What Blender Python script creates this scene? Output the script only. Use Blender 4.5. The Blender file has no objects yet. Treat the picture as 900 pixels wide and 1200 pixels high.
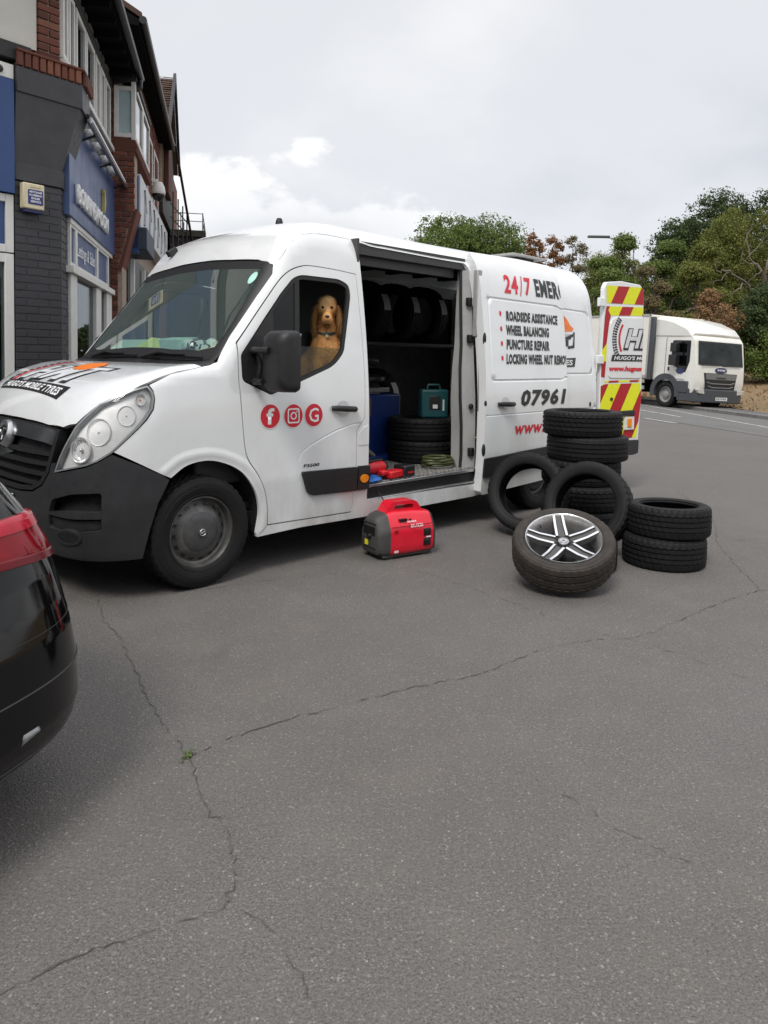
import bpy, bmesh, math, random
import numpy as np
from math import sin, cos, pi, radians, atan2, sqrt
from mathutils import Vector, Matrix
from mathutils.geometry import delaunay_2d_cdt

SC = bpy.context.scene
COL = SC.collection
rng = random.Random(7)

# ------------------------------------------------------------------ camera
cam_d = bpy.data.cameras.new("camera")
cam = bpy.data.objects.new("camera", cam_d)
COL.objects.link(cam)
PITCH, ROLL, CAM_H = 0.050605699, 0.017104470, 1.42035413
_r = Vector((1, 0, 0)); _f = Vector((0, cos(PITCH), -sin(PITCH))); _u = _r.cross(_f)
_r2 = cos(ROLL)*_r + sin(ROLL)*_u
_u2 = -sin(ROLL)*_r + cos(ROLL)*_u
cam.matrix_world = Matrix(((_r2.x, _u2.x, -_f.x, 0), (_r2.y, _u2.y, -_f.y, 0), (_r2.z, _u2.z, -_f.z, CAM_H), (0, 0, 0, 1)))
cam_d.sensor_fit = 'VERTICAL'
cam_d.sensor_height = 36.0
cam_d.lens = 865.886/1200*36.0
cam_d.shift_y = -(600-464.144)/1200
cam_d.clip_start = 0.05
cam_d.clip_end = 2000
SC.camera = cam

# ------------------------------------------------------------------ view, sky, sun
SC.view_settings.view_transform = 'Standard'
SC.view_settings.look = 'None'
SC.view_settings.gamma = 1.0
SC.view_settings.use_curve_mapping = False
SC.view_settings.exposure = 0.54
SC.cycles.max_bounces = 8
SC.cycles.transparent_max_bounces = 12
SC.cycles.caustics_reflective = False
SC.cycles.caustics_refractive = False

SUN_EL, SUN_AZ = radians(52), radians(200)      # azimuth clockwise from +Y: behind the camera, a little to its left
W = bpy.data.worlds.new("World"); SC.world = W; W.use_nodes = True
nt = W.node_tree; nt.nodes.clear()
def N(t, **k):
    n = nt.nodes.new(t)
    for a, b in k.items(): setattr(n, a, b)
    return n
def L(a, b): nt.links.new(a, b)
wout = N('ShaderNodeOutputWorld'); bg = N('ShaderNodeBackground'); bg.inputs['Strength'].default_value = 0.1
sky = N('ShaderNodeTexSky', sky_type='NISHITA', sun_disc=False, sun_elevation=SUN_EL, sun_rotation=SUN_AZ, dust_density=2.0)
tc = N('ShaderNodeTexCoord')
def ramp(fac, stops, interp='EASE'):
    r = N('ShaderNodeValToRGB'); r.color_ramp.interpolation = interp
    e = r.color_ramp.elements
    while len(e) < len(stops): e.new(0.5)
    for q, (p, c) in zip(e, stops):
        q.position = p; q.color = c if isinstance(c, tuple) else (c, c, c, 1)
    L(fac, r.inputs['Fac']); return r.outputs['Color']
def wmath(op, a, b=None):
    m = N('ShaderNodeMath', operation=op)
    for i, v in enumerate((a, b)):
        if v is None: continue
        if isinstance(v, (int, float)): m.inputs[i].default_value = v
        else: L(v, m.inputs[i])
    return m.outputs[0]
def wmix(fac, a, b, blend='MIX'):
    m = N('ShaderNodeMix', data_type='RGBA', blend_type=blend)
    for s, v in ((m.inputs[0], fac), (m.inputs[6], a), (m.inputs[7], b)):
        if isinstance(v, (int, float)): s.default_value = v
        elif isinstance(v, tuple): s.default_value = v
        else: L(v, s)
    return m.outputs[2]
sep = N('ShaderNodeSeparateXYZ'); L(tc.outputs['Generated'], sep.inputs[0])
# a cloud deck: direction divided by height gives a flat layer seen in perspective
elev = sep.outputs['Z']
den = wmath('ADD', wmath('MAXIMUM', elev, 0.0), 0.22)
cmb = N('ShaderNodeCombineXYZ')
L(wmath('DIVIDE', sep.outputs['X'], den), cmb.inputs[0]); L(wmath('DIVIDE', sep.outputs['Y'], den), cmb.inputs[1])
n1 = N('ShaderNodeTexNoise'); n1.inputs['Scale'].default_value = 0.9; n1.inputs['Detail'].default_value = 6; n1.inputs['Roughness'].default_value = 0.5; n1.inputs['Distortion'].default_value = 0.25
L(cmb.outputs[0], n1.inputs['Vector'])
deck = ramp(n1.outputs['Fac'], [(0.28, (4.7, 4.82, 5.2, 1)), (0.48, (5.7, 5.78, 6.02, 1)), (0.70, (6.75, 6.78, 6.85, 1))])
# cumulus heads low over the horizon: billows in the direction itself, flattened vertically
mp = N('ShaderNodeMapping'); mp.inputs['Scale'].default_value = (1, 1, 1.7); mp.inputs['Location'].default_value = (0.37, 0.1, 0.05)
L(tc.outputs['Generated'], mp.inputs['Vector'])
n2 = N('ShaderNodeTexNoise'); n2.inputs['Scale'].default_value = 5.6; n2.inputs['Detail'].default_value = 10; n2.inputs['Roughness'].default_value = 0.58
L(mp.outputs[0], n2.inputs['Vector'])
# the low bank of cumulus: strongest to the north-north-west (left of the view's middle)
azm = N('ShaderNodeVectorMath', operation='DOT_PRODUCT'); azm.inputs[1].default_value = (-0.11, 0.965, 0.235)
L(tc.outputs['Generated'], azm.inputs[0])
bank = ramp(azm.outputs['Value'], [(0.95, 0.0), (0.995, 1.0)])
topedge = wmath('SUBTRACT', wmath('ADD', 0.238, wmath('MULTIPLY', wmath('SUBTRACT', n2.outputs['Fac'], 0.5), 0.36)), elev)
topedge = wmath('ADD', topedge, wmath('MULTIPLY', wmath('SUBTRACT', bank, 1.0), 0.16))
cmask = ramp(wmath('ADD', wmath('MULTIPLY', topedge, 9.0), 0.5), [(0.40, 0.0), (0.66, 0.95)])
lit = ramp(wmath('ADD', wmath('MULTIPLY', topedge, 5.5), wmath('MULTIPLY', wmath('SUBTRACT', n2.outputs['Fac'], 0.5), -2.4)),
           [(0.00, (7.7, 7.7, 7.7, 1)), (0.22, (7.0, 7.02, 7.08, 1)), (0.60, (4.5, 4.6, 4.9, 1)), (1.0, (5.1, 5.2, 5.5, 1))])
cl = wmix(cmask, deck, lit)
# an overcast sky is brighter overhead than low down
zen = ramp(elev, [(0.0, 1.0), (0.45, 1.0), (1.0, 2.0)], 'LINEAR')
cl = wmix(1.0, cl, zen, 'MULTIPLY')
full = wmix(0.93, sky.outputs[0], cl)
L(full, bg.inputs['Color']); L(bg.outputs[0], wout.inputs[0])

sun_d = bpy.data.lights.new("sun", 'SUN'); sun = bpy.data.objects.new("sun", sun_d); COL.objects.link(sun)
sun_d.energy = 1.45; sun_d.angle = radians(18); sun_d.color = (1.0, 0.965, 0.91)
_sd = Vector((sin(SUN_AZ)*cos(SUN_EL), cos(SUN_AZ)*cos(SUN_EL), sin(SUN_EL)))
sun.rotation_euler = _sd.to_track_quat('Z', 'Y').to_euler()
sun.location = (0, 0, 30)

# ------------------------------------------------------------------ materials
MATS = {}
class MT:
    """small wrapper to write node materials"""
    def __init__(s, name):
        s.m = bpy.data.materials.new(name); s.m.use_nodes = True
        s.t = s.m.node_tree; s.t.nodes.clear()
        s.out = s.n('ShaderNodeOutputMaterial'); s.p = s.n('ShaderNodeBsdfPrincipled'); s.l(s.p.outputs[0], s.out.inputs[0])
        s._tc = None
    def n(s, t, **k):
        q = s.t.nodes.new(t)
        for a, b in k.items(): setattr(q, a, b)
        return q
    def l(s, a, b): s.t.links.new(a, b)
    def set(s, sock, v):
        if isinstance(v, (int, float)): sock.default_value = v
        elif isinstance(v, tuple): sock.default_value = v if len(v) == 4 or sock.type == 'VECTOR' else (*v, 1)
        else: s.l(v, sock)
    def co(s):
        if not s._tc: s._tc = s.n('ShaderNodeTexCoord')
        return s._tc.outputs['Object']
    def noise(s, scale, detail=4, rough=.55, dist=0., vec=None, stretch=None):
        q = s.n('ShaderNodeTexNoise'); q.inputs['Scale'].default_value = scale; q.inputs['Detail'].default_value = detail
        q.inputs['Roughness'].default_value = rough; q.inputs['Distortion'].default_value = dist
        v = vec or s.co()
        if stretch:
            mp = s.n('ShaderNodeMapping'); mp.inputs['Scale'].default_value = stretch; s.l(v, mp.inputs[0]); v = mp.outputs[0]
        s.l(v, q.inputs['Vector']); return q.outputs['Fac']
    def voro(s, scale, feature='F1', out='Distance', rnd=1.0):
        q = s.n('ShaderNodeTexVoronoi', feature=feature); q.inputs['Scale'].default_value = scale; q.inputs['Randomness'].default_value = rnd
        s.l(s.co(), q.inputs['Vector']); return q.outputs[out]
    def ramp(s, fac, stops, interp='LINEAR'):
        r = s.n('ShaderNodeValToRGB'); r.color_ramp.interpolation = interp; e = r.color_ramp.elements
        while len(e) < len(stops): e.new(.5)
        for q, (p, c) in zip(e, stops):
            q.position = p; q.color = (*c, 1) if isinstance(c, tuple) else (c, c, c, 1)
        s.l(fac, r.inputs[0]); return r.outputs[0]
    def mix(s, f, a, b, blend='MIX'):
        q = s.n('ShaderNodeMix', data_type='RGBA', blend_type=blend)
        s.set(q.inputs[0], f); s.set(q.inputs[6], a); s.set(q.inputs[7], b); return q.outputs[2]
    def math(s, op, a, b=0.):
        q = s.n('ShaderNodeMath', operation=op); s.set(q.inputs[0], a); s.set(q.inputs[1], b); return q.outputs[0]
    def sepz(s):
        q = s.n('ShaderNodeSeparateXYZ'); s.l(s.co(), q.inputs[0]); return q.outputs
    def bump(s, h, strength=.3, dist=.01):
        q = s.n('ShaderNodeBump'); q.inputs['Strength'].default_value = strength; q.inputs['Distance'].default_value = dist
        s.l(h, q.inputs['Height']); s.l(q.outputs[0], s.p.inputs['Normal'])
    def done(s, col=None, rough=None, metal=None, spec=None, coat=None):
        if col is not None: s.set(s.p.inputs['Base Color'], col)
        if rough is not None: s.set(s.p.inputs['Roughness'], rough)
        if metal is not None: s.set(s.p.inputs['Metallic'], metal)
        if spec is not None: s.set(s.p.inputs['Specular IOR Level'], spec)
        if coat is not None: s.set(s.p.inputs['Coat Weight'], coat); s.p.inputs['Coat Roughness'].default_value = .06
        return s.m
def simple(name, col, rough=.5, metal=0., var=.12, scale=18., bump=0., spec=.5, coat=None):
    """a plain colour broken by faint mottling, never perfectly even"""
    if name in MATS: return MATS[name]
    t = MT(name)
    n = t.noise(scale, 5, .6)
    lo = tuple(max(0, c*(1-var)) for c in col); hi = tuple(min(1, c*(1+var)) for c in col)
    c = t.ramp(n, [(.3, lo), (.7, hi)])
    r = t.ramp(t.noise(scale*2.3, 3), [(.3, max(.02, rough*.85)), (.7, min(1, rough*1.15))])
    if bump: t.bump(t.noise(scale*6, 4), bump, .004)
    MATS[name] = t.done(c, r, metal, spec, coat); return MATS[name]
def glass(name, tint=(.9, .95, .94), dark=1.0, rough=.0, opac=.0, body=(.02, .02, .02), refl=1.5):
    """thin sheet: mirror at its fresnel share, tinted see-through for the rest"""
    if name in MATS: return MATS[name]
    t = MT(name); t.t.nodes.remove(t.p)
    fr = t.n('ShaderNodeFresnel'); fr.inputs[0].default_value = 1.52
    f2 = t.math('MINIMUM', t.math('MULTIPLY', fr.outputs[0], refl), 1.0)
    gl = t.n('ShaderNodeBsdfGlossy'); gl.inputs['Roughness'].default_value = rough; gl.inputs['Color'].default_value = (.95, .97, 1, 1)
    tr = t.n('ShaderNodeBsdfTransparent'); tr.inputs[0].default_value = (*[c*dark for c in tint], 1)
    mx = t.n('ShaderNodeMixShader'); t.l(f2, mx.inputs[0]); t.l(tr.outputs[0], mx.inputs[1]); t.l(gl.outputs[0], mx.inputs[2])
    o = mx.outputs[0]
    if opac:
        df = t.n('ShaderNodeBsdfDiffuse'); df.inputs[0].default_value = (*body, 1)
        m2 = t.n('ShaderNodeMixShader'); m2.inputs[0].default_value = opac; t.l(o, m2.inputs[1]); t.l(df.outputs[0], m2.inputs[2]); o = m2.outputs[0]
    t.l(o, t.out.inputs[0]); MATS[name] = t.m; return t.m

# van paint: white with road film low down and faint streaks
def white_paint():
    t = MT('white_van_paint'); xyz = t.sepz()
    low = t.ramp(xyz[2], [(.0, 1.), (.32, .9), (.55, .38), (.95, .08), (1.3, 0.)])
    dn = t.ramp(t.noise(5, 6, .65, stretch=(1, 1, .35)), [(.35, 0.), (.72, 1.)])
    dirt = t.math('MULTIPLY', low, dn)
    fine = t.math('MULTIPLY', t.ramp(t.noise(1.6, 5, .6, .6), [(.45, 0.), (.75, 1.)]), .22)
    f = t.math('MINIMUM', t.math('ADD', t.math('MULTIPLY', dirt, .95), fine), 1.)
    c = t.mix(f, (.80, .815, .82), (.47, .45, .42))
    sp = t.ramp(t.voro(26), [(.02, 1.), (.045, 0.)])
    c = t.mix(t.math('MULTIPLY', sp, t.math('MULTIPLY', low, .6)), c, (.2, .18, .15))
    t.bump(t.noise(1.4, 2), .03, .05)
    return t.done(c, t.math('ADD', .13, t.math('MULTIPLY', f, .45)), 0, .5, .8)
MATS['white'] = white_paint()
BLK = simple('black_plastic', (.013, .013, .014), .52, var=.2, scale=30, bump=.08)
GRYPL = simple('grey_plastic', (.022, .023, .025), .55, var=.18, scale=9, bump=.1)
RUB = simple('seal_rubber', (.012, .012, .012), .6)
DARK = simple('dark_interior', (.018, .018, .02), .8)
def rubber(name, dust, col=(.016, .016, .017)):
    t = MT(name)
    n = t.ramp(t.noise(14, 6, .65), [(.4, 0.), (.8, 1.)])
    c = t.mix(t.math('MULTIPLY', n, dust), col, (.13, .105, .085))
    c = t.mix(t.math('MULTIPLY', t.noise(60, 3), .3), c, tuple(x*1.9 for x in col))
    t.bump(t.noise(160, 3), .15, .002)
    return t.done(c, .60, 0, .22)
RTYRE = rubber('tyre_rubber', .06, (.0095, .0095, .010))
RDUST = rubber('dusty_tyre_rubber', .36, (.03, .026, .023))
CHROME = simple('chrome', (.72, .73, .74), .12, 1.0, var=.05)
SILV = simple('silver_metal', (.55, .55, .56), .32, .9, var=.1)
MACH = simple('machined_alloy', (.78, .78, .79), .22, 1.0, var=.05)
ALDK = simple('dark_alloy', (.035, .034, .034), .35, .5)
RED = simple('red_vinyl', (.62, .012, .03), .35, var=.05)
INK = simple('black_vinyl', (.012, .012, .013), .35, var=.1)
WINK = simple('white_vinyl', (.8, .8, .8), .4, var=.03)
ORNG = simple('orange_vinyl', (.85, .19, .015), .4, var=.25, scale=25)
SILVK = simple('grey_vinyl', (.45, .46, .48), .4, var=.15)
YEL = simple('fluorescent_yellow', (.78, .80, .01), .45, var=.04)
CRIM = simple('crimson_reflective', (.42, .004, .012), .42, var=.07)

# ------------------------------------------------------------------ mesh helpers
def link(o, parent=None):
    COL.objects.link(o)
    if parent is not None: o.parent = parent
    return o
def tag(o, label=None, cat=None, group=None, kind=None):
    if label: o['label'] = label
    if cat: o['category'] = cat
    if group: o['group'] = group
    if kind: o['kind'] = kind
    return o
def thing(name, label, cat, loc=(0, 0, 0), rz=0., group=None, rot=None):
    o = bpy.data.objects.new(name, None); o.empty_display_size = .2
    o.location = loc; o.rotation_euler = rot or (0, 0, rz); COL.objects.link(o)
    return tag(o, label, cat, group)
def mesh_obj(name, me, parent=None, mats=None):
    o = bpy.data.objects.new(name, me)
    for m in (mats or []): me.materials.append(m)
    return link(o, parent)
class MB:
    def __init__(s): s.v = []; s.f = []; s.mi = []
    def add(s, v, f, m=0, M=None):
        b = len(s.v)
        s.v += [tuple((M @ Vector(p))) if M else tuple(p) for p in v]
        s.f += [tuple(b+i for i in q) for q in f]; s.mi += [m]*len(f); return s
    def box(s, x0, x1, y0, y1, z0, z1, m=0, M=None):
        v = [(x, y, z) for z in (z0, z1) for y in (y0, y1) for x in (x0, x1)]
        return s.add(v, [(0, 2, 3, 1), (4, 5, 7, 6), (0, 1, 5, 4), (2, 6, 7, 3), (0, 4, 6, 2), (1, 3, 7, 5)], m, M)
    def prism(s, poly, a0, a1, axis='z', m=0, M=None, caps=True):
        """poly of 2D points extruded along an axis; for y: poly=(x,z), for x: poly=(y,z), for z: poly=(x,y)"""
        n = len(poly)
        g = {'z': lambda p, a: (p[0], p[1], a), 'y': lambda p, a: (p[0], a, p[1]), 'x': lambda p, a: (a, p[0], p[1])}[axis]
        v = [g(p, a0) for p in poly]+[g(p, a1) for p in poly]
        f = [(i, (i+1) % n, n+(i+1) % n, n+i) for i in range(n)]
        if caps: f += [tuple(range(n))[::-1], tuple(range(n, 2*n))]
        return s.add(v, f, m, M)
    def lathe(s, prof, seg=48, m=0, M=None, close=False, mod=None):
        """prof of (radius, height); axis local z"""
        n = len(prof); v = []
        for j in range(seg):
            a = 2*pi*j/seg; ca, sa = cos(a), sin(a)
            for i, (r, h) in enumerate(prof):
                rr = r if mod is None else r+mod(i, j)
                v.append((rr*ca, rr*sa, h))
        f = []
        for j in range(seg):
            k = (j+1) % seg
            for i in range(n-1+(1 if close else 0)):
                i2 = (i+1) % n
                f.append((j*n+i, k*n+i, k*n+i2, j*n+i2))
        return s.add(v, f, m, M)
    def tube(s, pts, r, seg=8, m=0, M=None, caps=True):
        pts = [Vector(p) for p in pts]; n = len(pts); v = []; rr = r if hasattr(r, '__len__') else [r]*n
        up = None
        for i, p in enumerate(pts):
            d = (pts[min(i+1, n-1)]-pts[max(i-1, 0)]).normalized()
            if up is None: up = Vector((0, 0, 1)) if abs(d.z) < .9 else Vector((1, 0, 0))
            a = d.cross(up)
            if a.length < 1e-4: a = d.orthogonal()
            a.normalize(); b = a.cross(d).normalized(); up = b
            for j in range(seg):
                t = 2*pi*j/seg; v.append(tuple(p+rr[i]*(cos(t)*a+sin(t)*b)))
        f = [(i*seg+j, (i+1)*seg+j, (i+1)*seg+(j+1) % seg, i*seg+(j+1) % seg) for i in range(n-1) for j in range(seg)]
        if caps: f += [tuple(range(seg)), tuple(range((n-1)*seg, n*seg))[::-1]]
        return s.add(v, f, m, M)
    def disc(s, c, r, seg=24, m=0, M=None, axis='z'):
        g = {'z': lambda a, b: (c[0]+a, c[1]+b, c[2]), 'y': lambda a, b: (c[0]+a, c[1], c[2]+b), 'x': lambda a, b: (c[0], c[1]+a, c[2]+b)}[axis]
        return s.add([g(r*cos(2*pi*i/seg), r*sin(2*pi*i/seg)) for i in range(seg)], [tuple(range(seg))], m, M)
    def ball(s, c, r, seg=16, rings=10, m=0, M=None):
        r = r if hasattr(r, '__len__') else (r, r, r); v = []; f = []
        for i in range(rings+1):
            th = pi*i/rings
            for j in range(seg):
                a = 2*pi*j/seg
                v.append((c[0]+r[0]*sin(th)*cos(a), c[1]+r[1]*sin(th)*sin(a), c[2]+r[2]*cos(th)))
        for i in range(rings):
            for j in range(seg): f.append((i*seg+j, (i+1)*seg+j, (i+1)*seg+(j+1) % seg, i*seg+(j+1) % seg))
        return s.add(v, f, m, M)
    def mesh(s, name, mats, smooth=35., recalc=True):
        me = bpy.data.meshes.new(name); me.from_pydata(s.v, [], s.f)
        for m in (mats if isinstance(mats, (list, tuple)) else [mats]): me.materials.append(m)
        if max(s.mi, default=0): me.polygons.foreach_set('material_index', s.mi)
        if recalc:
            bm = bmesh.new(); bm.from_mesh(me); bmesh.ops.remove_doubles(bm, verts=bm.verts, dist=1e-5)
            bmesh.ops.recalc_face_normals(bm, faces=bm.faces); bm.to_mesh(me); bm.free()
        if smooth:
            me.polygons.foreach_set('use_smooth', [True]*len(me.polygons)); me.set_sharp_from_angle(angle=radians(smooth))
        me.update(); return me
    def build(s, name, mats, parent=None, smooth=35., bevel=0., loc=None, rot=None, recalc=True, seg=2):
        o = bpy.data.objects.new(name, s.mesh(name, mats, smooth, recalc))
        if bevel:
            b = o.modifiers.new('bevel', 'BEVEL'); b.width = bevel; b.segments = seg; b.limit_method = 'ANGLE'; b.angle_limit = radians(40); b.harden_normals = False
        if loc is not None: o.location = loc
        if rot is not None: o.rotation_euler = rot
        return link(o, parent)
def T(x=0, y=0, z=0, rx=0, ry=0, rz=0, s=None):
    M = Matrix.Translation((x, y, z)) @ Matrix.Rotation(rz, 4, 'Z') @ Matrix.Rotation(ry, 4, 'Y') @ Matrix.Rotation(rx, 4, 'X')
    return M @ Matrix.Diagonal((*s, 1)) if s else M
def copy_tree(o, parent=None, **props):
    c = o.copy(); COL.objects.link(c); c.parent = parent
    for ch in o.children: copy_tree(ch, c)
    for k, v in props.items(): c[k] = v
    return c
def text_mesh(body, size=1., bold=0., shear=0., xs=1., align='LEFT', spacing=1., res=2):
    """lettering as a flat mesh in its own xy plane"""
    cu = bpy.data.curves.new('lettering', 'FONT'); cu.body = body; cu.size = size; cu.offset = bold; cu.shear = shear
    cu.align_x = align; cu.space_character = spacing; cu.resolution_u = res; cu.fill_mode = 'FRONT'
    ob = bpy.data.objects.new('lettering', cu)
    me = bpy.data.meshes.new_from_object(ob)
    bpy.data.objects.remove(ob); bpy.data.curves.remove(cu)
    if xs != 1.:
        for v in me.vertices: v.co.x *= xs
    return me
def fit_text(body, w, h, bold=.03, shear=.15, maxsp=1.):
    """lettering stretched to w x h metres from the origin (lower left)"""
    me = text_mesh(body, 1., bold, shear, spacing=maxsp)
    co = np.empty(len(me.vertices)*3, 'f'); me.vertices.foreach_get('co', co); co = co.reshape(-1, 3)
    mn = co.min(0); mx = co.max(0)
    co[:, 0] = (co[:, 0]-mn[0])/(mx[0]-mn[0])*w; co[:, 1] = (co[:, 1]-mn[1])/(mx[1]-mn[1])*h; co[:, 2] = 0
    me.vertices.foreach_set('co', co.ravel()); me.update(); return me
def put_flat(me, name, mat, parent, O, U, V, lift=.003):
    """lay a flat mesh at O with its x along U and y along V, raised a little along the normal"""
    O, U, V = Vector(O), Vector(U).normalized(), Vector(V).normalized(); n = U.cross(V).normalized()
    for v in me.vertices: v.co = O+U*v.co.x+V*v.co.y+n*lift
    me.materials.clear(); me.materials.append(mat); me.update()
    return link(bpy.data.objects.new(name, me), parent)
# ------------------------------------------------------------------ the van body as one smooth field; panels are cut from its surface
YC = 1.045
_gx = np.arange(-1.0, 7.0, .005)
_H = np.interp(_gx, [-1.0, -.1, .03, .06, .1, .2, .3, .4, .6, .89, 1.385, 1.45, 1.52, 1.62, 1.75, 1.9, 2.15, 2.5, 3.2, 6.5],
               [.5, .70, .92, 1.01, 1.09, 1.195, 1.255, 1.295, 1.35, 1.385, 2.065, 2.185, 2.275, 2.35, 2.405, 2.435, 2.46, 2.465, 2.45, 2.45])
_k = np.exp(-.5*(np.arange(-16, 17)*.005/.022)**2); _k /= _k.sum()
_H = np.convolve(np.pad(_H, 16, 'edge'), _k, 'valid'); _dH = np.gradient(_H, .005)
def _sidein(z): return .15*(np.maximum(z-1.0, 0)/1.3)**1.6+.03*np.maximum(.6-z, 0)/.4
def _smax(a, b, k): return np.maximum(a, b)+np.maximum(k-np.abs(a-b), 0)**2/(4*k)
def vfield(P):
    x, y, z = P[..., 0], P[..., 1], P[..., 2]
    t = (y-YC)/YC
    f1 = np.abs(y-YC)-(YC-_sidein(z))
    xf = np.interp(z, [.1, .2, .3, .5, .65, .9, 1.0, 1.1, 1.3], [.16, .10, .05, .02, .03, .045, .07, .11, .2])
    f2 = xf+.09*t*t-x
    c = np.interp(x, [0, .6, .9, 1.4, 1.9, 2.4], [.06, .05, .05, .06, .06, 0])
    u = x-c*t*t; cr = np.interp(x, [.8, 1.4, 2.2], [0, .03, .05])
    h = np.interp(u, _gx, _H)-cr*t*t; dh = np.interp(u, _gx, _dH)
    f3 = (z-h)/np.sqrt(1+dh*dh)
    return _smax(_smax(f1, f2, .38), f3, np.interp(x, [.3, .9, 1.6, 2.4], [.10, .09, .14, .38]))
def vhit(o, d, t1, steps=56):
    ts = np.linspace(0, t1, steps)
    F = vfield(o[:, None, :]+ts[None, :, None]*d[:, None, :]) < 0
    i = np.maximum(F.argmax(1), 1); lo, hi = ts[i-1], ts[i]
    for _ in range(24):
        m = (lo+hi)/2; s = vfield(o+m[:, None]*d) < 0
        hi = np.where(s, m, hi); lo = np.where(s, lo, m)
    return o+hi[:, None]*d
def vnorm(P, e=.004):
    g = np.stack([vfield(P+np.eye(3)[i]*e)-vfield(P-np.eye(3)[i]*e) for i in range(3)], -1)
    return g/np.maximum(np.linalg.norm(g, axis=1, keepdims=True), 1e-9)
def mapS(uv):
    o = np.stack([uv[:, 0], np.full(len(uv), -.3), uv[:, 1]], -1); return vhit(o, np.tile([0., 1, 0], (len(uv), 1)), 1.3)
def mapT(uv):
    o = np.stack([uv[:, 0], uv[:, 1], np.full(len(uv), 2.75)], -1); return vhit(o, np.tile([0., 0, -1], (len(uv), 1)), 2.4, 90)
def mapC(uv):
    d = np.stack([np.cos(uv[:, 0]), np.sin(uv[:, 0]), np.zeros(len(uv))], -1)
    o = np.stack([1-2.0*d[:, 0], YC-2.0*d[:, 1], uv[:, 1]], -1); return vhit(o, d, 1.9)
def toC(x, y, z): return (atan2(YC-y, 1.0-x), z)
def ztop(x, y): return float(mapT(np.array([[x, y]]))[0, 2])
MAPS = {'S': mapS, 'T': mapT, 'C': mapC}

def rnd(poly, r, n=4):
    """round the corners of a closed polygon; r may be one radius or one per corner"""
    out = []; m = len(poly); rs = r if hasattr(r, '__len__') else [r]*m
    for i in range(m):
        a, b, c = (np.array(poly[(i+k) % m], float) for k in (-1, 0, 1))
        da, dc = np.linalg.norm(a-b), np.linalg.norm(c-b); q = min(rs[i], .48*da, .48*dc)
        if q < 1e-4: out.append(tuple(b)); continue
        p0 = b+(a-b)/da*q; p1 = b+(c-b)/dc*q
        for k in range(n+1):
            t = k/n; out.append(tuple((1-t)**2*p0+2*t*(1-t)*b+t*t*p1))
    return out
def resample(poly, h, closed=True):
    out = []; m = len(poly)
    for i in range(m if closed else m-1):
        a = np.array(poly[i], float); b = np.array(poly[(i+1) % m], float)
        k = max(1, int(math.ceil(np.linalg.norm(b-a)/h)))
        out += [tuple(a+(b-a)*j/k) for j in range(k)]
    if not closed: out.append(tuple(poly[-1]))
    return out
def inside(P, loops):
    r = np.zeros(len(P), bool)
    for lp in loops:
        q = np.array(lp); x1, y1 = q[:, 0], q[:, 1]; x2, y2 = np.roll(x1, -1), np.roll(y1, -1)
        for a, b, c, d in zip(x1, y1, x2, y2):
            if b == d: continue
            k = ((b > P[:, 1]) != (d > P[:, 1])) & (P[:, 0] < (c-a)*(P[:, 1]-b)/(d-b)+a); r ^= k
    return r
def area(poly):
    q = np.array(poly); return .5*np.sum(q[:, 0]*np.roll(q[:, 1], -1)-np.roll(q[:, 0], -1)*q[:, 1])
def catm(pts, n=5):
    """smooth open curve through points"""
    q = [np.array(p, float) for p in pts]; q = [2*q[0]-q[1]]+q+[2*q[-1]-q[-2]]; out = []
    for i in range(1, len(q)-2):
        a, b, c, d = q[i-1:i+3]
        for k in range(n):
            t = k/n; out.append(tuple(.5*(2*b+(c-a)*t+(2*a-5*b+4*c-d)*t*t+(3*b-a-3*c+d)*t**3)))
    return out+[tuple(q[-2])]
def inset(poly, d):
    """move a closed polygon inwards by d"""
    q = [Vector(p) for p in poly]; m = len(q); s = 1 if area(poly) > 0 else -1; out = []
    for i in range(m):
        a, b, c = q[i-1], q[i], q[(i+1) % m]
        e1 = (b-a).normalized(); e2 = (c-b).normalized()
        n1 = Vector((-e1.y, e1.x))*s; n2 = Vector((-e2.y, e2.x))*s; n = (n1+n2)
        if n.length < 1e-6: n = n1
        n.normalize(); out.append(tuple(b+n*d/max(.35, n.dot(n1))))
    return out
def _segdist(P, A, B):
    d = B-A; t = np.clip(((P-A)@d)/max(d@d, 1e-12), 0, 1); return np.linalg.norm(P-A-t[:, None]*d, axis=1)
def groove_disp(uv, grooves):
    D = np.zeros(len(uv))
    for pts, w, dep in grooves:
        q = np.array(pts, float); dist = np.full(len(uv), 9.)
        for a, b in zip(q[:-1], q[1:]): dist = np.minimum(dist, _segdist(uv, a, b))
        D += dep*np.clip(1-dist/w, 0, 1)
    return D
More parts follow.
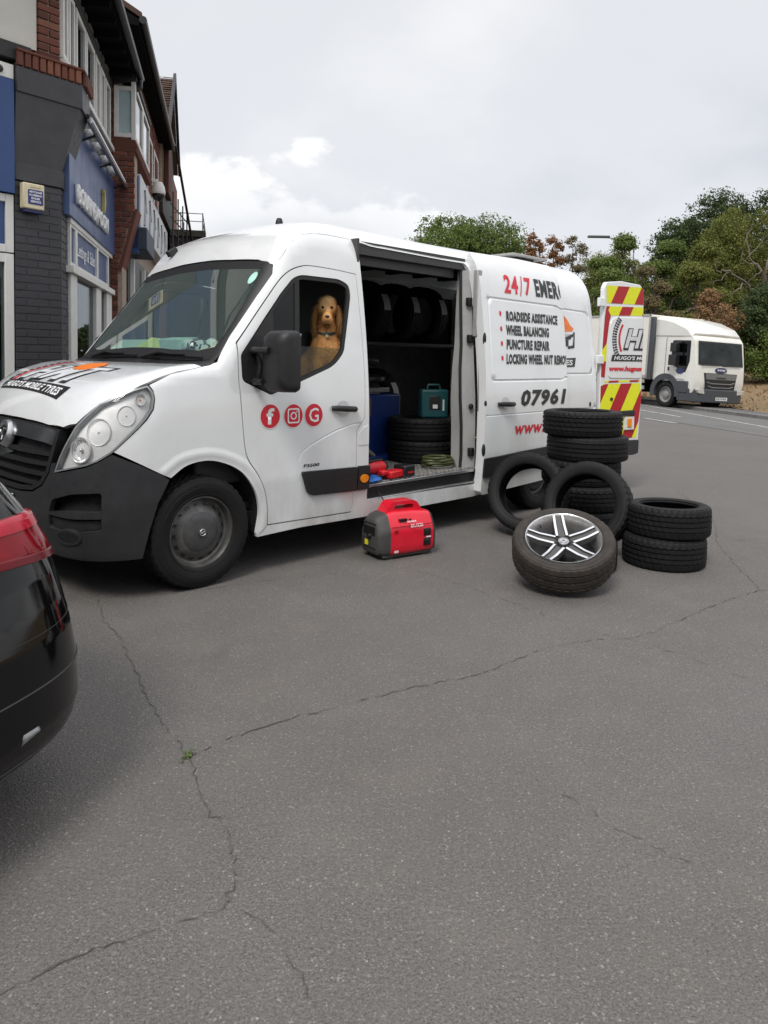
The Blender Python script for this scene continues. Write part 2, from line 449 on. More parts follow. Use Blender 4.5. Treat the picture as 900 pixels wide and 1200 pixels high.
def panel(name, loops, mp, mats, parent, h=.06, thick=.02, off=0., grooves=(), mirror=False, label=None):
    """cut the region bounded by loops (first outer, the rest holes; 2D in the map's own plane) from the body surface"""
    f = MAPS[mp]
    loops = [resample(l, h) for l in loops]
    pts, edges = [], []
    for lp in loops:
        b = len(pts); pts += lp; edges += [(b+i, b+(i+1) % len(lp)) for i in range(len(lp))]
    for g, w, dep in grooves:
        for o in (-1.22, -1, -.5, 0, .5, 1, 1.22):
            q = [Vector(p) for p in g]; line = []
            for i, p in enumerate(q):
                d = (q[min(i+1, len(q)-1)]-q[max(i-1, 0)]).normalized(); line.append(tuple(p+Vector((-d.y, d.x))*w*o))
            line = resample(line, h, False); ok = inside(np.array(line), loops); b = len(pts); pts += line
            edges += [(b+i, b+i+1) for i in range(len(line)-1) if ok[i] and ok[i+1]]
    A = np.array(loops[0]); x0, y0 = A.min(0); x1, y1 = A.max(0)
    gx, gy = np.meshgrid(np.arange(x0+h/2, x1, h), np.arange(y0+h/2, y1, h)); G = np.stack([gx.ravel(), gy.ravel()], -1)
    G = G[inside(G, loops)]
    if len(G):
        B = np.array(pts); keep = np.array([np.min(((B-p)**2).sum(1)) > (.45*h)**2 for p in G]); G = G[keep]
    pts = pts+[tuple(p) for p in G]
    r = delaunay_2d_cdt([Vector(p) for p in pts], edges, [], 0, 1e-6)
    V2 = np.array([tuple(v) for v in r[0]]); Tn = np.array([t for t in r[2] if len(t) == 3])
    C = V2[Tn].mean(1); Tn = Tn[inside(C, loops)]
    a = V2[Tn]; sg = (a[:, 1, 0]-a[:, 0, 0])*(a[:, 2, 1]-a[:, 0, 1])-(a[:, 1, 1]-a[:, 0, 1])*(a[:, 2, 0]-a[:, 0, 0])
    Tn = Tn[np.abs(sg) > 1e-9]; sg = sg[np.abs(sg) > 1e-9]; Tn[sg < 0] = Tn[sg < 0][:, ::-1]
    used = np.unique(Tn); re = np.full(len(V2), -1); re[used] = np.arange(len(used)); V2 = V2[used]; Tn = re[Tn]
    def pos(uv):
        P = f(uv); n = vnorm(P); return P+n*(off+groove_disp(uv, grooves))[:, None], n
    P, Nn = pos(V2)
    if grooves:
        e = .0015; pu = pos(V2+[e, 0])[0]-pos(V2-[e, 0])[0]; pv = pos(V2+[0, e])[0]-pos(V2-[0, e])[0]
        n2 = np.cross(pu, pv); n2 /= np.maximum(np.linalg.norm(n2, axis=1, keepdims=True), 1e-9)
        near = np.abs(groove_disp(V2, [(g, w*1.1, 1.) for g, w, d in grooves])) > 1e-3
        Nn = np.where(near[:, None], n2, Nn)
    if mirror: P[:, 1] = 2*YC-P[:, 1]; Nn[:, 1] *= -1; Tn = Tn[:, ::-1]
    ec = {}
    for t in Tn:
        for i in range(3):
            e = (t[i], t[(i+1) % 3]); ec[e] = 1
    bd = [e for e in ec if (e[1], e[0]) not in ec]
    faces = [tuple(int(i) for i in t) for t in Tn]; verts = P.tolist(); nrm = [Nn[i] for t in Tn for i in t]
    if thick:
        bv = sorted({i for e in bd for i in e}); inn = {}
        for i in bv: inn[i] = len(verts); verts.append((P[i]-Nn[i]*thick).tolist())
        for i, j in bd:
            q = (j, i, inn[i], inn[j]); fn = np.cross(P[i]-P[j], -Nn[i]); fn = fn/max(np.linalg.norm(fn), 1e-9)
            faces.append(tuple(int(k) for k in q)); nrm += [fn]*4
    me = bpy.data.meshes.new(name); me.from_pydata(verts, [], faces)
    me.polygons.foreach_set('use_smooth', [True]*len(faces)); me.update()
    me.normals_split_custom_set([tuple(n) for n in nrm])
    o = mesh_obj(name, me, parent, mats if isinstance(mats, list) else [mats])
    if label: o['label'] = label
    return o
def decal(me, mp, fn, name, mat, parent, off=.003, clip=None):
    """wrap a flat lettering mesh onto the body: fn turns its (a,b) into the map's plane"""
    if clip is not None:
        bm = bmesh.new(); bm.from_mesh(me)
        bmesh.ops.bisect_plane(bm, geom=bm.verts[:]+bm.edges[:]+bm.faces[:], plane_co=(clip, 0, 0), plane_no=(1, 0, 0), clear_outer=True)
        bm.to_mesh(me); bm.free()
    bm = bmesh.new(); bm.from_mesh(me); bmesh.ops.triangulate(bm, faces=bm.faces[:])
    for _ in range(5):
        le = [e for e in bm.edges if e.calc_length() > .05]
        if not le: break
        bmesh.ops.subdivide_edges(bm, edges=le, cuts=1); bmesh.ops.triangulate(bm, faces=bm.faces[:])
    bm.to_mesh(me); bm.free()
    co = np.empty(len(me.vertices)*3); me.vertices.foreach_get('co', co); co = co.reshape(-1, 3)
    uv = np.array([fn(a, b) for a, b in co[:, :2]], float)
    P = MAPS[mp](uv); P = P+vnorm(P)*off
    me.vertices.foreach_set('co', P.ravel()); me.materials.clear(); me.materials.append(mat); me.update()
    return link(bpy.data.objects.new(name, me), parent)
def flat(polys):
    me = bpy.data.meshes.new('shape'); v = []; f = []
    for p in polys:
        b = len(v); v += [(a, c, 0) for a, c in p]; f.append(tuple(range(b, b+len(p))))
    me.from_pydata(v, [], f); me.update(); return me

# ------------------------------------------------------------------ tyres
def tyre_mesh(name, R, w, rim, mat, seg=120, grooves=(-.27, -.09, .09, .27), sipe=.007, gw=.034):
    h = w/2; s = R-rim
    half = [(rim, -.80*h), (rim+.012, -.90*h), (rim+.05*s, -.93*h), (rim+.16*s, -1.0*h), (rim+.18*s, -.975*h), (rim+.22*s, -1.0*h), (rim+.5*s, -1.03*h), (rim+.52*s, -1.01*h), (rim+.56*s, -1.02*h),
            (rim+.76*s, -.98*h), (rim+.785*s, -.955*h), (R-.020, -.95*h), (R-.010, -.90*h), (R-.004, -.80*h)]
    tread = []
    for g in grooves:
        c = g*w
        tread += [(R, c-gw*w), (R-.009, c-gw*w*.7), (R-.009, c+gw*w*.7), (R, c+gw*w)]
    rib = [(R-.003, -.66*h)]+tread+[(R-.003, .66*h)]
    prof = half+rib+[(r, -z) for r, z in reversed(half)]
    inn = [(rim+.004, .72*h), (rim+.3*s, .86*h), (R-.022, .80*h), (R-.014, .5*h), (R-.014, -.5*h), (R-.022, -.80*h), (rim+.3*s, -.86*h), (rim+.004, -.72*h)]
    prof = prof+inn; n = len(half); nr = len(rib); sh = {n-3, n-2, n-1, n, n+nr-1, n+nr, n+nr+1, n+nr+2}
    mids = set(range(n+1, n+nr-1))
    def mod(i, j):
        if i in sh and j % 3 == 0: return -sipe
        if i in mids and (j+(i//4)) % 3 == 0: return -sipe*.9
        return 0.
    m = MB(); m.lathe(prof, seg, close=True, mod=mod)
    return m.mesh(name, mat, 32)
# ------------------------------------------------------------------ the white van
van = thing('panel_van', 'white high-roof panel van with its sliding side door open and red lettering', 'van', (-1.66597, 3.83637, 0), pi/2-.78249309)
WH = MATS['white']
ws_near = [(.955, .055), (.99, .07), (1.07, .09), (1.28, .11), (1.42, .125)]         # windscreen's near edge in plan
bon_side = [(.16, .235), (.21, .19), (.26, .15), (.33, .10), (.41, .062), (.49, .045), (.63, .035), (.78, .04), (.84, .048)]
def mirp(pl): return [(x, 2*YC-y) for x, y in pl]
# bonnet
front = [(.098, YC), (.101, .8), (.112, .5), (.128, .33)]
rear = [(.84, .048), (.79, .12), (.755, .3), (.745, .6), (.745, YC)]
half = front+bon_side+rear[1:]
bon = half+mirp(half)[::-1][1:-1]
bonnet = panel('bonnet', [bon], 'T', WH, van, .06, .025)
# cowl under the wipers
cow = [(.757, YC), (.757, .6), (.766, .3), (.80, .125), (.852, .055), (.935, .054), (.955, .085), (.915, .3), (.90, .6), (.90, YC)]
panel('wiper_cowl', [cow+mirp(cow)[::-1][1:-1]], 'T', BLK, van, .07, .02, -.012)
# windscreen: a dark ceramic border and the clear pane inside it
wtop = [(1.425, .125), (1.44, .15), (1.425, .3), (1.412, .6), (1.408, YC)]
wbot = [(.90, YC), (.90, .6), (.915, .3), (.945, .075)]
wh_ = wbot+ws_near[1:-1]+wtop
wo = wh_+mirp(wh_)[::-1][1:-1]
ib = [(.955, YC), (.955, .6), (.97, .3), (1.0, .16), (1.06, .145), (1.28, .165), (1.385, .185), (1.398, .22), (1.388, .35), (1.376, .6), (1.372, YC)]
wi = ib+mirp(ib)[::-1][1:-1]
panel('windscreen_border', [wo, wi], 'T', BLK, van, .06, .012, -.004)
WGL = glass('windscreen_glass', (.86, .96, .92), .95, 0, .10, (.34, .45, .41), refl=2.2)  # pale green diffuse haze lightens the pane in place of reflected light
wsp = panel('windscreen', [inset(wi, -.012)], 'T', WGL, van, .08, 0, -.007)
# roof: from the windscreen's head back to the tail
yr = lambda x: float(np.interp(x, [1.44, 1.7, 2.2, 5.6], [.15, .19, .21, .21]))
XR = [1.5, 1.56, 1.62, 1.7, 1.78, 1.86, 1.94, 2.02, 2.1, 2.2, 2.3, 2.45, 2.6, 2.8, 3.0, 3.3, 3.6, 4.0, 4.4, 4.8, 5.2, 5.53]
rf = [(1.414, YC), (1.418, .6), (1.431, .3), (1.446, .152)]+[(x, yr(x)-.02) for x in XR]+[(5.53, YC)]
roof = panel('roof', [rf+mirp(rf)[::-1][1:-1]], 'T', WH, van, .09, .0, -.0012)
# side: pillars, sill, roof rail and rear quarter in one pressing, open round both doors
shut = catm([(1.09, 1.51), (1.30, 1.76), (1.45, 1.93), (1.535, 2.0), (1.63, 2.04), (1.73, 2.055), (1.95, 2.050), (2.155, 2.035)], 4)
def arc(cx, cz, r, a0, a1, n=14): return [(cx+r*cos(radians(a0+(a1-a0)*i/n)), cz+r*sin(radians(a0+(a1-a0)*i/n))) for i in range(n+1)]
rz_ = lambda x: ztop(x, yr(x))
ra = arc(4.524, .36, .43, -8, 188)
doorback = [(2.155, 2.035), (2.178, 1.26), (2.172, .985), (2.095, .90), (2.095, .60), (2.07, .305)]
side = ([(1.09, 1.512)]+[(x, ztop(x, y)) for x, y in ws_near[1:]]+[(1.446, ztop(1.446, .152))]
        +[(x, rz_(x)) for x in XR]
        +[(5.53, .36)]+ra+[(4.05, .285), (3.5, .245), (2.2, .25), (1.61, .262), (1.245, .252), (1.325, .315), (2.065, .300)]
        +doorback[::-1][1:]+shut[::-1][1:-1])
opening = rnd([(2.205, 2.285), (2.215, .372), (3.535, .352), (3.55, 2.265)], [.02, .03, .05, .09])
mould_r = [(4.9, .62), (5.46, .645), (5.47, .46), (4.9, .445)]
gr_body = [([(4.86, 1.947), (5.42, 1.935), (5.455, 1.9), (5.468, 1.33), (5.44, 1.30), (4.86, 1.298)], .012, -.010),
           ([(4.86, .95), (5.53, .945)], .008, -.008), ([(5.44, 2.28), (5.452, 2.0), (5.495, 1.5), (5.505, .4)], .006, -.005)]
panel('body_side', [side, opening], 'S', WH, van, .07, .03, grooves=gr_body)
panel('body_side', [side], 'S', WH, van, .12, .03, mirror=True)
# front wing
hl3 = [(.08, .33, .75), (.10, .30, .84), (.12, .26, .92), (.16, .23, 1.01), (.21, .19, 1.08), (.26, .15, 1.14), (.33, .10, 1.18), (.41, .06, 1.22), (.49, .04, 1.243), (.508, .02, 1.21),
       (.514, .01, 1.17), (.503, .01, 1.11), (.46, .01, 1.05), (.41, .01, 1.0), (.34, .03, .93), (.28, .05, .87), (.22, .09, .825), (.17, .13, .80)]
archF = [(1.235, .28), (1.25, .43), (1.205, .57), (1.09, .705), (.90, .782), (.73, .772), (.615, .705)]
wing = ([(.29, .877), (.348, .932), (.418, .998), (.47, 1.048), (.512, 1.108), (.522, 1.17), (.515, 1.215), (.497, 1.247)]
        +[(x, ztop(x, y)) for x, y in ((.63, .031), (.78, .036), (.843, .044), (.90, .05), (.955, .052), (.988, .068))]
        +[(1.085, 1.508)]+catm([(1.083, 1.27), (1.090, 1.20), (1.112, .94), (1.142, .78), (1.225, .66), (1.285, .54), (1.310, .42), (1.318, .318)], 4)+[(1.243, .256)]
        +catm(archF, 5)+[(.555, .733)])
lip = [(1.243, .30), (1.258, .43), (1.212, .575), (1.094, .713), (.90, .79), (.725, .78), (.60, .71)]
for mir in (False, True):
    panel('front_wing', [wing], 'S', WH, van, .05, .02, mirror=mir, grooves=[(catm([(1.285, .30), (1.297, .44), (1.245, .60), (1.115, .745), (.905, .825), (.70, .815), (.575, .745)], 4), .035, .007)])
# bumper with fog pockets
c3 = lambda L: [toC(*p) for p in L]
bump_top = c3([(.555, .0, .727), (.42, .02, .80), (.283, .05, .862), (.22, .09, .818), (.17, .13, .79), (.08, .33, .742)])+[(.640, .80), (.625, .74), (.565, .66), (.47, .612), (.3, .592), (0, .588)]
bump_half = [(0, .235), (.35, .25), (.64, .275), (.85, .262), (1.075, .255), (1.11, .42), (1.150, .57), (1.207, .695)]+bump_top
bump = bump_half+[(-a, z) for a, z in bump_half[::-1] if a > 0]
pocket = rnd([(.632, .435), (.632, .535), (.655, .60), (.773, .642), (.905, .652), (.902, .44), (.78, .425)], .018)
pocketR = [(-a, z) for a, z in pocket[::-1]]
bumper = panel('bumper', [bump, pocket, pocketR], 'C', GRYPL, van, .05, .03, .006)
for s in (1, -1):
    pk = [(a*s, z) for a, z in pocket]
    pk = pk if s > 0 else pk[::-1]
    panel('bumper_intake', [inset(pk, -.012)], 'C', BLK, van, .05, 0, -.055)
    sh = [(a*s, z) for a, z in rnd([(.634, .512), (.634, .528), (.75, .542), (.903, .540), (.903, .505), (.75, .503)], .006)]
    panel('intake_shelf', [sh if s > 0 else sh[::-1]], 'C', GRYPL, van, .03, .06, .004)
    lo = [(a*s, z) for a, z in rnd([(.640, .436), (.634, .498), (.75, .49), (.900, .492), (.898, .445), (.78, .428)], .012)]
    panel('fog_panel', [lo if s > 0 else lo[::-1]], 'C', GRYPL, van, .03, .02, -.012)
    fp = [(.745+.07*cos(2*pi*i/20), .395+.045*sin(2*pi*i/20)) for i in range(20)]
    fp = [(a*s, z) for a, z in fp]
    panel('fog_lamp_surround', [fp if s > 0 else fp[::-1], inset(fp if s > 0 else fp[::-1], .014)], 'C', GRYPL, van, .03, .05, .012)
    panel('fog_lamp_blank', [inset(fp if s > 0 else fp[::-1], .012)], 'C', BLK, van, .03, 0, .010)
# grille: dark recess, slats, gloss strip, badge
g_half = [(0, .60), (.3, .604), (.46, .622), (.555, .668), (.612, .745), (.628, .80), (.645, .86), (.660, .93), (.668, .985), (.63, .992), (.45, 1.003), (.25, 1.006), (0, 1.006)]
g_all = g_half+[(-a, z) for a, z in g_half[::-1] if a > 0]
panel('grille_recess', [g_all], 'C', DARK, van, .06, 0, -.05)
panel('grille_frame', [g_all, inset(g_all, .026)], 'C', BLK, van, .05, .05, .002)
for i, (z, am) in enumerate([(.665, .50), (.725, .575), (.785, .605), (.845, .62)]):
    hf = [(0, z-.020), (am*.6, z-.018), (am, z-.012), (am+.004, z+.010), (am*.6, z+.008), (0, z+.008)]
    panel('grille_slat', [hf+[(-a, b) for a, b in hf[::-1] if a > 0]], 'C', BLK, van, .05, .045, -.006)
st = [(0, .915), (.3, .914), (.56, .905), (.632, .897), (.655, .975), (.62, .982), (.45, .992), (.2, .996), (0, .996)]
GLOSSK = simple('gloss_black_trim', (.10, .105, .115), .12, .6, var=.1)
panel('grille_strip', [st+[(-a, z) for a, z in st[::-1] if a > 0]], 'C', GLOSSK, van, .05, .02, .004)
bd = MB(); bd.lathe([(.0, .012), (.062, .014), (.075, .02), (.088, .018), (.095, .0), (.095, -.03)], 36)
bp = mapC(np.array([[0., .905]]))[0]; bn = vnorm(bp[None])[0]
badge = bd.build('badge', SILV, van); badge.rotation_euler = Vector(bn).to_track_quat('Z', 'Y').to_euler(); badge.location = Vector(bp)+Vector(bn)*.012
em = MB(); em.lathe([(0, .016), (.058, .017)], 30); em.build('badge_field', INK, badge)
# griffin-like emblem reduced to its raised strokes
em = MB(); em.tube([(-.035, -.03, .02), (-.01, .0, .02), (.012, .012, .02), (.03, .035, .02)], .008, 6); em.tube([(-.01, .0, .02), (-.028, .022, .02), (-.02, .042, .02)], .007, 6); em.tube([(.0, .006, .02), (.03, -.012, .02), (.034, -.036, .02)], .006, 6)
em.build('badge_emblem', CHROME, badge)
# number plate
pl = MB(); pl.box(-.26, .26, -.055, .055, 0, .008)
plate = pl.build('number_plate', simple('plate_white', (.72, .73, .72), .35), van, bevel=.003)
pp = Vector((.012, YC, .52)); plate.matrix_parent_inverse = Matrix(); plate.location = pp
plate.rotation_euler = (pi/2, 0, -pi/2)
t = fit_text("LD63 KXA", .46, .075, .02, 0); put_flat(t, 'lettering', INK, plate, (-.23, -.037, .0), (1, 0, 0), (0, 1, 0), .0095)
# headlamps
for mir in (False, True):
    hp = c3(hl3); hp2 = inset(hp, .010)
    HGL = glass('lamp_glass', (.99, .99, .99), 1.0, refl=.45)
    lamp = panel('headlight', [inset(hp, .004)], 'C', HGL, van, .05, 0, .002, mirror=mir)
    RFL = simple('lamp_reflector', (.93, .93, .92), .25, .0, var=.05, scale=30)
    panel('lamp_housing', [inset(hp, .004)], 'C', RFL, lamp, .04, 0, -.032, mirror=mir)
    panel('lamp_frame', [hp, inset(hp, .0085)], 'C', simple('lamp_grey', (.3, .31, .32), .35, .4), lamp, .05, .04, .004, mirror=mir)
    LC = simple('lamp_bulb_clear', (.74, .74, .74), .15, .2); LA = simple('lamp_bulb_amber', (.75, .2, .02), .25)
    RNG = simple('reflector_ring', (.78, .78, .78), .25, .2); BWL = simple('bowl_reflector', (.80, .80, .80), .12, .75, var=.12, scale=60)
    def bowl(nm, p, r, bulb, sq=.86):
        n = vnorm(np.array([p]))[0]
        if mir: n = n*np.array([1, -1, 1]); p = (p[0], 2*YC-p[1], p[2])
        b = MB(); b.lathe([(r*1.06, .004), (r*1.02, .010), (r*.97, .008), (r*.94, .002)], 32, 0)
        b.lathe([(r*.94, .002), (r*.80, -.010), (r*.50, -.020), (.012, -.024)], 32, 1)
        b.ball((0, 0, -.002), (r*.16, r*.16, .012), 12, 8, 2)
        o = b.build(nm, [RNG, BWL, bulb], lamp); o.location = Vector(p)-Vector(n)*.020; o.rotation_euler = Vector(n).to_track_quat('Z', 'Y').to_euler(); o.scale = (sq, 1, 1)
    bowl('main_beam_bowl', (.150, .170, .885), .070, LC); bowl('dip_beam_bowl', (.235, .120, .985), .075, LC)
    bowl('side_lamp_bowl', (.37, .055, 1.075), .056, LC); bowl('indicator_bowl', (.445, .03, 1.165), .032, LA)
# front door
dfr = [(x+.004, z-.006) for x, z in shut[:-1]]+[(2.150, 2.029), (2.172, 1.26), (2.166, .989), (2.089, .904), (2.089, .604), (2.065, .309), (1.327, .324)]+catm([(1.326, .326), (1.318, .42), (1.293, .542), (1.233, .663), (1.150, .783), (1.120, .94), (1.098, 1.20), (1.091, 1.272)], 4)
win = [(1.108, 1.43), (1.30, 1.665), (1.45, 1.84), (1.565, 1.955), (1.64, 1.982), (1.99, 1.982), (2.075, 1.945), (2.085, 1.87), (2.0, 1.53), (1.985, 1.46), (1.89, 1.365), (1.55, 1.245), (1.33, 1.172), (1.112, 1.265)]
win = rnd(win, [.02, .0, .0, .05, .04, .06, .06, .05, .08, .07, .09, .05, .02, .03])
for mir in (False, True):
    door = panel('door', [dfr, win], 'S', WH, van, .05, .035, mirror=mir,
                 grooves=[([(1.565, .735), (1.58, .775), (1.67, .825), (1.78, .87), (1.90, .912), (2.05, .945), (2.172, .955)], .007, -.006)])
    panel('window_seal', [win, inset(win, .028)], 'S', RUB, door, .05, .02, -.006, mirror=mir)
    bar = [(1.585, 1.96), (1.625, 1.96), (1.565, 1.26), (1.525, 1.25)]
    panel('window_bar', [bar], 'S', RUB, door, .05, .02, -.008, mirror=mir)
    q = [(1.36, 1.735), (1.45, 1.825), (1.56, 1.935), (1.60, 1.95), (1.54, 1.26), (1.36, 1.2)]
    DG = glass('door_glass', (.60, .68, .66), .6, refl=.7)
    panel('quarter_glass', [q], 'S', DG, door, .06, 0, -.014, mirror=mir)
    g = [(1.557, 1.50), (1.975, 1.485), (1.96, 1.45), (1.875, 1.375), (1.55, 1.26), (1.535, 1.26)] if not mir else inset(win, .02)
    panel('window_glass', [g], 'S', glass('green_door_glass', (.66, .72, .46), .75, 0, .05, (.10, .11, .04), refl=.7), door, .06, .004, -.018, mirror=mir)
    tri = [(1.118, 1.425), (1.30, 1.655), (1.372, 1.735), (1.36, 1.19), (1.33, 1.182), (1.122, 1.27)]
    panel('mirror_base', [tri], 'S', BLK, door, .05, .02, .006, mirror=mir)
    md = rnd([(1.578, .648), (2.088, .636), (2.085, .462), (1.675, .478), (1.635, .50)], [.02, .01, .01, .05, .06])
    panel('door_moulding', [md], 'S', BLK, door, .05, .03, .022, mirror=mir)
    hb = MB()
    hd = [(1.835, 1.072, 0), (2.075, 1.058, 0)]
    P0h = mapS(np.array([[1.845, 1.068], [1.88, 1.068], [1.96, 1.062], [2.04, 1.057], [2.07, 1.055]]))
    offs = [.006, .034, .045, .036, .008]
    pts = [(p[0], (p[1]-o) if not mir else 2*YC-(p[1]-o), p[2]) for p, o in zip(P0h, offs)]
    hb.tube(pts, [.017, .021, .022, .021, .017], 10); hb.build('handle', BLK, door, bevel=0)
    cup = [(1.955+.062*cos(2*pi*i/24), 1.063+.056*sin(2*pi*i/24)) for i in range(24)]
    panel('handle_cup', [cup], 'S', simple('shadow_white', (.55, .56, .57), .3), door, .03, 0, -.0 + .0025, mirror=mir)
# pillar block behind the door: fuel flap and rubbing strip with amber marker
panel('fuel_flap', [rnd([(2.105, .79), (2.105, .875), (2.165, .925), (2.21, .93), (2.21, .79)], [.01, .04, .03, .005, .01])], 'S', WH, van, .05, .015, .004)
pm = panel('pillar_moulding', [rnd([(2.100, .640), (2.212, .637), (2.212, .462), (2.097, .463)], .012)], 'S', BLK, van, .05, .03, .022)
mk = [(2.155+.040*cos(2*pi*i/20), .548+.030*sin(2*pi*i/20)) for i in range(20)]
panel('side_marker', [mk], 'S', simple('amber_lens', (.85, .27, .02), .2), pm, .03, .01, .030)
panel('side_moulding', [rnd(mould_r, .01)], 'S', BLK, van, .06, .03, .022)
# loading step under the door
sp = MB(); sp.box(2.225, 3.53, .045, .20, .33, .455); sp.build('loading_step', BLK, van, bevel=.01)
sp = MB(); sp.box(2.225, 3.53, .02, .05, .462, .486); sp.box(2.225, 3.53, .018, .05, .366, .378); sp.build('step_trim', SILV, van, bevel=.004)
# mirror
hs = MB()
def loft(m, secs, mi=0):
    n = len(secs[0]); b = [p for s in secs for p in s]
    f = [(i*n+j, i*n+(j+1) % n, (i+1)*n+(j+1) % n, (i+1)*n+j) for i in range(len(secs)-1) for j in range(n)]
    f += [tuple(range(n))[::-1], tuple(range((len(secs)-1)*n, len(secs)*n))]
    return m.add(b, f, mi)
def rsec(cx, cz, w, h, r, y, n=5):
    p = rnd([(cx-w/2, cz-h/2), (cx+w/2, cz-h/2), (cx+w/2, cz+h/2), (cx-w/2, cz+h/2)], r, n); return [(a, y, b) for a, b in p]
for mir in (False, True):
    sy = -1 if not mir else 1; yo = 0 if not mir else 2*YC
    # the shell faces forward (x) and spans outwards in y: sections along x
    def sec(x, y0, y1, z0, z1, r):
        p = rnd([(y0, z0), (y1, z0), (y1, z1), (y0, z1)], r, 5); return [(x, yo+(a if not mir else -a), b) for a, b in p]
    m = MB()
    secs = [sec(1.19, -.235, -.105, 1.27, 1.52, .05), sec(1.205, -.275, -.075, 1.225, 1.56, .06), sec(1.245, -.298, -.062, 1.202, 1.583, .055), sec(1.315, -.30, -.062, 1.20, 1.585, .045), sec(1.335, -.292, -.07, 1.208, 1.578, .04)]
    loft(m, secs); mh = m.build('mirror', BLK, van, smooth=50)
    m = MB(); m.box(1.330, 1.340, yo+(-.285 if not mir else .08), yo+(-.08 if not mir else .285), 1.34, 1.565); m.build('mirror_glass', CHROME, mh)
    m = MB()
    ys = lambda a: yo+(a if not mir else -a)
    m.tube([(1.21, ys(.04), 1.455), (1.175, ys(-.03), 1.46), (1.165, ys(-.10), 1.46), (1.18, ys(-.17), 1.458)], [.030, .022, .020, .020], 12)
    m.tube([(1.22, ys(.03), 1.26), (1.18, ys(-.03), 1.262), (1.185, ys(-.10), 1.262)], [.028, .020, .018], 12)
    m.tube([(1.225, ys(.015), 1.46), (1.23, ys(-.02), 1.36), (1.225, ys(.01), 1.26)], [.020, .022, .020], 12)
    m.build('mirror_arm', BLK, mh)
# wheels
VT = tyre_mesh('van_tyre', .345, .215, .214, RTYRE, 120, sipe=.006)
STEEL = simple('grey_steel', (.115, .112, .108), .45, .5, var=.3, scale=14)
def rimset(parent):
    r = MB(); r.lathe([(.222, .075), (.225, .092), (.212, .094), (.205, .078), (.198, .05), (.186, .042), (.168, .050), (.150, .066), (.128, .078), (.110, .080)], 60)
    r.lathe([(.205, .078), (.2, -.08), (.22, -.09)], 60); r.disc((0, 0, .03), .19, 40)
    rim = r.build('rim', STEEL, parent, 40)
    for i in range(16):
        hmb = MB()
        a = 2*pi*i/16; M = T(.167*cos(a), .167*sin(a), .051, 0, radians(22), 0).copy()
        M = Matrix.Rotation(a, 4, 'Z') @ T(.166, 0, .0535, 0, radians(28), 0)
        hmb.lathe([(.0, .0), (.0135, .0), (.0155, .001), (.0155, -.012)], 12, M=M)
        hmb.build('rim_hole', INK, parent)
    c = MB(); c.lathe([(.0, .104), (.028, .104), (.030, .098), (.075, .096), (.105, .090), (.120, .082), (.126, .070), (.126, .05)], 48)
    cap = c.build('hub_cap', simple('cap_grey', (.060, .061, .063), .5, .1, var=.25, scale=12), parent, 30)
    k = MB()
    for i in range(8):
        a = 2*pi*i/8+.2; k.box(-.0025, .0025, .055, .105, .090, .0965, M=Matrix.Rotation(a, 4, 'Z') @ T(0, 0, .0, radians(-4)))
    k.build('cap_rib', BLK, parent)
    e = MB(); e.lathe([(.016, .104), (.019, .107), (.022, .104)], 24, close=False); e.tube([(-.01, -.008, .105), (0, .002, .107), (.01, .01, .105)], .004, 6); e.build('cap_emblem', SILV, parent)
for nm, x, mir in (('f', .842, 0), ('f', .842, 1), ('r', 4.524, 0), ('r', 4.524, 1)):
    w = bpy.data.objects.new('wheel', None); link(w, van); w.empty_display_size = .1
    w.location = (x, .125 if not mir else 2*YC-.125, .345); w.rotation_euler = (pi/2, .3 if x < 1 else 1.1, 0) if not mir else (-pi/2, 0, 0)
    link(bpy.data.objects.new('tyre', VT), w); rimset(w)
for x, mir in ((.842, 0), (.842, 1), (4.524, 0), (4.524, 1)):
    ln = MB(); y0, y1 = (.03, .42) if not mir else (2*YC-.42, 2*YC-.03)
    pr = [(x+.432*cos(a), .36+.43*sin(a)) for a in np.linspace(-.25, pi+.25, 24)]
    b = len(ln.v)
    ln.add([(a, y0, c) for a, c in pr]+[(a, y1, c) for a, c in pr], [(i, i+1, 24+i+1, 24+i) for i in range(23)])
    yb = y1 if not mir else y0
    ln.add([(a, yb, c) for a, c in pr], [tuple(range(24))])
    ln.build('arch_liner', DARK, van)
ub = MB(); ub.box(1.25, 4.1, .10, 2*YC-.10, .27, .40); ub.box(.30, 1.25, .44, 2*YC-.44, .24, .42); ub.box(4.1, 5.5, .44, 2*YC-.44, .27, .42); ub.build('underbody', DARK, van)
# cargo floor, walls, roof lining, bulkhead
def chequer():
    t = MT('chequer_plate'); q = t.sepz()
    def lug(ang, sx, sy, ox, oy):
        c, s = cos(ang), sin(ang)
        a = t.math('ADD', t.math('MULTIPLY', q[0], c), t.math('MULTIPLY', q[1], s)); b = t.math('SUBTRACT', t.math('MULTIPLY', q[1], c), t.math('MULTIPLY', q[0], s))
        fa = t.math('SUBTRACT', t.math('FRACT', t.math('ADD', t.math('MULTIPLY', a, 1/sx), ox)), .5); fb = t.math('SUBTRACT', t.math('FRACT', t.math('ADD', t.math('MULTIPLY', b, 1/sy), oy)), .5)
        d = t.math('ADD', t.math('POWER', t.math('MULTIPLY', fa, 2.4), 2.), t.math('POWER', t.math('MULTIPLY', fb, 5.2), 2.)); return t.ramp(d, [(.5, 1.), (1., 0.)])
    h = t.math('MAXIMUM', lug(.785, .075, .075, 0, 0), lug(-.785, .075, .075, .5, .5))
    t.bump(h, .9, .006)
    g = t.ramp(t.noise(4, 6, .7), [(.3, (.16, .15, .14)), (.7, (.34, .32, .30))])
    return t.done(t.mix(t.math('MULTIPLY', h, .6), g, (.80, .77, .73)), .42, .55)
fl = MB(); fl.box(2.22, 5.48, .06, 2*YC-.08, .46, .49); fl.build('cargo_floor', chequer(), van)
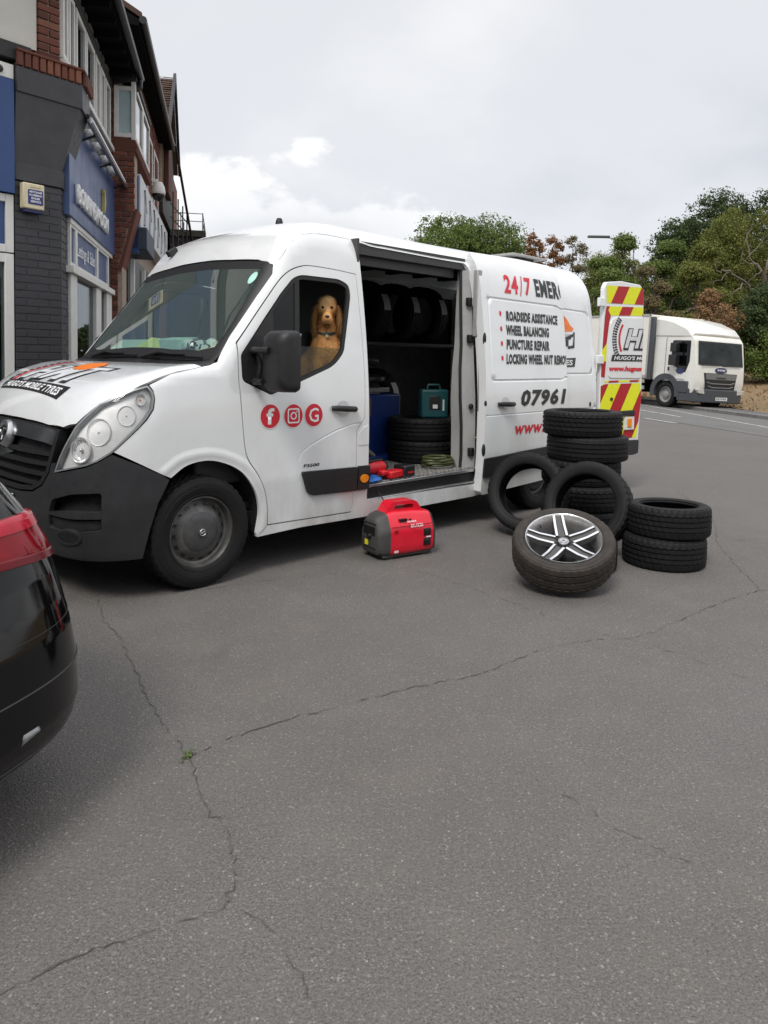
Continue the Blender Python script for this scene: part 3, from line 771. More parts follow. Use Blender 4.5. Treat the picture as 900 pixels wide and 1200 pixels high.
LIN = simple('grey_lining', (.020, .020, .022), .7, var=.2, scale=5)
PLY = simple('bulkhead_grey', (.055, .055, .058), .6, var=.12, scale=4)
wl = MB(); wl.box(2.22, 5.48, 2*YC-.14, 2*YC-.12, .49, 2.2); wl.build('cargo_wall', LIN, van)
wl = MB(); wl.box(2.18, 2.20, .12, 2*YC-.12, .42, 2.3); wl.build('bulkhead', PLY, van)
wl = MB()
for x in np.arange(2.35, 5.4, .42): wl.box(x, x+.07, .42, 2*YC-.42, 2.31, 2.345)
wl.box(2.22, 5.48, .40, 2*YC-.40, 2.346, 2.352)
wl.build('roof_lining', LIN, van)
# box-section rail above the opening and pressed inner pillars either side of it
rl = MB(); rl.box(2.23, 3.54, .20, .26, 2.20, 2.30); rl.box(2.23, 3.46, .26, .30, 2.13, 2.21)
for x in np.arange(2.35, 3.4, .19): rl.box(x, x+.09, .302, .306, 2.15, 2.19, 1)
rl.build('door_rail', [simple('rail_grey', (.05, .05, .052), .45, .2), DARK], van, bevel=.008)
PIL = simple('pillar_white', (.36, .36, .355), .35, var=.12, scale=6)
pi_ = MB()
prof = [(x+.142, z) for x, z in [(3.36, 2.20), (3.345, 1.9), (3.335, 1.55), (3.31, 1.35), (3.30, 1.1), (3.315, .85), (3.32, .6), (3.31, .49)]]
n = len(prof); v = []
for x, z in prof: v += [(x, .25, z), (x-.0, .14+.08*max(0, z-1)/1.2, z), (3.545, .075+.09*max(0, z-1)/1.2, z), (3.56, .065+.09*max(0, z-1)/1.2, z)]
pi_.add(v, [(i*4+j, i*4+j+1, i*4+j+5, i*4+j+4) for i in range(n-1) for j in range(3)])
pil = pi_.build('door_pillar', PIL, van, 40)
k = MB()
k.tube([(x-.004, .135+.08*max(0, z-1)/1.2, z) for x, z in prof], .013, 8); k.build('pillar_seal', RUB, pil)
k = MB()
for z, s in ((1.92, 1), (1.60, 1), (.62, 1)): k.box(3.50, 3.55, .06+.06*max(0, z-1), .10+.06*max(0, z-1), z-.03, z+.04)
k.lathe([(0, .02), (.022, .02), (.026, 0)], 16, M=T(3.51, .085, 1.02, pi/2)); k.build('pillar_catch', BLK, pil, bevel=.006)
# sliding door, run back along the outside
sdo = [(3.555, 2.29), (3.575, 2.31), (4.3, 2.325), (4.83, 2.315), (4.85, 2.26), (4.835, 1.6), (4.832, 1.25), (4.832, .315), (3.53, .27), (3.505, .30), (3.505, .6), (3.525, 1.2), (3.54, 1.9)]
sdo = sdo[::-1]
gsd = [([(4.72, 1.943), (3.66, 1.953), (3.635, 1.93), (3.618, 1.6), (3.612, 1.26), (3.63, 1.24), (4.745, 1.243), (4.80, 1.262), (4.83, 1.262)], .012, -.010), ([(3.54, .945), (4.825, .952)], .007, -.008), ([(4.72, 1.943), (4.78, 1.925), (4.835, 1.915)], .012, -.010)]
sd = panel('sliding_door', [sdo], 'S', WH, van, .05, .075, .075, grooves=gsd)
panel('door_moulding', [rnd([(3.512, .588), (4.825, .628), (4.825, .448), (3.512, .424)], .012)], 'S', BLK, sd, .06, .03, .095)
P0h = mapS(np.array([[3.69, 1.042], [3.73, 1.042], [3.81, 1.04], [3.88, 1.038], [3.915, 1.037]]))
hb = MB(); hb.tube([(p[0], p[1]-.075-o, p[2]) for p, o in zip(P0h, [.006, .034, .045, .036, .008])], [.017, .021, .022, .021, .017], 10); hb.build('handle', BLK, sd)
cup = [(3.80+.06*cos(2*pi*i/24), 1.045+.054*sin(2*pi*i/24)) for i in range(24)]
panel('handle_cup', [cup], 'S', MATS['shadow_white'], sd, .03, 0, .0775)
k = MB()
for x, z, a, b in ((3.535, 1.604, .02, .055), (3.485+.03, 1.054, .012, .025), (3.50, .655, .022, .055)):
    p = mapS(np.array([[x, z]]))[0]; k.ball((p[0]+.008, p[1]-.07, z), (a, .012, b), 14, 8)
k.build('door_buffer', RUB, sd)
fr = MB()
for z0, z1 in ((.33, .42), (.45, .9), (.98, 1.55), (1.62, 2.2)):
    p = mapS(np.array([[3.53, (z0+z1)/2]]))[0]; fr.box(3.535, 3.60, p[1]-.03, p[1]+.02, z0, z1)
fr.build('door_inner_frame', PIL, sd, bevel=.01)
# lettering on the sliding door
LO = .079
def sdtext(body, x, z, w, h, mat, shear=.18, bold=.035, clip=None, xs=None):
    me = fit_text(body, w, h, bold, shear, 1.12)
    return decal(me, 'S', lambda a, b: (x+a, z+b), 'lettering', mat, sd, LO, clip)
sdtext("24", 3.885, 2.012, .225, .152, RED, .15, .03); sdtext("/", 4.125, 2.0, .075, .17, RED, .2, .0); sdtext("7", 4.215, 2.012, .115, .152, RED, .15, .03)
sdtext("EMERGENCY", 4.385, 2.012, .98, .155, INK, .05, .04, clip=.435)
sdtext("ROADSIDE ASSISTANCE", 3.87, 1.762, .85, .092, INK, bold=.05)
sdtext("WHEEL BALANCING", 3.86, 1.637, .69, .092, INK, bold=.05)
sdtext("PUNCTURE REPAIR", 3.845, 1.511, .69, .092, INK, bold=.05)
sdtext("LOCKING WHEEL NUT REMOVAL", 3.83, 1.383, 1.10, .092, INK, bold=.05, clip=.992)
sdtext("07961", 4.04, 1.008, .765, .152, INK, .2, .045)
sdtext("www.hugos", 3.955, .725, .98, .15, RED, .2, .025, clip=.868)
for x, z in ((3.79, 1.826), (3.785, 1.691), (3.78, 1.563), (3.775, 1.436)):
    decal(flat([[(x+.015*cos(2*pi*i/16), z+.022*sin(2*pi*i/16)) for i in range(16)]]), 'S', lambda a, b: (a, b), 'bullet_mark', RED, sd, LO)
# company mark on the body behind the door's edge: orange cap over a letter, end of a banner
body_logo = lambda polys, mat, nm, o=.003: decal(flat(polys), 'S', lambda a, b: (a, b), nm, mat, van, o)
body_logo([[(4.86, 1.71), (5.11, 1.73), (5.13, 1.76), (5.07, 1.79), (5.03, 1.84), (4.96, 1.885), (4.86, 1.91)]], ORNG, 'orange_cap_mark')
body_logo([[(4.86, 1.635), (5.02, 1.64), (5.01, 1.58), (4.955, 1.57), (4.92, 1.46), (4.86, 1.45), (4.86, 1.60)]], INK, 'logo_letter')
body_logo([[(4.86, 1.66), (5.11, 1.675), (5.10, 1.70), (4.86, 1.69)]], SILVK, 'logo_letter')
body_logo([[(4.99, 1.575), (5.09, 1.585), (5.13, 1.70), (5.10, 1.70), (5.06, 1.645), (4.86, 1.635), (4.86, 1.655), (5.11, 1.672), (5.12, 1.72), (5.15, 1.72), (5.12, 1.56), (5.0, 1.548)][::-1]], INK, 'logo_letter', .0035)
body_logo([[(4.86, 1.365), (5.105, 1.37), (5.135, 1.462), (4.86, 1.452)]], INK, 'logo_banner')
decal(fit_text("ES", .14, .055, .03, .15), 'S', lambda a, b: (4.93+a, 1.385+b), 'lettering', WINK, van, .005)
k = MB(); p = mapS(np.array([[5.40, .985]]))[0]; k.ball((5.40, p[1], .985), (.016, .012, .026), 12, 8); k.build('body_buffer', RUB, van)
# door lettering and social roundels
for x, z, s in ((1.32, 1.035, 'f'), (1.51, 1.03, 'cam'), (1.685, 1.028, 'G')):
    R = .083
    ell = lambda rr, sx=1.: [(x+rr*cos(2*pi*i/32)*sx, z+rr*sin(2*pi*i/32)) for i in range(32)]
    decal(flat([ell(R)]), 'S', lambda a, b: (a, b), 'roundel', WINK, van, .0025)
    decal(flat([ell(R*.93)]), 'S', lambda a, b: (a, b), 'roundel', RED, van, .0035)
    if s == 'f':
        decal(fit_text("f", .062, .105, .03, 0), 'S', lambda a, b: (x-.031+a, z-.053+b), 'lettering', WINK, van, .0045)
    elif s == 'G':
        decal(fit_text("G", .085, .098, .01, 0), 'S', lambda a, b: (x-.043+a, z-.049+b), 'lettering', WINK, van, .0045)
    else:
        def rr(w, r): return rnd([(x-w, z-w), (x+w, z-w), (x+w, z+w), (x-w, z+w)], r, 5)
        def ring(o, i):
            n = len(o); return [[o[k], o[(k+1) % n], i[(k+1) % n], i[k]] for k in range(n)]
        c = lambda q: [(x+q*cos(2*pi*i/20), z+q*sin(2*pi*i/20)) for i in range(20)]
        decal(flat(ring(rr(.050, .018), rr(.040, .013))+ring(c(.026), c(.017))+[[(x+.026+.006*cos(t), z+.027+.006*sin(t)) for t in np.linspace(0, 5.5, 8)]]), 'S', lambda a, b: (a, b), 'camera_mark', WINK, van, .0045)
decal(fit_text("F3500", .14, .022, .03, .1), 'S', lambda a, b: (1.60+a, .674+b), 'lettering', INK, van, .003)
# bonnet mark: tyre arc, letters, orange cap, banner
bl = lambda me, nm, mat, o: decal(me, 'T', lambda a, b: (.30+b, 1.63-a), nm, mat, van, o)
def arcband(cx, cy, r0, r1, a0, a1, n=16, sq=1.):
    q = [radians(a0+(a1-a0)*i/n) for i in range(n+1)]
    o = [(cx+r1*cos(t), cy+r1*sin(t)*sq) for t in q]; i_ = [(cx+r0*cos(t), cy+r0*sin(t)*sq) for t in q]
    return [[o[k], o[k+1], i_[k+1], i_[k]] for k in range(n)]
bl(flat(arcband(.40, .10, .335, .375, 120, 205)), 'tyre_arc_mark', RED, .002)
bl(flat([p for k in range(14) for p in arcband(.40, .10, .395, .44, 118+k*6.2, 118+k*6.2+4, 2)]), 'tyre_arc_mark', INK, .002)
def outlined(put, body, a, b, w, h, shear):
    m1 = fit_text(body, w+.06, h+.045, .06, shear); 
    for v in m1.vertices: v.co.x += a-.01; v.co.y += b-.025
    m2 = fit_text(body, w, h, .03, shear)
    for v in m2.vertices: v.co.x += a+.012; v.co.y += b
    return m1, m2
m1, m2 = outlined(bl, "HMT", .14, .0, .96, .225, .3)
bl(m1, 'logo_letter', INK, .002); bl(m2, 'logo_letter', simple('pale_vinyl', (.66, .67, .69), .35), .0035)
bl(flat([[(.70+.16*cos(t)*(1+.06*sin(7*t)), .25+.095*sin(t)*(1+.1*sin(5*t+1))) for t in np.linspace(0, 2*pi, 26)[:-1]]]), 'orange_cap_mark', ORNG, .005)
bl(flat([[(.0, -.085), (1.06, -.115), (1.10, -.045), (.02, -.02)]]), 'logo_banner', INK, .002)
m = fit_text("HUGO'S MOBILE TYRES", .98, .045, .03, .2)
for v in m.vertices: v.co.y += -.078-.026*v.co.x; v.co.x += .05
bl(m, 'lettering', WINK, .0035)
# wipers
def wiper(p0, p1, piv):
    m = MB(); a = mapT(np.array([[p0[0]+(p1[0]-p0[0])*k/8, p0[1]+(p1[1]-p0[1])*k/8] for k in range(9)])); n = vnorm(a)
    m.tube([tuple(q+w*.012) for q, w in zip(a, n)], .008, 6); m.tube([tuple(q+w*.028) for q, w in zip(a[2:7], n[2:7])], .008, 6)
    pv = mapT(np.array([piv]))[0]; m.tube([tuple(pv+np.array([0, 0, .03])), tuple(a[4]*.6+pv*.4+np.array([0, 0, .045])), tuple(a[4]+n[4]*.03)], [.014, .011, .008], 8)
    m.build('wiper', BLK, van)
wiper((.935, .18), (.90, .92), (.84, .80)); wiper((.905, .98), (.915, 1.75), (.835, 1.55))
# screen sticker, aerial, roof vent, high-level edge marker
st = mapT(np.array([[1.345, .235]]))[0]
decal(flat([[(1.345+.032*cos(2*pi*i/18), .245+.036*sin(2*pi*i/18)) for i in range(18)]]), 'T', lambda a, b: (a, b), 'screen_sticker', simple('mint_sticker', (.45, .75, .66), .4), wsp, -.003)
am = MB(); am.lathe([(.0, .05), (.012, .05), (.02, .045), (.028, .02), (.03, 0)], 16); am.build('aerial', BLK, van, loc=(1.92, .72, ztop(1.92, .72)-.003))
am = MB(); am.box(4.75, 5.35, .55, .95, 2.50, 2.525); am.box(4.9, 5.2, .6, .9, 2.44, 2.502, 1); am.build('roof_vent', [simple('vent_grey', (.36, .35, .34), .5), DARK], van, bevel=.008)
p = mapT(np.array([[1.50, 1.58]]))[0]; am = MB(); am.box(-.03, .06, -.025, .025, 0, .05); am.build('roof_clip', BLK, van, bevel=.008, loc=tuple(p), rot=(0, -.6, 0))
# rear: closed right leaf, open left leaf standing straight back
rr_ = MB(); rr_.box(5.50, 5.54, YC+.01, 2*YC-.10, .50, 2.25); rr_.build('rear_door', WH, van, bevel=.02)
rr_ = MB(); rr_.box(5.46, 5.525, .34, 2*YC-.34, 2.20, 2.33); rr_.box(5.40, 5.62, .10, 2*YC-.10, .30, .47, 1); rr_.box(5.45, 5.522, .20, .28, .48, 2.2); rr_.build('rear_frame', [WH, GRYPL], van, bevel=.015)
rdE = bpy.data.objects.new('rear_door', None); link(rdE, van); rdE.location = (5.57, -.012, 0); rdE.rotation_euler = (0, 0, atan2(-.19, .98)); rdE['label'] = 'open rear door with red and yellow chevrons'
# local: x along the door from its hinge, -y is its outer face
out = rnd([(.0, .83), (.012, 1.46), (.026, 2.0), (.025, 2.20), (.06, 2.265), (.30, 2.29), (.62, 2.272), (.685, 2.21), (.694, 1.85), (.703, 1.0), (.66, .42), (.575, .405), (.03, .42)][::-1], .02)
lf = MB(); lf.prism(out, .0, .055, 'y'); leaf = lf.build('door_leaf', WH, rdE, bevel=.008)
def rd(polys, mat, nm, lift=.002):
    me = flat(polys)
    return put_flat(me, nm, mat, rdE, (0, 0, 0), (1, 0, 0), (0, 0, 1), lift)
def clip(poly, keep):  # convex clip (Sutherland-Hodgman), keep counter-clockwise
    o = poly
    for i in range(len(keep)):
        a = Vector(keep[i]); b = Vector(keep[(i+1) % len(keep)]); e = b-a; q = o; o = []
        for j in range(len(q)):
            p, r = Vector(q[j]), Vector(q[(j+1) % len(q)]); dp = e.x*(p-a).y-e.y*(p-a).x; dr = e.x*(r-a).y-e.y*(r-a).x
            if dp >= 0: o.append(tuple(p))
            if dp*dr < 0: t = dp/(dp-dr); o.append(tuple(p+(r-p)*t))
        if not o: return []
    return o
def chev(keep, x0, zref):
    """45-degree bands: crimson stripes over a yellow field"""
    rd([keep], YEL, 'chevron_field', .002)
    st = []
    for k in range(-4, 6):
        a = x0+k*.385; s = clip([(a, zref-1.2), (a+.185, zref-1.2), (a+.185+1.62, zref+1.5), (a+1.62, zref+1.5)], keep)
        if len(s) > 2: rd([s], CRIM, 'chevron_stripe', .0035)
chev([(.066, 2.045), (.675, 2.058), (.676, 2.20), (.64, 2.245), (.055, 2.228)], .13-.72, 2.04)
up = [(.095, 1.915), (.679, 1.938), (.676, 2.03), (.066, 2.012)]; chev(up, .0-.72-.055, 2.03)
lft = [(.013, 1.24), (.10, 1.24), (.125, 1.915), (.066, 2.012), (.03, 1.9)]; 
rd([[(.02, 1.55), (.085, 1.62), (.118, 1.85), (.14, 1.915), (.066, 2.012), (.045, 1.9)]], CRIM, 'chevron_stripe', .003)
rd([[(.015, 1.43), (.09, 1.43), (.09, 1.63), (.02, 1.56)]], YEL, 'chevron_field', .0025)
rd([[(.012, 1.27), (.07, 1.26), (.085, 1.43), (.015, 1.43)]], CRIM, 'chevron_stripe', .003)
low = [(.02, .60), (.63, .60), (.695, 1.02), (.672, 1.20), (.075, 1.19), (.012, 1.17)]; chev(low, -.05-.72, 1.19)
rd([[(.075, 1.205), (.672, 1.215), (.672, 1.235), (.075, 1.225)]], YEL, 'chevron_field', .002)
rd([[(.13, 1.206), (.29, 1.208), (.305, 1.23), (.145, 1.227)]], CRIM, 'chevron_stripe', .0035); rd([[(.48, 1.211), (.63, 1.213), (.645, 1.235), (.495, 1.232)]], CRIM, 'chevron_stripe', .0035)
k = MB(); k.prism(rnd([(.13, 1.255), (.672, 1.25), (.68, 1.915), (.19, 1.90), (.13, 1.84)], .04), -.008, .002, 'y'); k.build('window_blank', WH, rdE, bevel=.004)
# tyre emblem and name on the blank, cut off at the door's edge
rd(arcband(.62, 1.675, .325, .355, 148, 208, 14, .85), RED, 'tyre_arc_mark', .0115)
rd([p for q in range(15) for p in arcband(.62, 1.675, .385, .425, 143+q*4.6, 143+q*4.6+3, 2, .85)]+[p for q in range(15) for p in arcband(.62, 1.675, .432, .455, 143+q*4.6, 143+q*4.6+3, 2, .85)], INK, 'tyre_arc_mark', .0115)
me = fit_text("HMT", .86, .24, .07, .28); bm = bmesh.new(); bm.from_mesh(me); bmesh.ops.bisect_plane(bm, geom=bm.verts[:]+bm.edges[:]+bm.faces[:], plane_co=(.335, 0, 0), plane_no=(1, 0, 0), clear_outer=True); bm.to_mesh(me); bm.free()
put_flat(me, 'logo_letter', INK, rdE, (.345, 0, 1.555), (1, 0, 0), (0, 0, 1), .0115)
me = fit_text("HMT", .82, .205, .03, .28); bm = bmesh.new(); bm.from_mesh(me); bmesh.ops.bisect_plane(bm, geom=bm.verts[:]+bm.edges[:]+bm.faces[:], plane_co=(.312, 0, 0), plane_no=(1, 0, 0), clear_outer=True); bm.to_mesh(me); bm.free()
put_flat(me, 'logo_letter', MATS['pale_vinyl'], rdE, (.367, 0, 1.58), (1, 0, 0), (0, 0, 1), .013)
rd([[(.155, 1.435), (.675, 1.437), (.675, 1.508), (.175, 1.504)]], INK, 'logo_banner', .0115)
def rdtext(body, x, z, w, h, mat, cl, bold=.03, sh=.18):
    me = fit_text(body, w, h, bold, sh); bm = bmesh.new(); bm.from_mesh(me); bmesh.ops.bisect_plane(bm, geom=bm.verts[:]+bm.edges[:]+bm.faces[:], plane_co=(cl, 0, 0), plane_no=(1, 0, 0), clear_outer=True); bm.to_mesh(me); bm.free()
    put_flat(me, 'lettering', mat, rdE, (x, 0, z), (1, 0, 0), (0, 0, 1), .013)
rdtext("HUGO'S MOBILE TYRES", .20, 1.450, 1.0, .042, WINK, .472)
rdtext("www.hugosmobiletyres", .125, 1.315, 1.05, .07, RED, .548, .05)
k = MB(); k.prism(rnd([(.09, .845), (.565, .845), (.565, .905), (.10, .895)], .015), -.03, .0, 'y'); k.build('rear_handle', BLK, rdE, bevel=.008)
k = MB(); k.box(.405, .565, -.022, 0, .69, .835); k.box(.445, .515, -.030, -.020, .72, .815, 1); k.build('door_lamp', [simple('plate_white2', (.7, .7, .7), .3), MATS['amber_lens']], rdE, bevel=.006)
k = MB(); k.prism(rnd([(.02, .43), (.575, .41), (.655, .425), (.66, .575), (.02, .585)], .02), -.02, .0, 'y'); k.build('door_moulding', GRYPL, rdE, bevel=.008)
k = MB(); k.lathe([(0, .012), (.016, .012), (.02, 0)], 14, M=T(.19, -.002, 1.03, pi/2)); k.build('door_lock', INK, rdE)
k = MB()
for z in (.75, 1.45, 2.05): k.box(-.06, .03, -.022, .02, z-.045, z+.045)
k.build('hinge', WH, rdE, bevel=.006)
# cab interior
cb = MB(); cb.box(.95, 2.15, .15, 2*YC-.15, .42, .46); cb.build('cab_floor', DARK, van)
TRIM = simple('dash_plastic', (.035, .037, .04), .6, bump=.1, scale=25)
ds = MB(); ds.prism([(.86, 1.32), (.98, 1.395), (1.15, 1.445), (1.35, 1.42), (1.42, 1.28), (1.40, 1.0), (1.30, .6), (.85, .6)], .14, 2*YC-.14, 'y'); ds.build('dashboard', TRIM, van, bevel=.02)
CL = simple('seat_cloth', (.04, .042, .05), .85, bump=.2, scale=40)
for y in (.78, 1.50):
    sb = MB(); sb.box(1.62, 2.08, y-.22, y+.24, .86, 1.02); sb.build('seat_cushion', CL, van, bevel=.05, seg=3)
    sb = MB(); sb.box(2.04, 2.15, y-.22, y+.24, 1.02, 1.62); sb.build('seat_back', CL, van, bevel=.04, seg=3)
sw = MB(); sw.lathe([(.19+.016*cos(t), .016*sin(t)) for t in np.linspace(0, 2*pi, 9)[:-1]], 40, close=True, M=T(1.46, 1.55, 1.25, 0, -.9)); sw.ball((1.45, 1.55, 1.24), (.07, .07, .05)); sw.build('steering_wheel', BLK, van)
# ------------------------------------------------------------------ ground
KA, KD = Vector((10.60, 22.3)), Vector((-.18, .984)).normalized()      # kerb line: a point and its direction
KN = Vector((KD.y, -KD.x))                                             # to its right
def smooth(t): t = max(0., min(1., t)); return t*t*(3-2*t)
def gz(x, y):
    d = (Vector((x, y))-KA).dot(KN)
    z = -.045*max(0., min(x, 13.)-8.) if y > 6 else -.045*max(0., min(x, 13.)-8.)*smooth(y/6)
    if d > 1.3: z += .085*min(d-1.3, 14)*smooth((d-1.3)/1.5)+.012*max(0, min(d-15, 60))
    return z
def asphalt(name, base, spec, warm):
    t = MT(name)
    big = t.noise(.55, 5, .6, .4); mid = t.noise(3.2, 5, .65); fine = t.noise(95, 4, .75)
    f2 = t.noise(190, 3, .7); fm = t.math('ADD', t.math('MULTIPLY', fine, .6), t.math('MULTIPLY', f2, .4))
    c = t.ramp(fm, [(.34, tuple(b*.36 for b in base)), (.44, tuple(b*.80 for b in base)), (.52, base), (.60, tuple(b*1.3 for b in base)), (.68, tuple(b*1.95 for b in base))])
    c = t.mix(t.ramp(big, [(.35, 0.), (.7, .55)]), c, tuple(b*w*.72 for b, w in zip(base, warm)), 'MIX')
    c = t.mix(t.math('MULTIPLY', t.ramp(mid, [(.45, 0.), (.75, 1.)]), .3), c, tuple(b*w*1.35 for b, w in zip(base, warm)))
    # pale chippings of several sizes
    for sc, th, amt, col in ((58, .17, .8, (.36, .34, .31)), (110, .24, .75, (.30, .28, .26)), (23, .06, .9, (.50, .47, .42))):
        v = t.voro(sc); pick = t.ramp(t.noise(sc*.55, 1), [(.52, 0.), (.56, 1.)])
        c = t.mix(t.math('MULTIPLY', t.math('MULTIPLY', t.ramp(v, [(th, 1.), (th*1.5, 0.)]), pick), amt*spec*.55), c, col)
    # oil and damp stains
    c = t.mix(t.ramp(t.noise(.9, 4, .5, 1.), [(.68, 0.), (.86, .3)]), c, tuple(b*.35 for b in base))
    h = t.math('ADD', t.math('MULTIPLY', fine, .5), t.math('ADD', t.math('MULTIPLY', t.voro(140), -.6), t.math('MULTIPLY', mid, .8)))
    t.bump(h, .75, .007)
    return t.done(c, t.ramp(mid, [(.3, .72), (.7, .9)]), 0, .35)
ASPH = asphalt('forecourt_asphalt', (.134, .127, .122), 1., (1.06, 1., .92))
ROADM = asphalt('road_asphalt', (.150, .147, .143), .6, (1., 1., 1.))
def sheet(name, xs, ys, mat, dz=0., keep=None, kind='structure'):
    v = [(x, y, gz(x, y)+dz) for y in ys for x in xs]; nx = len(xs); f = []
    for j in range(len(ys)-1):
        for i in range(nx-1):
            cx, cy = (xs[i]+xs[i+1])/2, (ys[j]+ys[j+1])/2
            if keep is None or keep(cx, cy): f.append((j*nx+i, j*nx+i+1, (j+1)*nx+i+1, (j+1)*nx+i))
    me = bpy.data.meshes.new(name); me.from_pydata(v, [], f); me.polygons.foreach_set('use_smooth', [True]*len(f)); me.update()
    o = mesh_obj(name, me, None, [mat]); tag(o, kind=kind); return o
xs = [-300, -150, -80, -40, -20]+[x for x in np.arange(-12, 30, 1.0)]+[34, 40, 50, 65, 90, 150, 320]
ys = [-80, -30, -12]+[y for y in np.arange(-6, 60, 1.5)]+[66, 75, 90, 120, 180, 320, 600]
sheet('ground', [float(x) for x in xs], [float(y) for y in ys], ASPH)
def ribbon(name, line, w0, w1, mat, dz, step=1.0, kind='structure'):
    """a strip along a ground polyline from w0 to w1 to the right of it, following the ground"""
    pts = [Vector(p) for p in line]; dense = []
    for a, b in zip(pts[:-1], pts[1:]):
        k = max(1, int((b-a).length/step)); dense += [a+(b-a)*i/k for i in range(k)]
    dense.append(pts[-1]); v = []; n = max(2, int(abs(w1-w0)/step)+1)
    for i, p in enumerate(dense):
        d = (dense[min(i+1, len(dense)-1)]-dense[max(i-1, 0)]).normalized(); r = Vector((d.y, -d.x))
        for k in range(n):
            q = p+r*(w0+(w1-w0)*k/(n-1)); v.append((q.x, q.y, gz(q.x, q.y)+dz))
    f = [(i*n+k, i*n+k+1, (i+1)*n+k+1, (i+1)*n+k) for i in range(len(dense)-1) for k in range(n-1)]
    me = bpy.data.meshes.new(name); me.from_pydata(v, [], f); me.polygons.foreach_set('use_smooth', [True]*len(f)); me.update()
    o = mesh_obj(name, me, None, [mat]); return tag(o, kind=kind)
kl = [KA-KD*26, KA+KD*90]
ribbon('road', kl, -4.3, -.01, ROADM, .006)
PAINT = None
t = MT('road_paint'); n_ = t.noise(7, 6, .7); PAINT = t.done(t.ramp(n_, [(.40, (.16, .155, .15)), (.56, (.55, .54, .51))]), .7)
ml = lambda a, b, w: ribbon('road_marking', [a, b], -w/2, w/2, PAINT, .0105)
ml((9.04, 29.0), (9.00, 14.0), .12)
ml((6.69, 19.04), (6.95, 17.45), .13); ml((6.25, 22.6), (6.50, 20.6), .13); ml((5.85, 26.2), (6.07, 24.2), .13)
ml((7.62, 24.2), (7.9, 19.6), .11)
# kerb and pavement beyond the road
KST = simple('kerb_stone', (.17, .165, .16), .8, var=.25, scale=5, bump=.2)
for i in range(46):
    a = KA+KD*(-20+i*1.2); b = KA+KD*(-20+i*1.2+1.185)
    m = MB(); v = []
    for p in (a, b):
        for w, z in ((0, -.05), (0, .10), (.02, .12), (.13, .12), (.13, -.05)):
            q = p+KN*w; v.append((q.x, q.y, gz(p.x, p.y)+z))
    m.add(v, [(0, 1, 6, 5), (1, 2, 7, 6), (2, 3, 8, 7), (3, 4, 9, 8), (4, 3, 2, 1, 0), (5, 6, 7, 8, 9)])
    o = m.build('kerb', KST); tag(o, kind='structure')
PAVE = asphalt('pavement_tarmac', (.125, .122, .12), .5, (1, 1, 1))
ribbon('pavement', kl, .12, 1.5, PAVE, .115)
def verge_mat():
    t = MT('dry_grass_earth'); a = t.noise(.5, 5, .6); b = t.noise(14, 5, .7)
    c = t.ramp(b, [(.25, (.085, .055, .03)), (.5, (.22, .145, .075)), (.75, (.34, .245, .125))])
    c = t.mix(t.ramp(a, [(.5, 0.), (.75, .6)]), c, (.10, .095, .035)); t.bump(b, .8, .05); return t.done(c, .95)
VERG = verge_mat()
sheet('grass_verge', [float(x) for x in np.arange(10, 60, 1.0)], [float(y) for y in np.arange(-4, 90, 1.5)], VERG, .10, keep=lambda x, y: (Vector((x, y))-KA).dot(KN) > 1.6)
# far ground behind the car park, dry grass under the trees
sheet('grass_field', [float(x) for x in np.arange(-18, 13, 1.0)], [float(y) for y in np.arange(40, 130, 3.0)], VERG, .03, keep=lambda x, y: (Vector((x, y))-KA).dot(KN) < -5.0)
# tufts of dry grass on the verge
def tufts():
    v = []; f = []; R = random.Random(3)
    for _ in range(7000):
        s = R.uniform(-8, 40); w = 1.7+R.random()**1.3*16; p = KA+KD*s+KN*w; x, y = p; z = gz(x, y)+.09; hgt = R.uniform(.05, .16)*(1.4 if w > 9 else 1); a = R.uniform(0, 6.28); l = R.uniform(.02, .05)
        dx, dy = cos(a)*l, sin(a)*l; ox, oy = R.uniform(-.15, .15), R.uniform(-.15, .15); b = len(v)
        v += [(x-dx, y-dy, z), (x+dx, y+dy, z), (x+ox, y+oy, z+hgt)]; f.append((b, b+1, b+2))
    me = bpy.data.meshes.new('dry_grass'); me.from_pydata(v, [], f); return me
t = MT('dry_grass_blades'); g = t.n('ShaderNodeNewGeometry'); t.p.inputs['Roughness'].default_value = .9
t.done(t.ramp(g.outputs['Random Per Island'], [(0, (.13, .08, .035)), (.5, (.24, .145, .07)), (.85, (.28, .19, .095)), (1, (.10, .105, .035))]), .9)
tag(mesh_obj('dry_grass', tufts(), None, [t.m]), 'dry brown grass on the verge behind the lorry', kind='stuff')
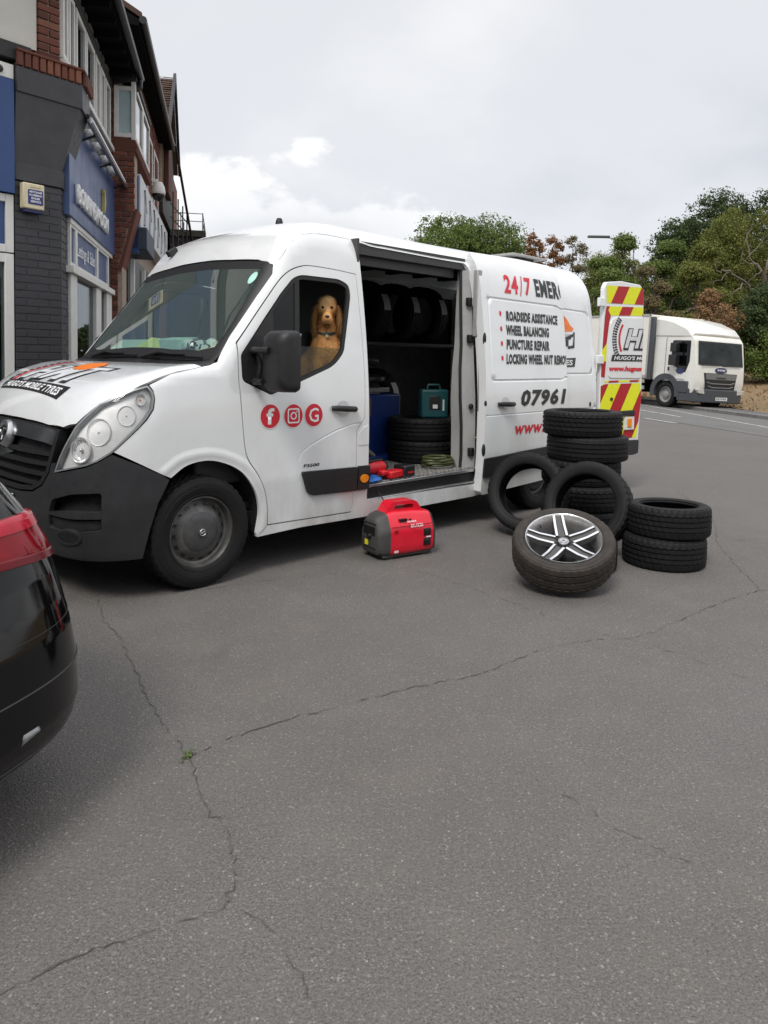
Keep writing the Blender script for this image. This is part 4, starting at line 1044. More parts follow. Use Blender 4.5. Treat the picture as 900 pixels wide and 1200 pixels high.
# cracks in the tarmac: ragged slits with a crumbled edge
CRK = simple('crack_dark', (.052, .048, .044), .95, var=.4, scale=40)
CRE = simple('crack_edge', (.108, .101, .095), .95, var=.3, scale=60)
def crack(line, w, seed, faint=False):
    R = random.Random(seed); pts = [Vector(p) for p in catm(line, 3)]; q = []
    for a, b in zip(pts[:-1], pts[1:]):
        k = max(2, int((b-a).length/.028)); d = (b-a).normalized(); n = Vector((-d.y, d.x))
        q += [a+(b-a)*i/k+n*R.gauss(0, .006)+n*.004*sin(i*.9+seed) for i in range(k)]
    q.append(pts[-1])
    for nm, ww, z, mat, pr in (('crack_edge', 3.2, .0032, CRE, .62 if not faint else .45), ('crack', 1., .0046, CRK, .93 if not faint else .62)):
        v = []; f = []
        for i, p in enumerate(q):
            d = (q[min(i+1, len(q)-1)]-q[max(i-1, 0)]).normalized(); n = Vector((-d.y, d.x)); h = w*ww*max(.05, R.gauss(.17, .12))
            o = R.gauss(0, w*.25)
            for s in (-1, 1): v.append((p.x+n.x*(h*s+o), p.y+n.y*(h*s+o), z+gz(p.x, p.y)))
        for i in range(len(q)-1):
            if R.random() < pr: f.append((2*i, 2*i+1, 2*i+3, 2*i+2))
        me = bpy.data.meshes.new(nm); me.from_pydata(v, [], f); tag(mesh_obj('ground_'+nm, me, None, [mat]), kind='structure')
crack([(-2.02, 4.95), (-1.75, 4.4), (-1.62, 4.17), (-1.46, 3.84), (-1.32, 3.66), (-1.18, 3.4), (-1.03, 3.13), (-.87, 2.83), (-.75, 2.68), (-.68, 2.56)], .0032, 1)
crack([(-.68, 2.56), (-.61, 2.42), (-.55, 2.28), (-.46, 2.16), (-.41, 2.04), (-.38, 1.91), (-.39, 1.83)], .0034, 2)
crack([(-.39, 1.83), (-.51, 1.77), (-.65, 1.7), (-.74, 1.63), (-.88, 1.53), (-1.1, 1.42)], .0026, 3)
crack([(-.67, 2.55), (-.47, 2.75), (-.22, 2.91), (.09, 3.1), (.45, 3.28), (.63, 3.43), (.82, 3.59), (1.11, 3.72), (1.33, 3.76), (1.61, 3.99), (1.92, 4.25), (2.23, 4.49), (2.41, 4.6)], .0034, 4)
crack([(.19, 4.98), (.6, 4.5), (.93, 4.06), (1.14, 3.81), (1.36, 3.67), (1.55, 3.42), (1.76, 3.14), (2.1, 2.7)], .0024, 5, True)
crack([(.44, 2.54), (.61, 2.36), (.73, 2.19), (.84, 2.08), (.93, 2.01)], .0018, 6, True)
crack([(-1.73, 4.21), (-1.25, 4.33), (-.79, 4.59), (-.32, 4.81)], .0024, 7, True)
crack([(2.41, 4.6), (2.48, 5.01), (2.69, 5.86), (3.01, 6.66), (3.3, 8.2)], .0034, 8)
crack([(-.33, 1.82), (-.22, 1.71), (-.15, 1.59), (-.09, 1.49), (-.02, 1.3)], .0020, 9, True)
crack([(2.41, 4.6), (2.71, 4.68), (3.6, 4.7)], .0026, 10)
crack([(2.0, 9.0), (3.4, 8.6), (4.2, 8.9), (5.6, 8.2)], .0035, 11, True)
crack([(2.69, 5.86), (3.5, 6.1), (4.6, 6.6)], .003, 12, True)
# loose chippings scattered on the surface
def chips():
    R = random.Random(5); v = []; f = []
    for _ in range(1300):
        y = 1.35+R.random()**1.5*8; x = R.uniform(-.62, .62)*y*1.05+R.gauss(0, .3); s = R.uniform(.0010, .0027)*(1.5 if R.random() < .06 else 1); a = R.uniform(0, 6.3); b = len(v)
        p = [(s*R.uniform(.7, 1.3), 0), (0, s*R.uniform(.7, 1.3)), (-s*R.uniform(.7, 1.3), 0), (0, -s*R.uniform(.7, 1.3))]
        v += [(x+c*cos(a)-d*sin(a), y+c*sin(a)+d*cos(a), .001) for c, d in p]+[(x, y, .001+s*.9)]
        f += [(b, b+1, b+4), (b+1, b+2, b+4), (b+2, b+3, b+4), (b+3, b, b+4)]
    me = bpy.data.meshes.new('loose_chippings'); me.from_pydata(v, [], f); return me
t = MT('pale_chipping'); g = t.n('ShaderNodeNewGeometry'); t.done(t.ramp(g.outputs['Random Per Island'], [(0, (.17, .16, .15)), (.7, (.30, .28, .26)), (1, (.44, .41, .37))]), .85)
tag(mesh_obj('loose_chippings', chips(), None, [t.m]), 'small pale chippings lying loose on the tarmac', kind='stuff')
# weed growing in the crack
wm = MB(); R = random.Random(11)
for _ in range(46):
    a = R.uniform(0, 6.28); l = R.uniform(.005, .017); h = R.uniform(.003, .014); ox, oy = R.gauss(0, .009), R.gauss(0, .020); p = Vector((ox, oy, .002))
    e = p+Vector((cos(a)*l, sin(a)*l, h)); n = Vector((-sin(a), cos(a), 0))*l*.28; m_ = (p+e)/2+Vector((0, 0, h*.25))
    wm.add([p, m_+n, e, m_-n], [(0, 1, 2, 3)])
t = MT('weed_leaf'); t.done(t.ramp(t.noise(90, 2), [(.3, (.05, .09, .018)), (.7, (.12, .17, .035))]), .6)
tag(wm.build('weed', t.m, None, smooth=0, loc=(-.675, 2.555, 0), recalc=False), 'small green weed sprouting from the long crack in the tarmac', 'plant')
# ------------------------------------------------------------------ loose tyres on the forecourt
TA = tyre_mesh('tyre_broad', .328, .203, .222, RTYRE, 120)
TD = tyre_mesh('tyre_wide', .336, .205, .225, RTYRE, 126, grooves=(-.30, -.12, .05, .24), sipe=.005)
TB = tyre_mesh('tyre_small', .285, .212, .195, RTYRE, 112, grooves=(-.25, -.085, .085, .25))
TCm = tyre_mesh('tyre_dusty', .3185, .192, .232, RDUST, 128, grooves=(-.26, 0, .26), sipe=.0035)
def tyre(me, label, loc, rot=(0, 0, 0), group=None):
    o = bpy.data.objects.new('tyre', me); link(o); o.location = loc; o.rotation_euler = rot
    return tag(o, label, 'tyre', group)
GT = 'tyres stacked flat behind the others'
lab = ['black tyre at the bottom of the tall stack', 'black tyre second from the bottom of the tall stack', 'black tyre in the middle of the tall stack, two above and two below',
       'black tyre directly below the topmost one of the tall stack', 'black tyre at the very top of the tall stack by the open rear door']
for i in range(5):
    dx, dy = ((.0, .0), (.015, -.01), (-.01, .012), (.035, .0), (-.012, .0))[i]
    tyre(TD if i in (0, 3) else TA, lab[i], (1.69+dx, 6.22+dy, .1015+i*.2025), (0, 0, i*1.1), GT)
GS = 'tyres in the short stack'
tyre(TB, 'small black tyre underneath in the stack of two', (2.015, 5.215, .106), (0, 0, .4), GS)
tyre(TB, 'small black tyre on top of the stack of two, furthest right', (2.045, 5.225, .318), (.004, .02, 1.9), GS)
def face(n, spin=0.):
    """rotation that turns the axle (local z) to n"""
    return (Vector(n).to_track_quat('Z', 'Y').to_matrix() @ Matrix.Rotation(spin, 3, 'Z')).to_euler()
n = Vector((-.45, -.82, .33)).normalized(); r = .328
tyre(TA, 'black tyre leaning upright against the middle of the tall stack, furthest left', (1.195, 6.0, r*sqrt(1-n.z**2)+.1*abs(n.z)), face(n))
n = Vector((-.50, -.78, .33)).normalized()
tyre(TA, 'black tyre standing on edge in front of the tall stack, behind the alloy wheel', (1.545, 5.50, r*sqrt(1-n.z**2)+.1*abs(n.z)), face(n, .5))
tyre(TB, 'black tyre lying flat beneath the tilted alloy wheel', (1.345, 5.08, .106), (0, 0, .8))
# the tilted wheel
wheel = thing('alloy_wheel', 'dusty tyre on a five-spoke silver alloy rim, tilted against the pile', 'wheel', (1.145, 4.60, .242))
n = Vector((-.103, -.426, .899)).normalized(); wheel.rotation_euler = face(n, 0.)
link(bpy.data.objects.new('tyre', TCm), wheel)
rm = MB()
rm.lathe([(.2365, .086), (.2375, .094), (.2345, .098), (.2305, .096)], 96, 1)
rm.lathe([(.2305, .096), (.226, .086), (.214, .066), (.209, .04), (.205, -.02), (.208, -.085), (.232, -.095)], 96, 0)
rim = rm.build('rim', [simple('rim_grey', (.62, .61, .60), .3, .7), MACH], wheel, 40)
rb = MB(); rb.disc((0, 0, -.045), .208, 48); rb.lathe([(.10, -.02), (.12, -.03), (.15, -.035)], 32); rb.build('wheel_back', INK, wheel)
# five spokes: two bright edges with a dark channel between, webs flaring into the hub
SPD = simple('spoke_side', (.20, .195, .19), .35, .7)
spin0 = radians(28)
for k in range(5):
    a = spin0+k*2*pi/5; M = Matrix.Rotation(a, 4, 'Z'); sp = MB()
    def spoke_z(x): return .078-.018*((.2-x)/.2)+.014*max(0, (x-.15)/.08)
    xs_ = [.054, .075, .11, .15, .19, .225]; wd = [.038, .038, .037, .036, .035, .034]
    v = []
    for x, w in zip(xs_, wd):
        z = spoke_z(x); v += [(x, -w-.004, z-.035), (x, -w, z), (x, -w+.0145, z+.001), (x, -w+.018, z-.009), (x, w-.018, z-.009), (x, w-.0145, z+.001), (x, w, z), (x, w+.004, z-.035)]
    f = []; mi = []
    for i in range(len(xs_)-1):
        for j in range(7):
            f.append((i*8+j, i*8+j+1, (i+1)*8+j+1, (i+1)*8+j)); mi.append((2, 1, 0, 0, 0, 1, 2)[j])
    b = len(sp.v); sp.v += [tuple(M @ Vector(p)) for p in v]; sp.f += [tuple(b+i for i in q) for q in f]; sp.mi += mi
    sp.build('spoke', [simple('spoke_channel', (.085, .083, .08), .35, .5), MACH, SPD], wheel, 20)
hb = MB(); hb.lathe([(.062, .035), (.066, .052), (.058, .056), (.036, .052)], 40, 0); hb.lathe([(.034, .05), (.0335, .066), (.030, .069), (.0, .070)], 36, 1)
hub = hb.build('hub', [ALDK, SILV], wheel)
for k in range(5):
    a = spin0+pi/5+k*2*pi/5; b = MB(); b.lathe([(0, .0), (.009, .0), (.012, .010), (.014, .012)], 12, 0, M=T(.050*cos(a), .050*sin(a), .045)); b.build('bolt_hole', INK, hub)
e = MB(); e.lathe([(.0235, .0705), (.0265, .0715), (.0265, .070)], 36)
for k in range(3):
    a = pi/2+k*2*pi/3; d = Vector((cos(a), sin(a), 0)); nn = Vector((-d.y, d.x, 0))*.004
    e.add([tuple(d*.024+Vector((0, 0, .0715))), tuple(nn+Vector((0, 0, .0715))), tuple(-nn+Vector((0, 0, .0715)))], [(0, 1, 2)])
e.build('hub_emblem', simple('emblem_grey', (.25, .25, .255), .25, .8), hub)
vv = MB(); vv.tube([(0, 0, 0), (0, 0, .022)], .004, 8); q = vv.build('valve', INK, wheel); q.location = (.195*cos(2.4), .195*sin(2.4), .05); q.rotation_euler = (-.4, -.3, 0)
# ------------------------------------------------------------------ generator on the ground by the door
gen = thing('generator', 'red portable petrol generator with dark grey ends, standing by the open side door', 'generator', (.125, 5.335, 0), radians(33)); gen.scale = (1.04, 1, .89)
GRED = simple('generator_red', (.68, .010, .030), .3, var=.08, scale=8, coat=.3); GGR = simple('generator_grey', (.052, .050, .048), .6, var=.2, scale=20, bump=.1)
def gsec(x, w, z0, z1, r): return [(x, a, b) for a, b in rnd([(-w/2, z0), (w/2, z0), (w/2, z1), (-w/2, z1)], r, 5)]
def gsec2(x, w, z0, z1, tw):  # narrower at the top
    return [(x, a, b) for a, b in rnd([(-w/2*.9, z0), (w/2*.9, z0), (w/2, z0+.06), (w/2, z1-.13), (tw/2, z1), (-tw/2, z1), (-w/2, z1-.13), (-w/2, z0+.06)], .035, 4)]
m = MB(); loft(m, [gsec2(-.155, .272, .035, .365, .16), gsec2(-.10, .282, .032, .375, .15), gsec2(.05, .284, .032, .372, .15), gsec2(.205, .274, .035, .35, .16)]); m.build('casing', GRED, gen, 38)
m = MB(); loft(m, [gsec2(-.243, .205, .06, .305, .12), gsec2(-.235, .235, .045, .325, .13), gsec2(-.20, .268, .036, .352, .15), gsec2(-.152, .276, .033, .367, .162)]); endc = m.build('end_cover', GGR, gen, 38)
m = MB(); loft(m, [gsec2(.203, .278, .033, .353, .162), gsec2(.222, .268, .038, .34, .15), gsec2(.236, .22, .06, .30, .12)]); m.build('end_cover', GGR, gen, 38)
m = MB(); m.box(-.20, .205, -.115, .115, .012, .045); m.box(-.18, -.12, -.11, .11, 0, .02); m.box(.12, .18, -.11, .11, 0, .02); m.build('base', GGR, gen, bevel=.01)
ho = rnd([(-.165, .335), (-.115, .425), (-.085, .447), (.085, .447), (.115, .43), (.155, .36), (.20, .335), (.20, .32), (-.165, .32)], [.01, .03, .03, .03, .03, .04, .02, 0, 0])
hi = rnd([(-.085, .385), (-.070, .418), (.072, .418), (.088, .385)], .012)
hm = MB(); n = 40
def resn(p, n):
    q = resample(p, .01); k = [q[int(i*len(q)/n)] for i in range(n)]; return k
O_ = np.array(resn(ho, 80)); I_ = np.array(resn(hi, 80)); c_ = I_.mean(0)
ang = lambda q: np.arctan2(q[:, 1]-c_[1], q[:, 0]-c_[0]); O_ = O_[np.argsort(ang(O_))]; I_ = I_[np.argsort(ang(I_))]
for y, s in ((-.058, 1), (.058, -1)):
    b = [(a, y, z) for a, z in O_]+[(a, y, z) for a, z in I_]; hm.add(b, [(i, (i+1) % 80, 80+(i+1) % 80, 80+i) for i in range(80)])
hm.add([(a, y, z) for y in (-.058, .058) for a, z in O_], [(i, (i+1) % 80, 80+(i+1) % 80, 80+i) for i in range(80)])
hm.add([(a, y, z) for y in (-.058, .058) for a, z in I_], [(i, (i+1) % 80, 80+(i+1) % 80, 80+i) for i in range(80)])
hm.build('handle', GRED, gen, 40)
m = MB(); m.box(-.03, .03, -.03, .03, .362, .39); m.lathe([(.026, .39), (.024, .402), (0, .404)], 20); o = m.build('fuel_cap', BLK, gen); o.location = (.14, .0, -.02)
# side fittings: seam, slots, sockets, lettering
sf = -.142
m = MB(); m.box(-.15, .20, sf-.0015, sf+.004, .262, .2655); m.build('seam', simple('seam_dark_red', (.2, .006, .012), .5), gen)
m = MB()
for i in range(3): m.box(-.075+i*.022, -.058+i*.022, -.128, -.10, .300, .318)
m.box(.012, .022, -.124, -.10, .298, .312); m.build('slot', INK, gen)
m = MB()
for z in (.232, .222, .212): m.box(-.125, -.095, sf-.001, sf+.003, z, z+.004)
m.build('vent_slit', MATS['seam_dark_red'], gen)
m = MB(); m.box(.118, .178, sf-.003, sf+.02, .165, .225); m.box(.128, .168, sf-.010, sf, .175, .215); m.build('socket', INK, gen, bevel=.004)
m = MB(); m.box(.118, .178, sf-.003, sf+.02, .085, .145); m.box(.128, .168, sf-.010, sf, .095, .135); m.build('socket', INK, gen, bevel=.004)
m = MB(); m.box(.140, .176, sf-.004, sf+.01, .150, .160); m.build('rating_label', WINK, gen)
tilt = Vector((0, .34, .94))
put_flat(fit_text("HONDA", .075, .014, .03, 0), 'lettering', WINK, gen, (-.02, -.134, .287), (1, 0, 0), tilt, .006)
put_flat(fit_text("EU22i", .105, .026, .03, .1), 'lettering', simple('pink_print', (.78, .55, .56), .4), gen, (.005, sf+.002, .246-.0), (1, 0, 0), tilt, .008)
put_flat(flat([[(0, 0), (.035, 0), (.035, .02), (0, .02)]]), 'rating_label', simple('pink_print', (.78, .55, .56), .4), gen, (-.13, sf, .058), (1, 0, 0), (0, 0, 1), .003)
# end cover: louvres, knob, yellow label
m = MB()
for i in range(6): m.box(-.2465, -.236, -.075, .075, .225+i*.012-.03, .231+i*.012-.03)
m.box(-.247, -.236, -.08, .08, .09, .094); m.box(-.247, -.236, -.08, .08, .285, .289)
m.build('louvre', INK, endc)
m = MB(); m.lathe([(0, .022), (.016, .02), (.02, 0)], 18); o = m.build('exhaust_knob', BLK, endc); o.location = (-.243, -.01, .185); o.rotation_euler = (0, -pi/2, 0)
m = MB(); m.box(-.2475, -.240, .015, .055, .105, .145); m.build('warning_label', simple('label_yellow', (.75, .68, .03), .4), endc)
m = MB(); m.tube([(.02, .13, .30), (.03, .20, .40), (.02, .30, .49), (.0, .40, .52), (-.02, .55, .50)], .0045, 6)
tag(m.build('power_cable', BLK, None, loc=(.125, 5.335, -.03), rot=(0, 0, radians(45))), 'thin black cable running from the red generator up into the van', 'cable')

# ------------------------------------------------------------------ things carried in the van (placed in the van's own axes)
bpy.context.view_layer.update()
VM = van.matrix_world.copy(); VR = van.rotation_euler.z
def VP(x, y, z): return VM @ Vector((x, y, z))
def vthing(name, label, cat, x, y, z, rz=0., group=None): return thing(name, label, cat, VP(x, y, z), VR+rz, group)
FZ = .491
BLU = simple('machine_blue', (.006, .026, .14), .45, var=.15, scale=6, coat=.1); BLU2 = simple('bright_blue', (.012, .12, .42), .45, var=.12)
ma = vthing('tyre_changer', 'blue tyre-changing machine standing inside the van behind the cab', 'machine', 3.28, 1.18, FZ)
m = MB(); m.box(-.42, .28, -.22, .30, 0, .60); m.build('cabinet', BLU, ma, bevel=.02)
m = MB(); m.box(-.43, .10, -.24, .26, .62, .66); m.box(-.36, .02, -.20, .2, .60, .62); m.build('table_plate', SILV, ma, bevel=.005)
m = MB(); m.box(-.50, -.40, -.30, -.10, -.0, .48); m.build('side_panel', BLU2, ma, bevel=.02)
m = MB(); m.box(-.46, .30, -.36, -.22, 0, .05); m.build('base_plate', BLU, ma, bevel=.01)
m = MB(); m.tube([(-.40, -.26, .34), (-.32, -.30, .22), (-.26, -.30, .12), (-.18, -.33, .05)], .022, 8); m.build('pedal_arm', simple('arm_grey', (.20, .18, .16), .5, .3), ma)
m = MB(); m.box(-.42, -.14, -.245, -.225, .40, .57); m.build('control_panel', simple('panel_brown', (.10, .065, .05), .6, var=.5, scale=60), ma)
m = MB(); m.box(-.42, -.30, -.1, .1, .66, .90); m.tube([(-.3, 0, .85), (.0, 0, .92), (.15, 0, .9)], .05, 8); m.lathe([(.16, .7), (.2, .72), (.2, .76), (.1, .78), (0, .78)], 24); m.build('mount_head', INK, ma, bevel=.01)
m = MB(); m.tube([(-.36, -.26, .36), (-.33, -.30, .32), (-.36, -.31, .27), (-.40, -.29, .30), (-.37, -.28, .35)], .008, 6); m.build('air_line', WINK, ma)
TV = tyre_mesh('tyre_in_van', .31, .20, .21, rubber('shaded_tyre_rubber', .02, (.006, .006, .0065)), 90)  # darker rubber copy: the load bay's shade is put into its colour
for k, l in enumerate(('black tyre lying at the bottom of the pair on the van floor', 'black tyre lying on another one on the van floor, under the teal case')):
    o = bpy.data.objects.new('tyre', TV); link(o); o.location = VP(3.52, .66, FZ+.1005+k*.2005); o.rotation_euler = (0, 0, k*.9); tag(o, l, 'tyre', 'tyres lying on the van floor')
TEAL = simple('teal_case', (.004, .052, .058), .45, var=.12)
tb = vthing('tool_case', 'teal plastic power-tool case standing on the tyres inside the van', 'tool case', 3.50, .50, FZ+.401, -.6)
m = MB(); m.box(-.125, .125, -.06, .06, 0, .26); m.build('case', TEAL, tb, bevel=.02, seg=3)
m = MB(); m.box(-.05, .05, -.066, -.058, .08, .20); m.build('case_panel', INK, tb, bevel=.004)
m = MB(); m.tube([(-.06, 0, .26), (-.05, 0, .30), (.05, 0, .30), (.06, 0, .26)], .011, 8); m.build('handle', TEAL, tb)
m = MB(); m.box(-.022, .022, -.070, -.065, .09, .125); m.box(.07, .085, -.066, -.059, .07, .17); m.build('case_badge', simple('pale_print', (.55, .55, .55), .4), tb)
rk = vthing('tyre_rack', 'steel rail rack along the far wall inside the van', 'rack', 4.1, 1.5, FZ)
m = MB(); m.tube([(-1.3, -.28, 1.075), (1.25, -.28, 1.075)], .018, 8); m.build('rail', simple('rack_steel', (.07, .07, .07), .5, .3), rk)
m = MB(); m.tube([(-1.3, .12, 1.075), (1.25, .12, 1.075)], .018, 8); m.build('rail', MATS['rack_steel'], rk)
for x in (-1.28, 1.22):
    for y in (-.28, .12): m = MB(); m.tube([(x, y, 0), (x, y, 1.75)], .018, 8); m.build('post', MATS['rack_steel'], rk)
RG = 'tyres standing in the van rack'
rl_ = ['first black tyre from the cab standing on the rack rail, paper label on its tread', 'second black tyre from the cab standing on the rack rail, paper label on its tread', 'third black tyre from the cab standing on the rack rail, paper label on its tread', 'fourth black tyre from the cab standing on the rack rail, paper label on its tread',
       'labelled black tyre standing on the floor below the rack, beside the blue machine']
LBL = simple('paper_label', (.42, .42, .41), .6, var=.1, scale=40)
for k in range(5):
    x = 3.05+k*.42 if k < 4 else 3.62; z = 1.875 if k < 4 else 1.02; y = 1.42 if k < 4 else 1.45
    e = vthing('tyre', rl_[k], 'tyre', x, y, z, 0, RG); e.rotation_euler = (0, pi/2, VR+(.12 if k < 4 else .25))
    link(bpy.data.objects.new('tread', TV), e)
    m = MB(); R_ = .3115; w = .075; n = 6; v = []
    for i in range(n+1):
        a = pi+(.72-.5*i/n) if k < 4 else pi+(.55-.5*i/n)
        a = pi*1.5-.15-.62*i/n if False else a
        v += [(R_*sin(a+pi/2)*-1, R_*cos(a+pi/2), -.02), (R_*sin(a+pi/2)*-1, R_*cos(a+pi/2), w)]
    # label on the tread where it faces the doorway
    v = []
    for i in range(n+1):
        a = radians(238+30*i/n); v += [(R_*cos(a), R_*sin(a), -.045), (R_*cos(a), R_*sin(a), w-.02)]
    m.add(v, [(2*i, 2*i+1, 2*i+3, 2*i+2) for i in range(n)]); m.build('label', LBL, e)
wr = vthing('impact_wrench', 'red and black cordless impact wrench lying on the van sill', 'power tool', 2.47, .16, FZ, .15)
TR_ = simple('tool_red', (.55, .012, .02), .4)
m = MB(); m.tube([(-.16, 0, .085), (-.10, 0, .09), (.02, 0, .088), (.05, 0, .085)], [.038, .052, .054, .045], 14); m.build('motor_housing', TR_, wr)
m = MB(); m.tube([(.05, 0, .085), (.09, 0, .085), (.12, 0, .085)], [.043, .035, .018], 14); m.build('gear_case', INK, wr)
m = MB(); m.box(-.06, .0, -.10, .04, .035, .075); m.box(.0, .18, -.13, -.04, .006, .065, 0); m.build('grip', TR_, wr, bevel=.012)
m = MB(); m.box(.16, .30, -.15, -.03, 0, .095); m.build('battery', INK, wr, bevel=.012)
m = MB(); m.box(.20, .27, -.152, -.149, .03, .045); m.build('battery_print', TR_, wr)
m = MB(); m.box(-.20, .04, -.02, .02, .13, .155); m.build('top_grip', INK, wr, bevel=.008)
m = MB(); R = random.Random(2); m.ball((0, 0, .02), (.09, .06, .022), 14, 8); m.ball((.05, .03, .022), (.05, .04, .026), 12, 8); m.ball((-.06, -.01, .018), (.05, .035, .02), 12, 8)
tag(m.build('work_glove', BLU2, None, loc=VP(2.32, .06, FZ), rot=(0, 0, VR+.3)), 'bright blue work glove lying on the sill beside the red wrench', 'glove')
m = MB(); HG = simple('hose_green', (.06, .068, .02), .5, var=.3, scale=20)
pts = [(.15*cos(t*.9)*(1+.08*sin(3*t)), .11*sin(t*.9)*(1+.1*cos(2*t)), .012+.0032*t) for t in np.linspace(0, 26, 110)]; m.tube(pts, .011, 6)
tag(m.build('ratchet_strap', HG, None, loc=VP(3.30, .26, FZ), rot=(0, 0, VR)), 'coil of yellow-green strap on the van floor by the rear pillar', 'strap')
cl = vthing('clamp', 'black bar clamp hanging on the grey bulkhead inside the van', 'clamp', 2.215, .9, 1.45)
m = MB(); m.tube([(0.02, 0, -.2), (.02, 0, .3)], .012, 6); m.box(0, .04, -.14, .02, .26, .31); m.box(0, .04, -.12, .02, -.16, -.08); m.tube([(.03, -.1, -.1), (.03, -.1, -.28)], .014, 6); m.build('bar', INK, cl)
# dashboard clutter behind the windscreen
def slab(name, label, cat, x, y, z, dx, dy, dz, rot, col, bev=.002):
    m = MB(); m.box(-dx/2, dx/2, -dy/2, dy/2, 0, dz)
    o = m.build(name, simple(name+'_col', col, .6, var=.12, scale=20), None, bevel=bev); o.matrix_world = VM @ Matrix.Translation((x, y, z)) @ Matrix.Rotation(rot[2], 4, 'Z') @ Matrix.Rotation(rot[1], 4, 'Y') @ Matrix.Rotation(rot[0], 4, 'X')
    return tag(o, label, cat)
slab('paper_sheet', 'pale green sheet of paper on the dashboard, nearest the far side', 'paper', 1.06, 1.46, 1.475, .20, .40, .004, (0, -.60, .1), (.50, .74, .60))
slab('document_folder', 'lime green folder lying flat on the dashboard behind the windscreen', 'folder', 1.08, 1.08, 1.475, .20, .40, .012, (.08, -.55, -.05), (.64, .80, .28))
slab('tissue_box', 'mint green open box on the dashboard between folder and cloth', 'box', 1.10, .76, 1.455, .13, .26, .085, (0, -.12, .2), (.50, .78, .68), .006)
slab('notepad', 'cream notepad at the near end of the dashboard', 'notepad', 1.06, .29, 1.44, .12, .16, .03, (0, -.35, .3), (.80, .78, .5), .003)
m = MB(); R = random.Random(9)
for _ in range(9): m.ball((R.uniform(-.05, .05), R.uniform(-.13, .13), .05+R.uniform(-.01, .03)), (R.uniform(.04, .06), R.uniform(.05, .075), R.uniform(.035, .055)), 14, 9)
t = MT('striped_cloth'); t.done(t.ramp(t.noise(9, 3, .5, 2.), [(.38, (.02, .03, .04)), (.44, (.60, .75, .70)), (.55, (.70, .76, .74)), (.62, (.25, .55, .50))], 'CONSTANT'), .85)
o = m.build('cloth', t.m, None, smooth=60); o.matrix_world = VM @ Matrix.Translation((1.08, .48, 1.42)); tag(o, 'crumpled white and teal cloth on the dashboard', 'cloth')

# ------------------------------------------------------------------ the dog at the cab window
dv = atan2(-.76, -.65)
dog = vthing('dog', 'golden spaniel with long wavy ears looking out of the cab window', 'dog', 2.005, .245, 1.755, dv)
mbd = bpy.data.metaballs.new('coat'); mbd.resolution = .014; mbd.render_resolution = .014; mbd.threshold = .6
mbo = bpy.data.objects.new('coat', mbd); COL.objects.link(mbo)
def blob(x, y, z, a, b, c, rz=0., ry=0.):
    e = mbd.elements.new(); e.type = 'ELLIPSOID'; e.co = (x, y, z); s = max(a, b, c); e.radius = s*1.74
    e.size_x, e.size_y, e.size_z = a/s, b/s, c/s
    e.rotation = Matrix.Rotation(rz, 3, 'Z').to_quaternion() @ Matrix.Rotation(ry, 3, 'Y').to_quaternion(); e.stiffness = 2
for a in [(0, 0, .045, .070, .062, .062), (.025, 0, .075, .045, .050, .035), (.03, .028, .02, .04, .035, .04), (.03, -.028, .02, .04, .035, .04),
          (.068, 0, -.030, .055, .031, .042), (.100, 0, -.050, .034, .030, .030), (.080, .020, -.066, .038, .021, .032), (.080, -.020, -.066, .038, .021, .032), (.062, 0, -.092, .038, .024, .018),
          (-.035, 0, -.06, .065, .065, .085), (-.05, 0, -.15, .070, .078, .08), (-.03, 0, -.25, .080, .088, .12), (-.03, .062, -.30, .055, .042, .12), (-.03, -.062, -.30, .055, .042, .12),
          (-.12, -.04, -.36, .12, .10, .15), (-.15, -.13, -.44, .11, .11, .13)]: blob(*a)
for s in (1, -1):
    for z, r in ((-.40, .045), (-.47, .040), (-.54, .036), (-.61, .034), (-.67, .036)): blob(.0, .068*s, z, r, r*.95, .06)
    blob(.03, .068*s, -.715, .055, .038, .026)
bpy.context.view_layer.update()
dme = bpy.data.meshes.new_from_object(mbo.evaluated_get(bpy.context.evaluated_depsgraph_get()))
bpy.data.objects.remove(mbo)
def dog_mat(name, dark=1.):
    t = MT(name); q = t.sepz()
    n = t.noise(22, 5, .6, .5, stretch=(1, 1, .4)); g = t.n('ShaderNodeNewGeometry')
    c = t.ramp(n, [(.3, (.66*dark, .28*dark, .08*dark)), (.55, (.90*dark, .48*dark, .17*dark)), (.8, (.97*dark, .70*dark, .36*dark))])
    c = t.mix(t.ramp(q[2], [(.055, 0.), (.10, .7)]), c, (.86, .64, .38))  # paler crown: blond fur, with light from above put into the colour
    c = t.mix(t.math('MULTIPLY', t.ramp(q[0], [(.075, 0.), (.105, .75)]), t.ramp(q[2], [(-.2, 0.), (-.12, 1.)])), c, (.80, .58, .36))
    return t.done(t.mix(.35, c, t.ramp(g.outputs['Random Per Island'], [(0, (.30*dark, .12*dark, .03*dark)), (1, (.92*dark, .58*dark, .28*dark))])), .75, 0, .25)
DGM = dog_mat('golden_coat'); EARM = dog_mat('russet_ear', .58)
coat = mesh_obj('coat', dme, dog, [DGM]); dme.polygons.foreach_set('use_smooth', [True]*len(dme.polygons))
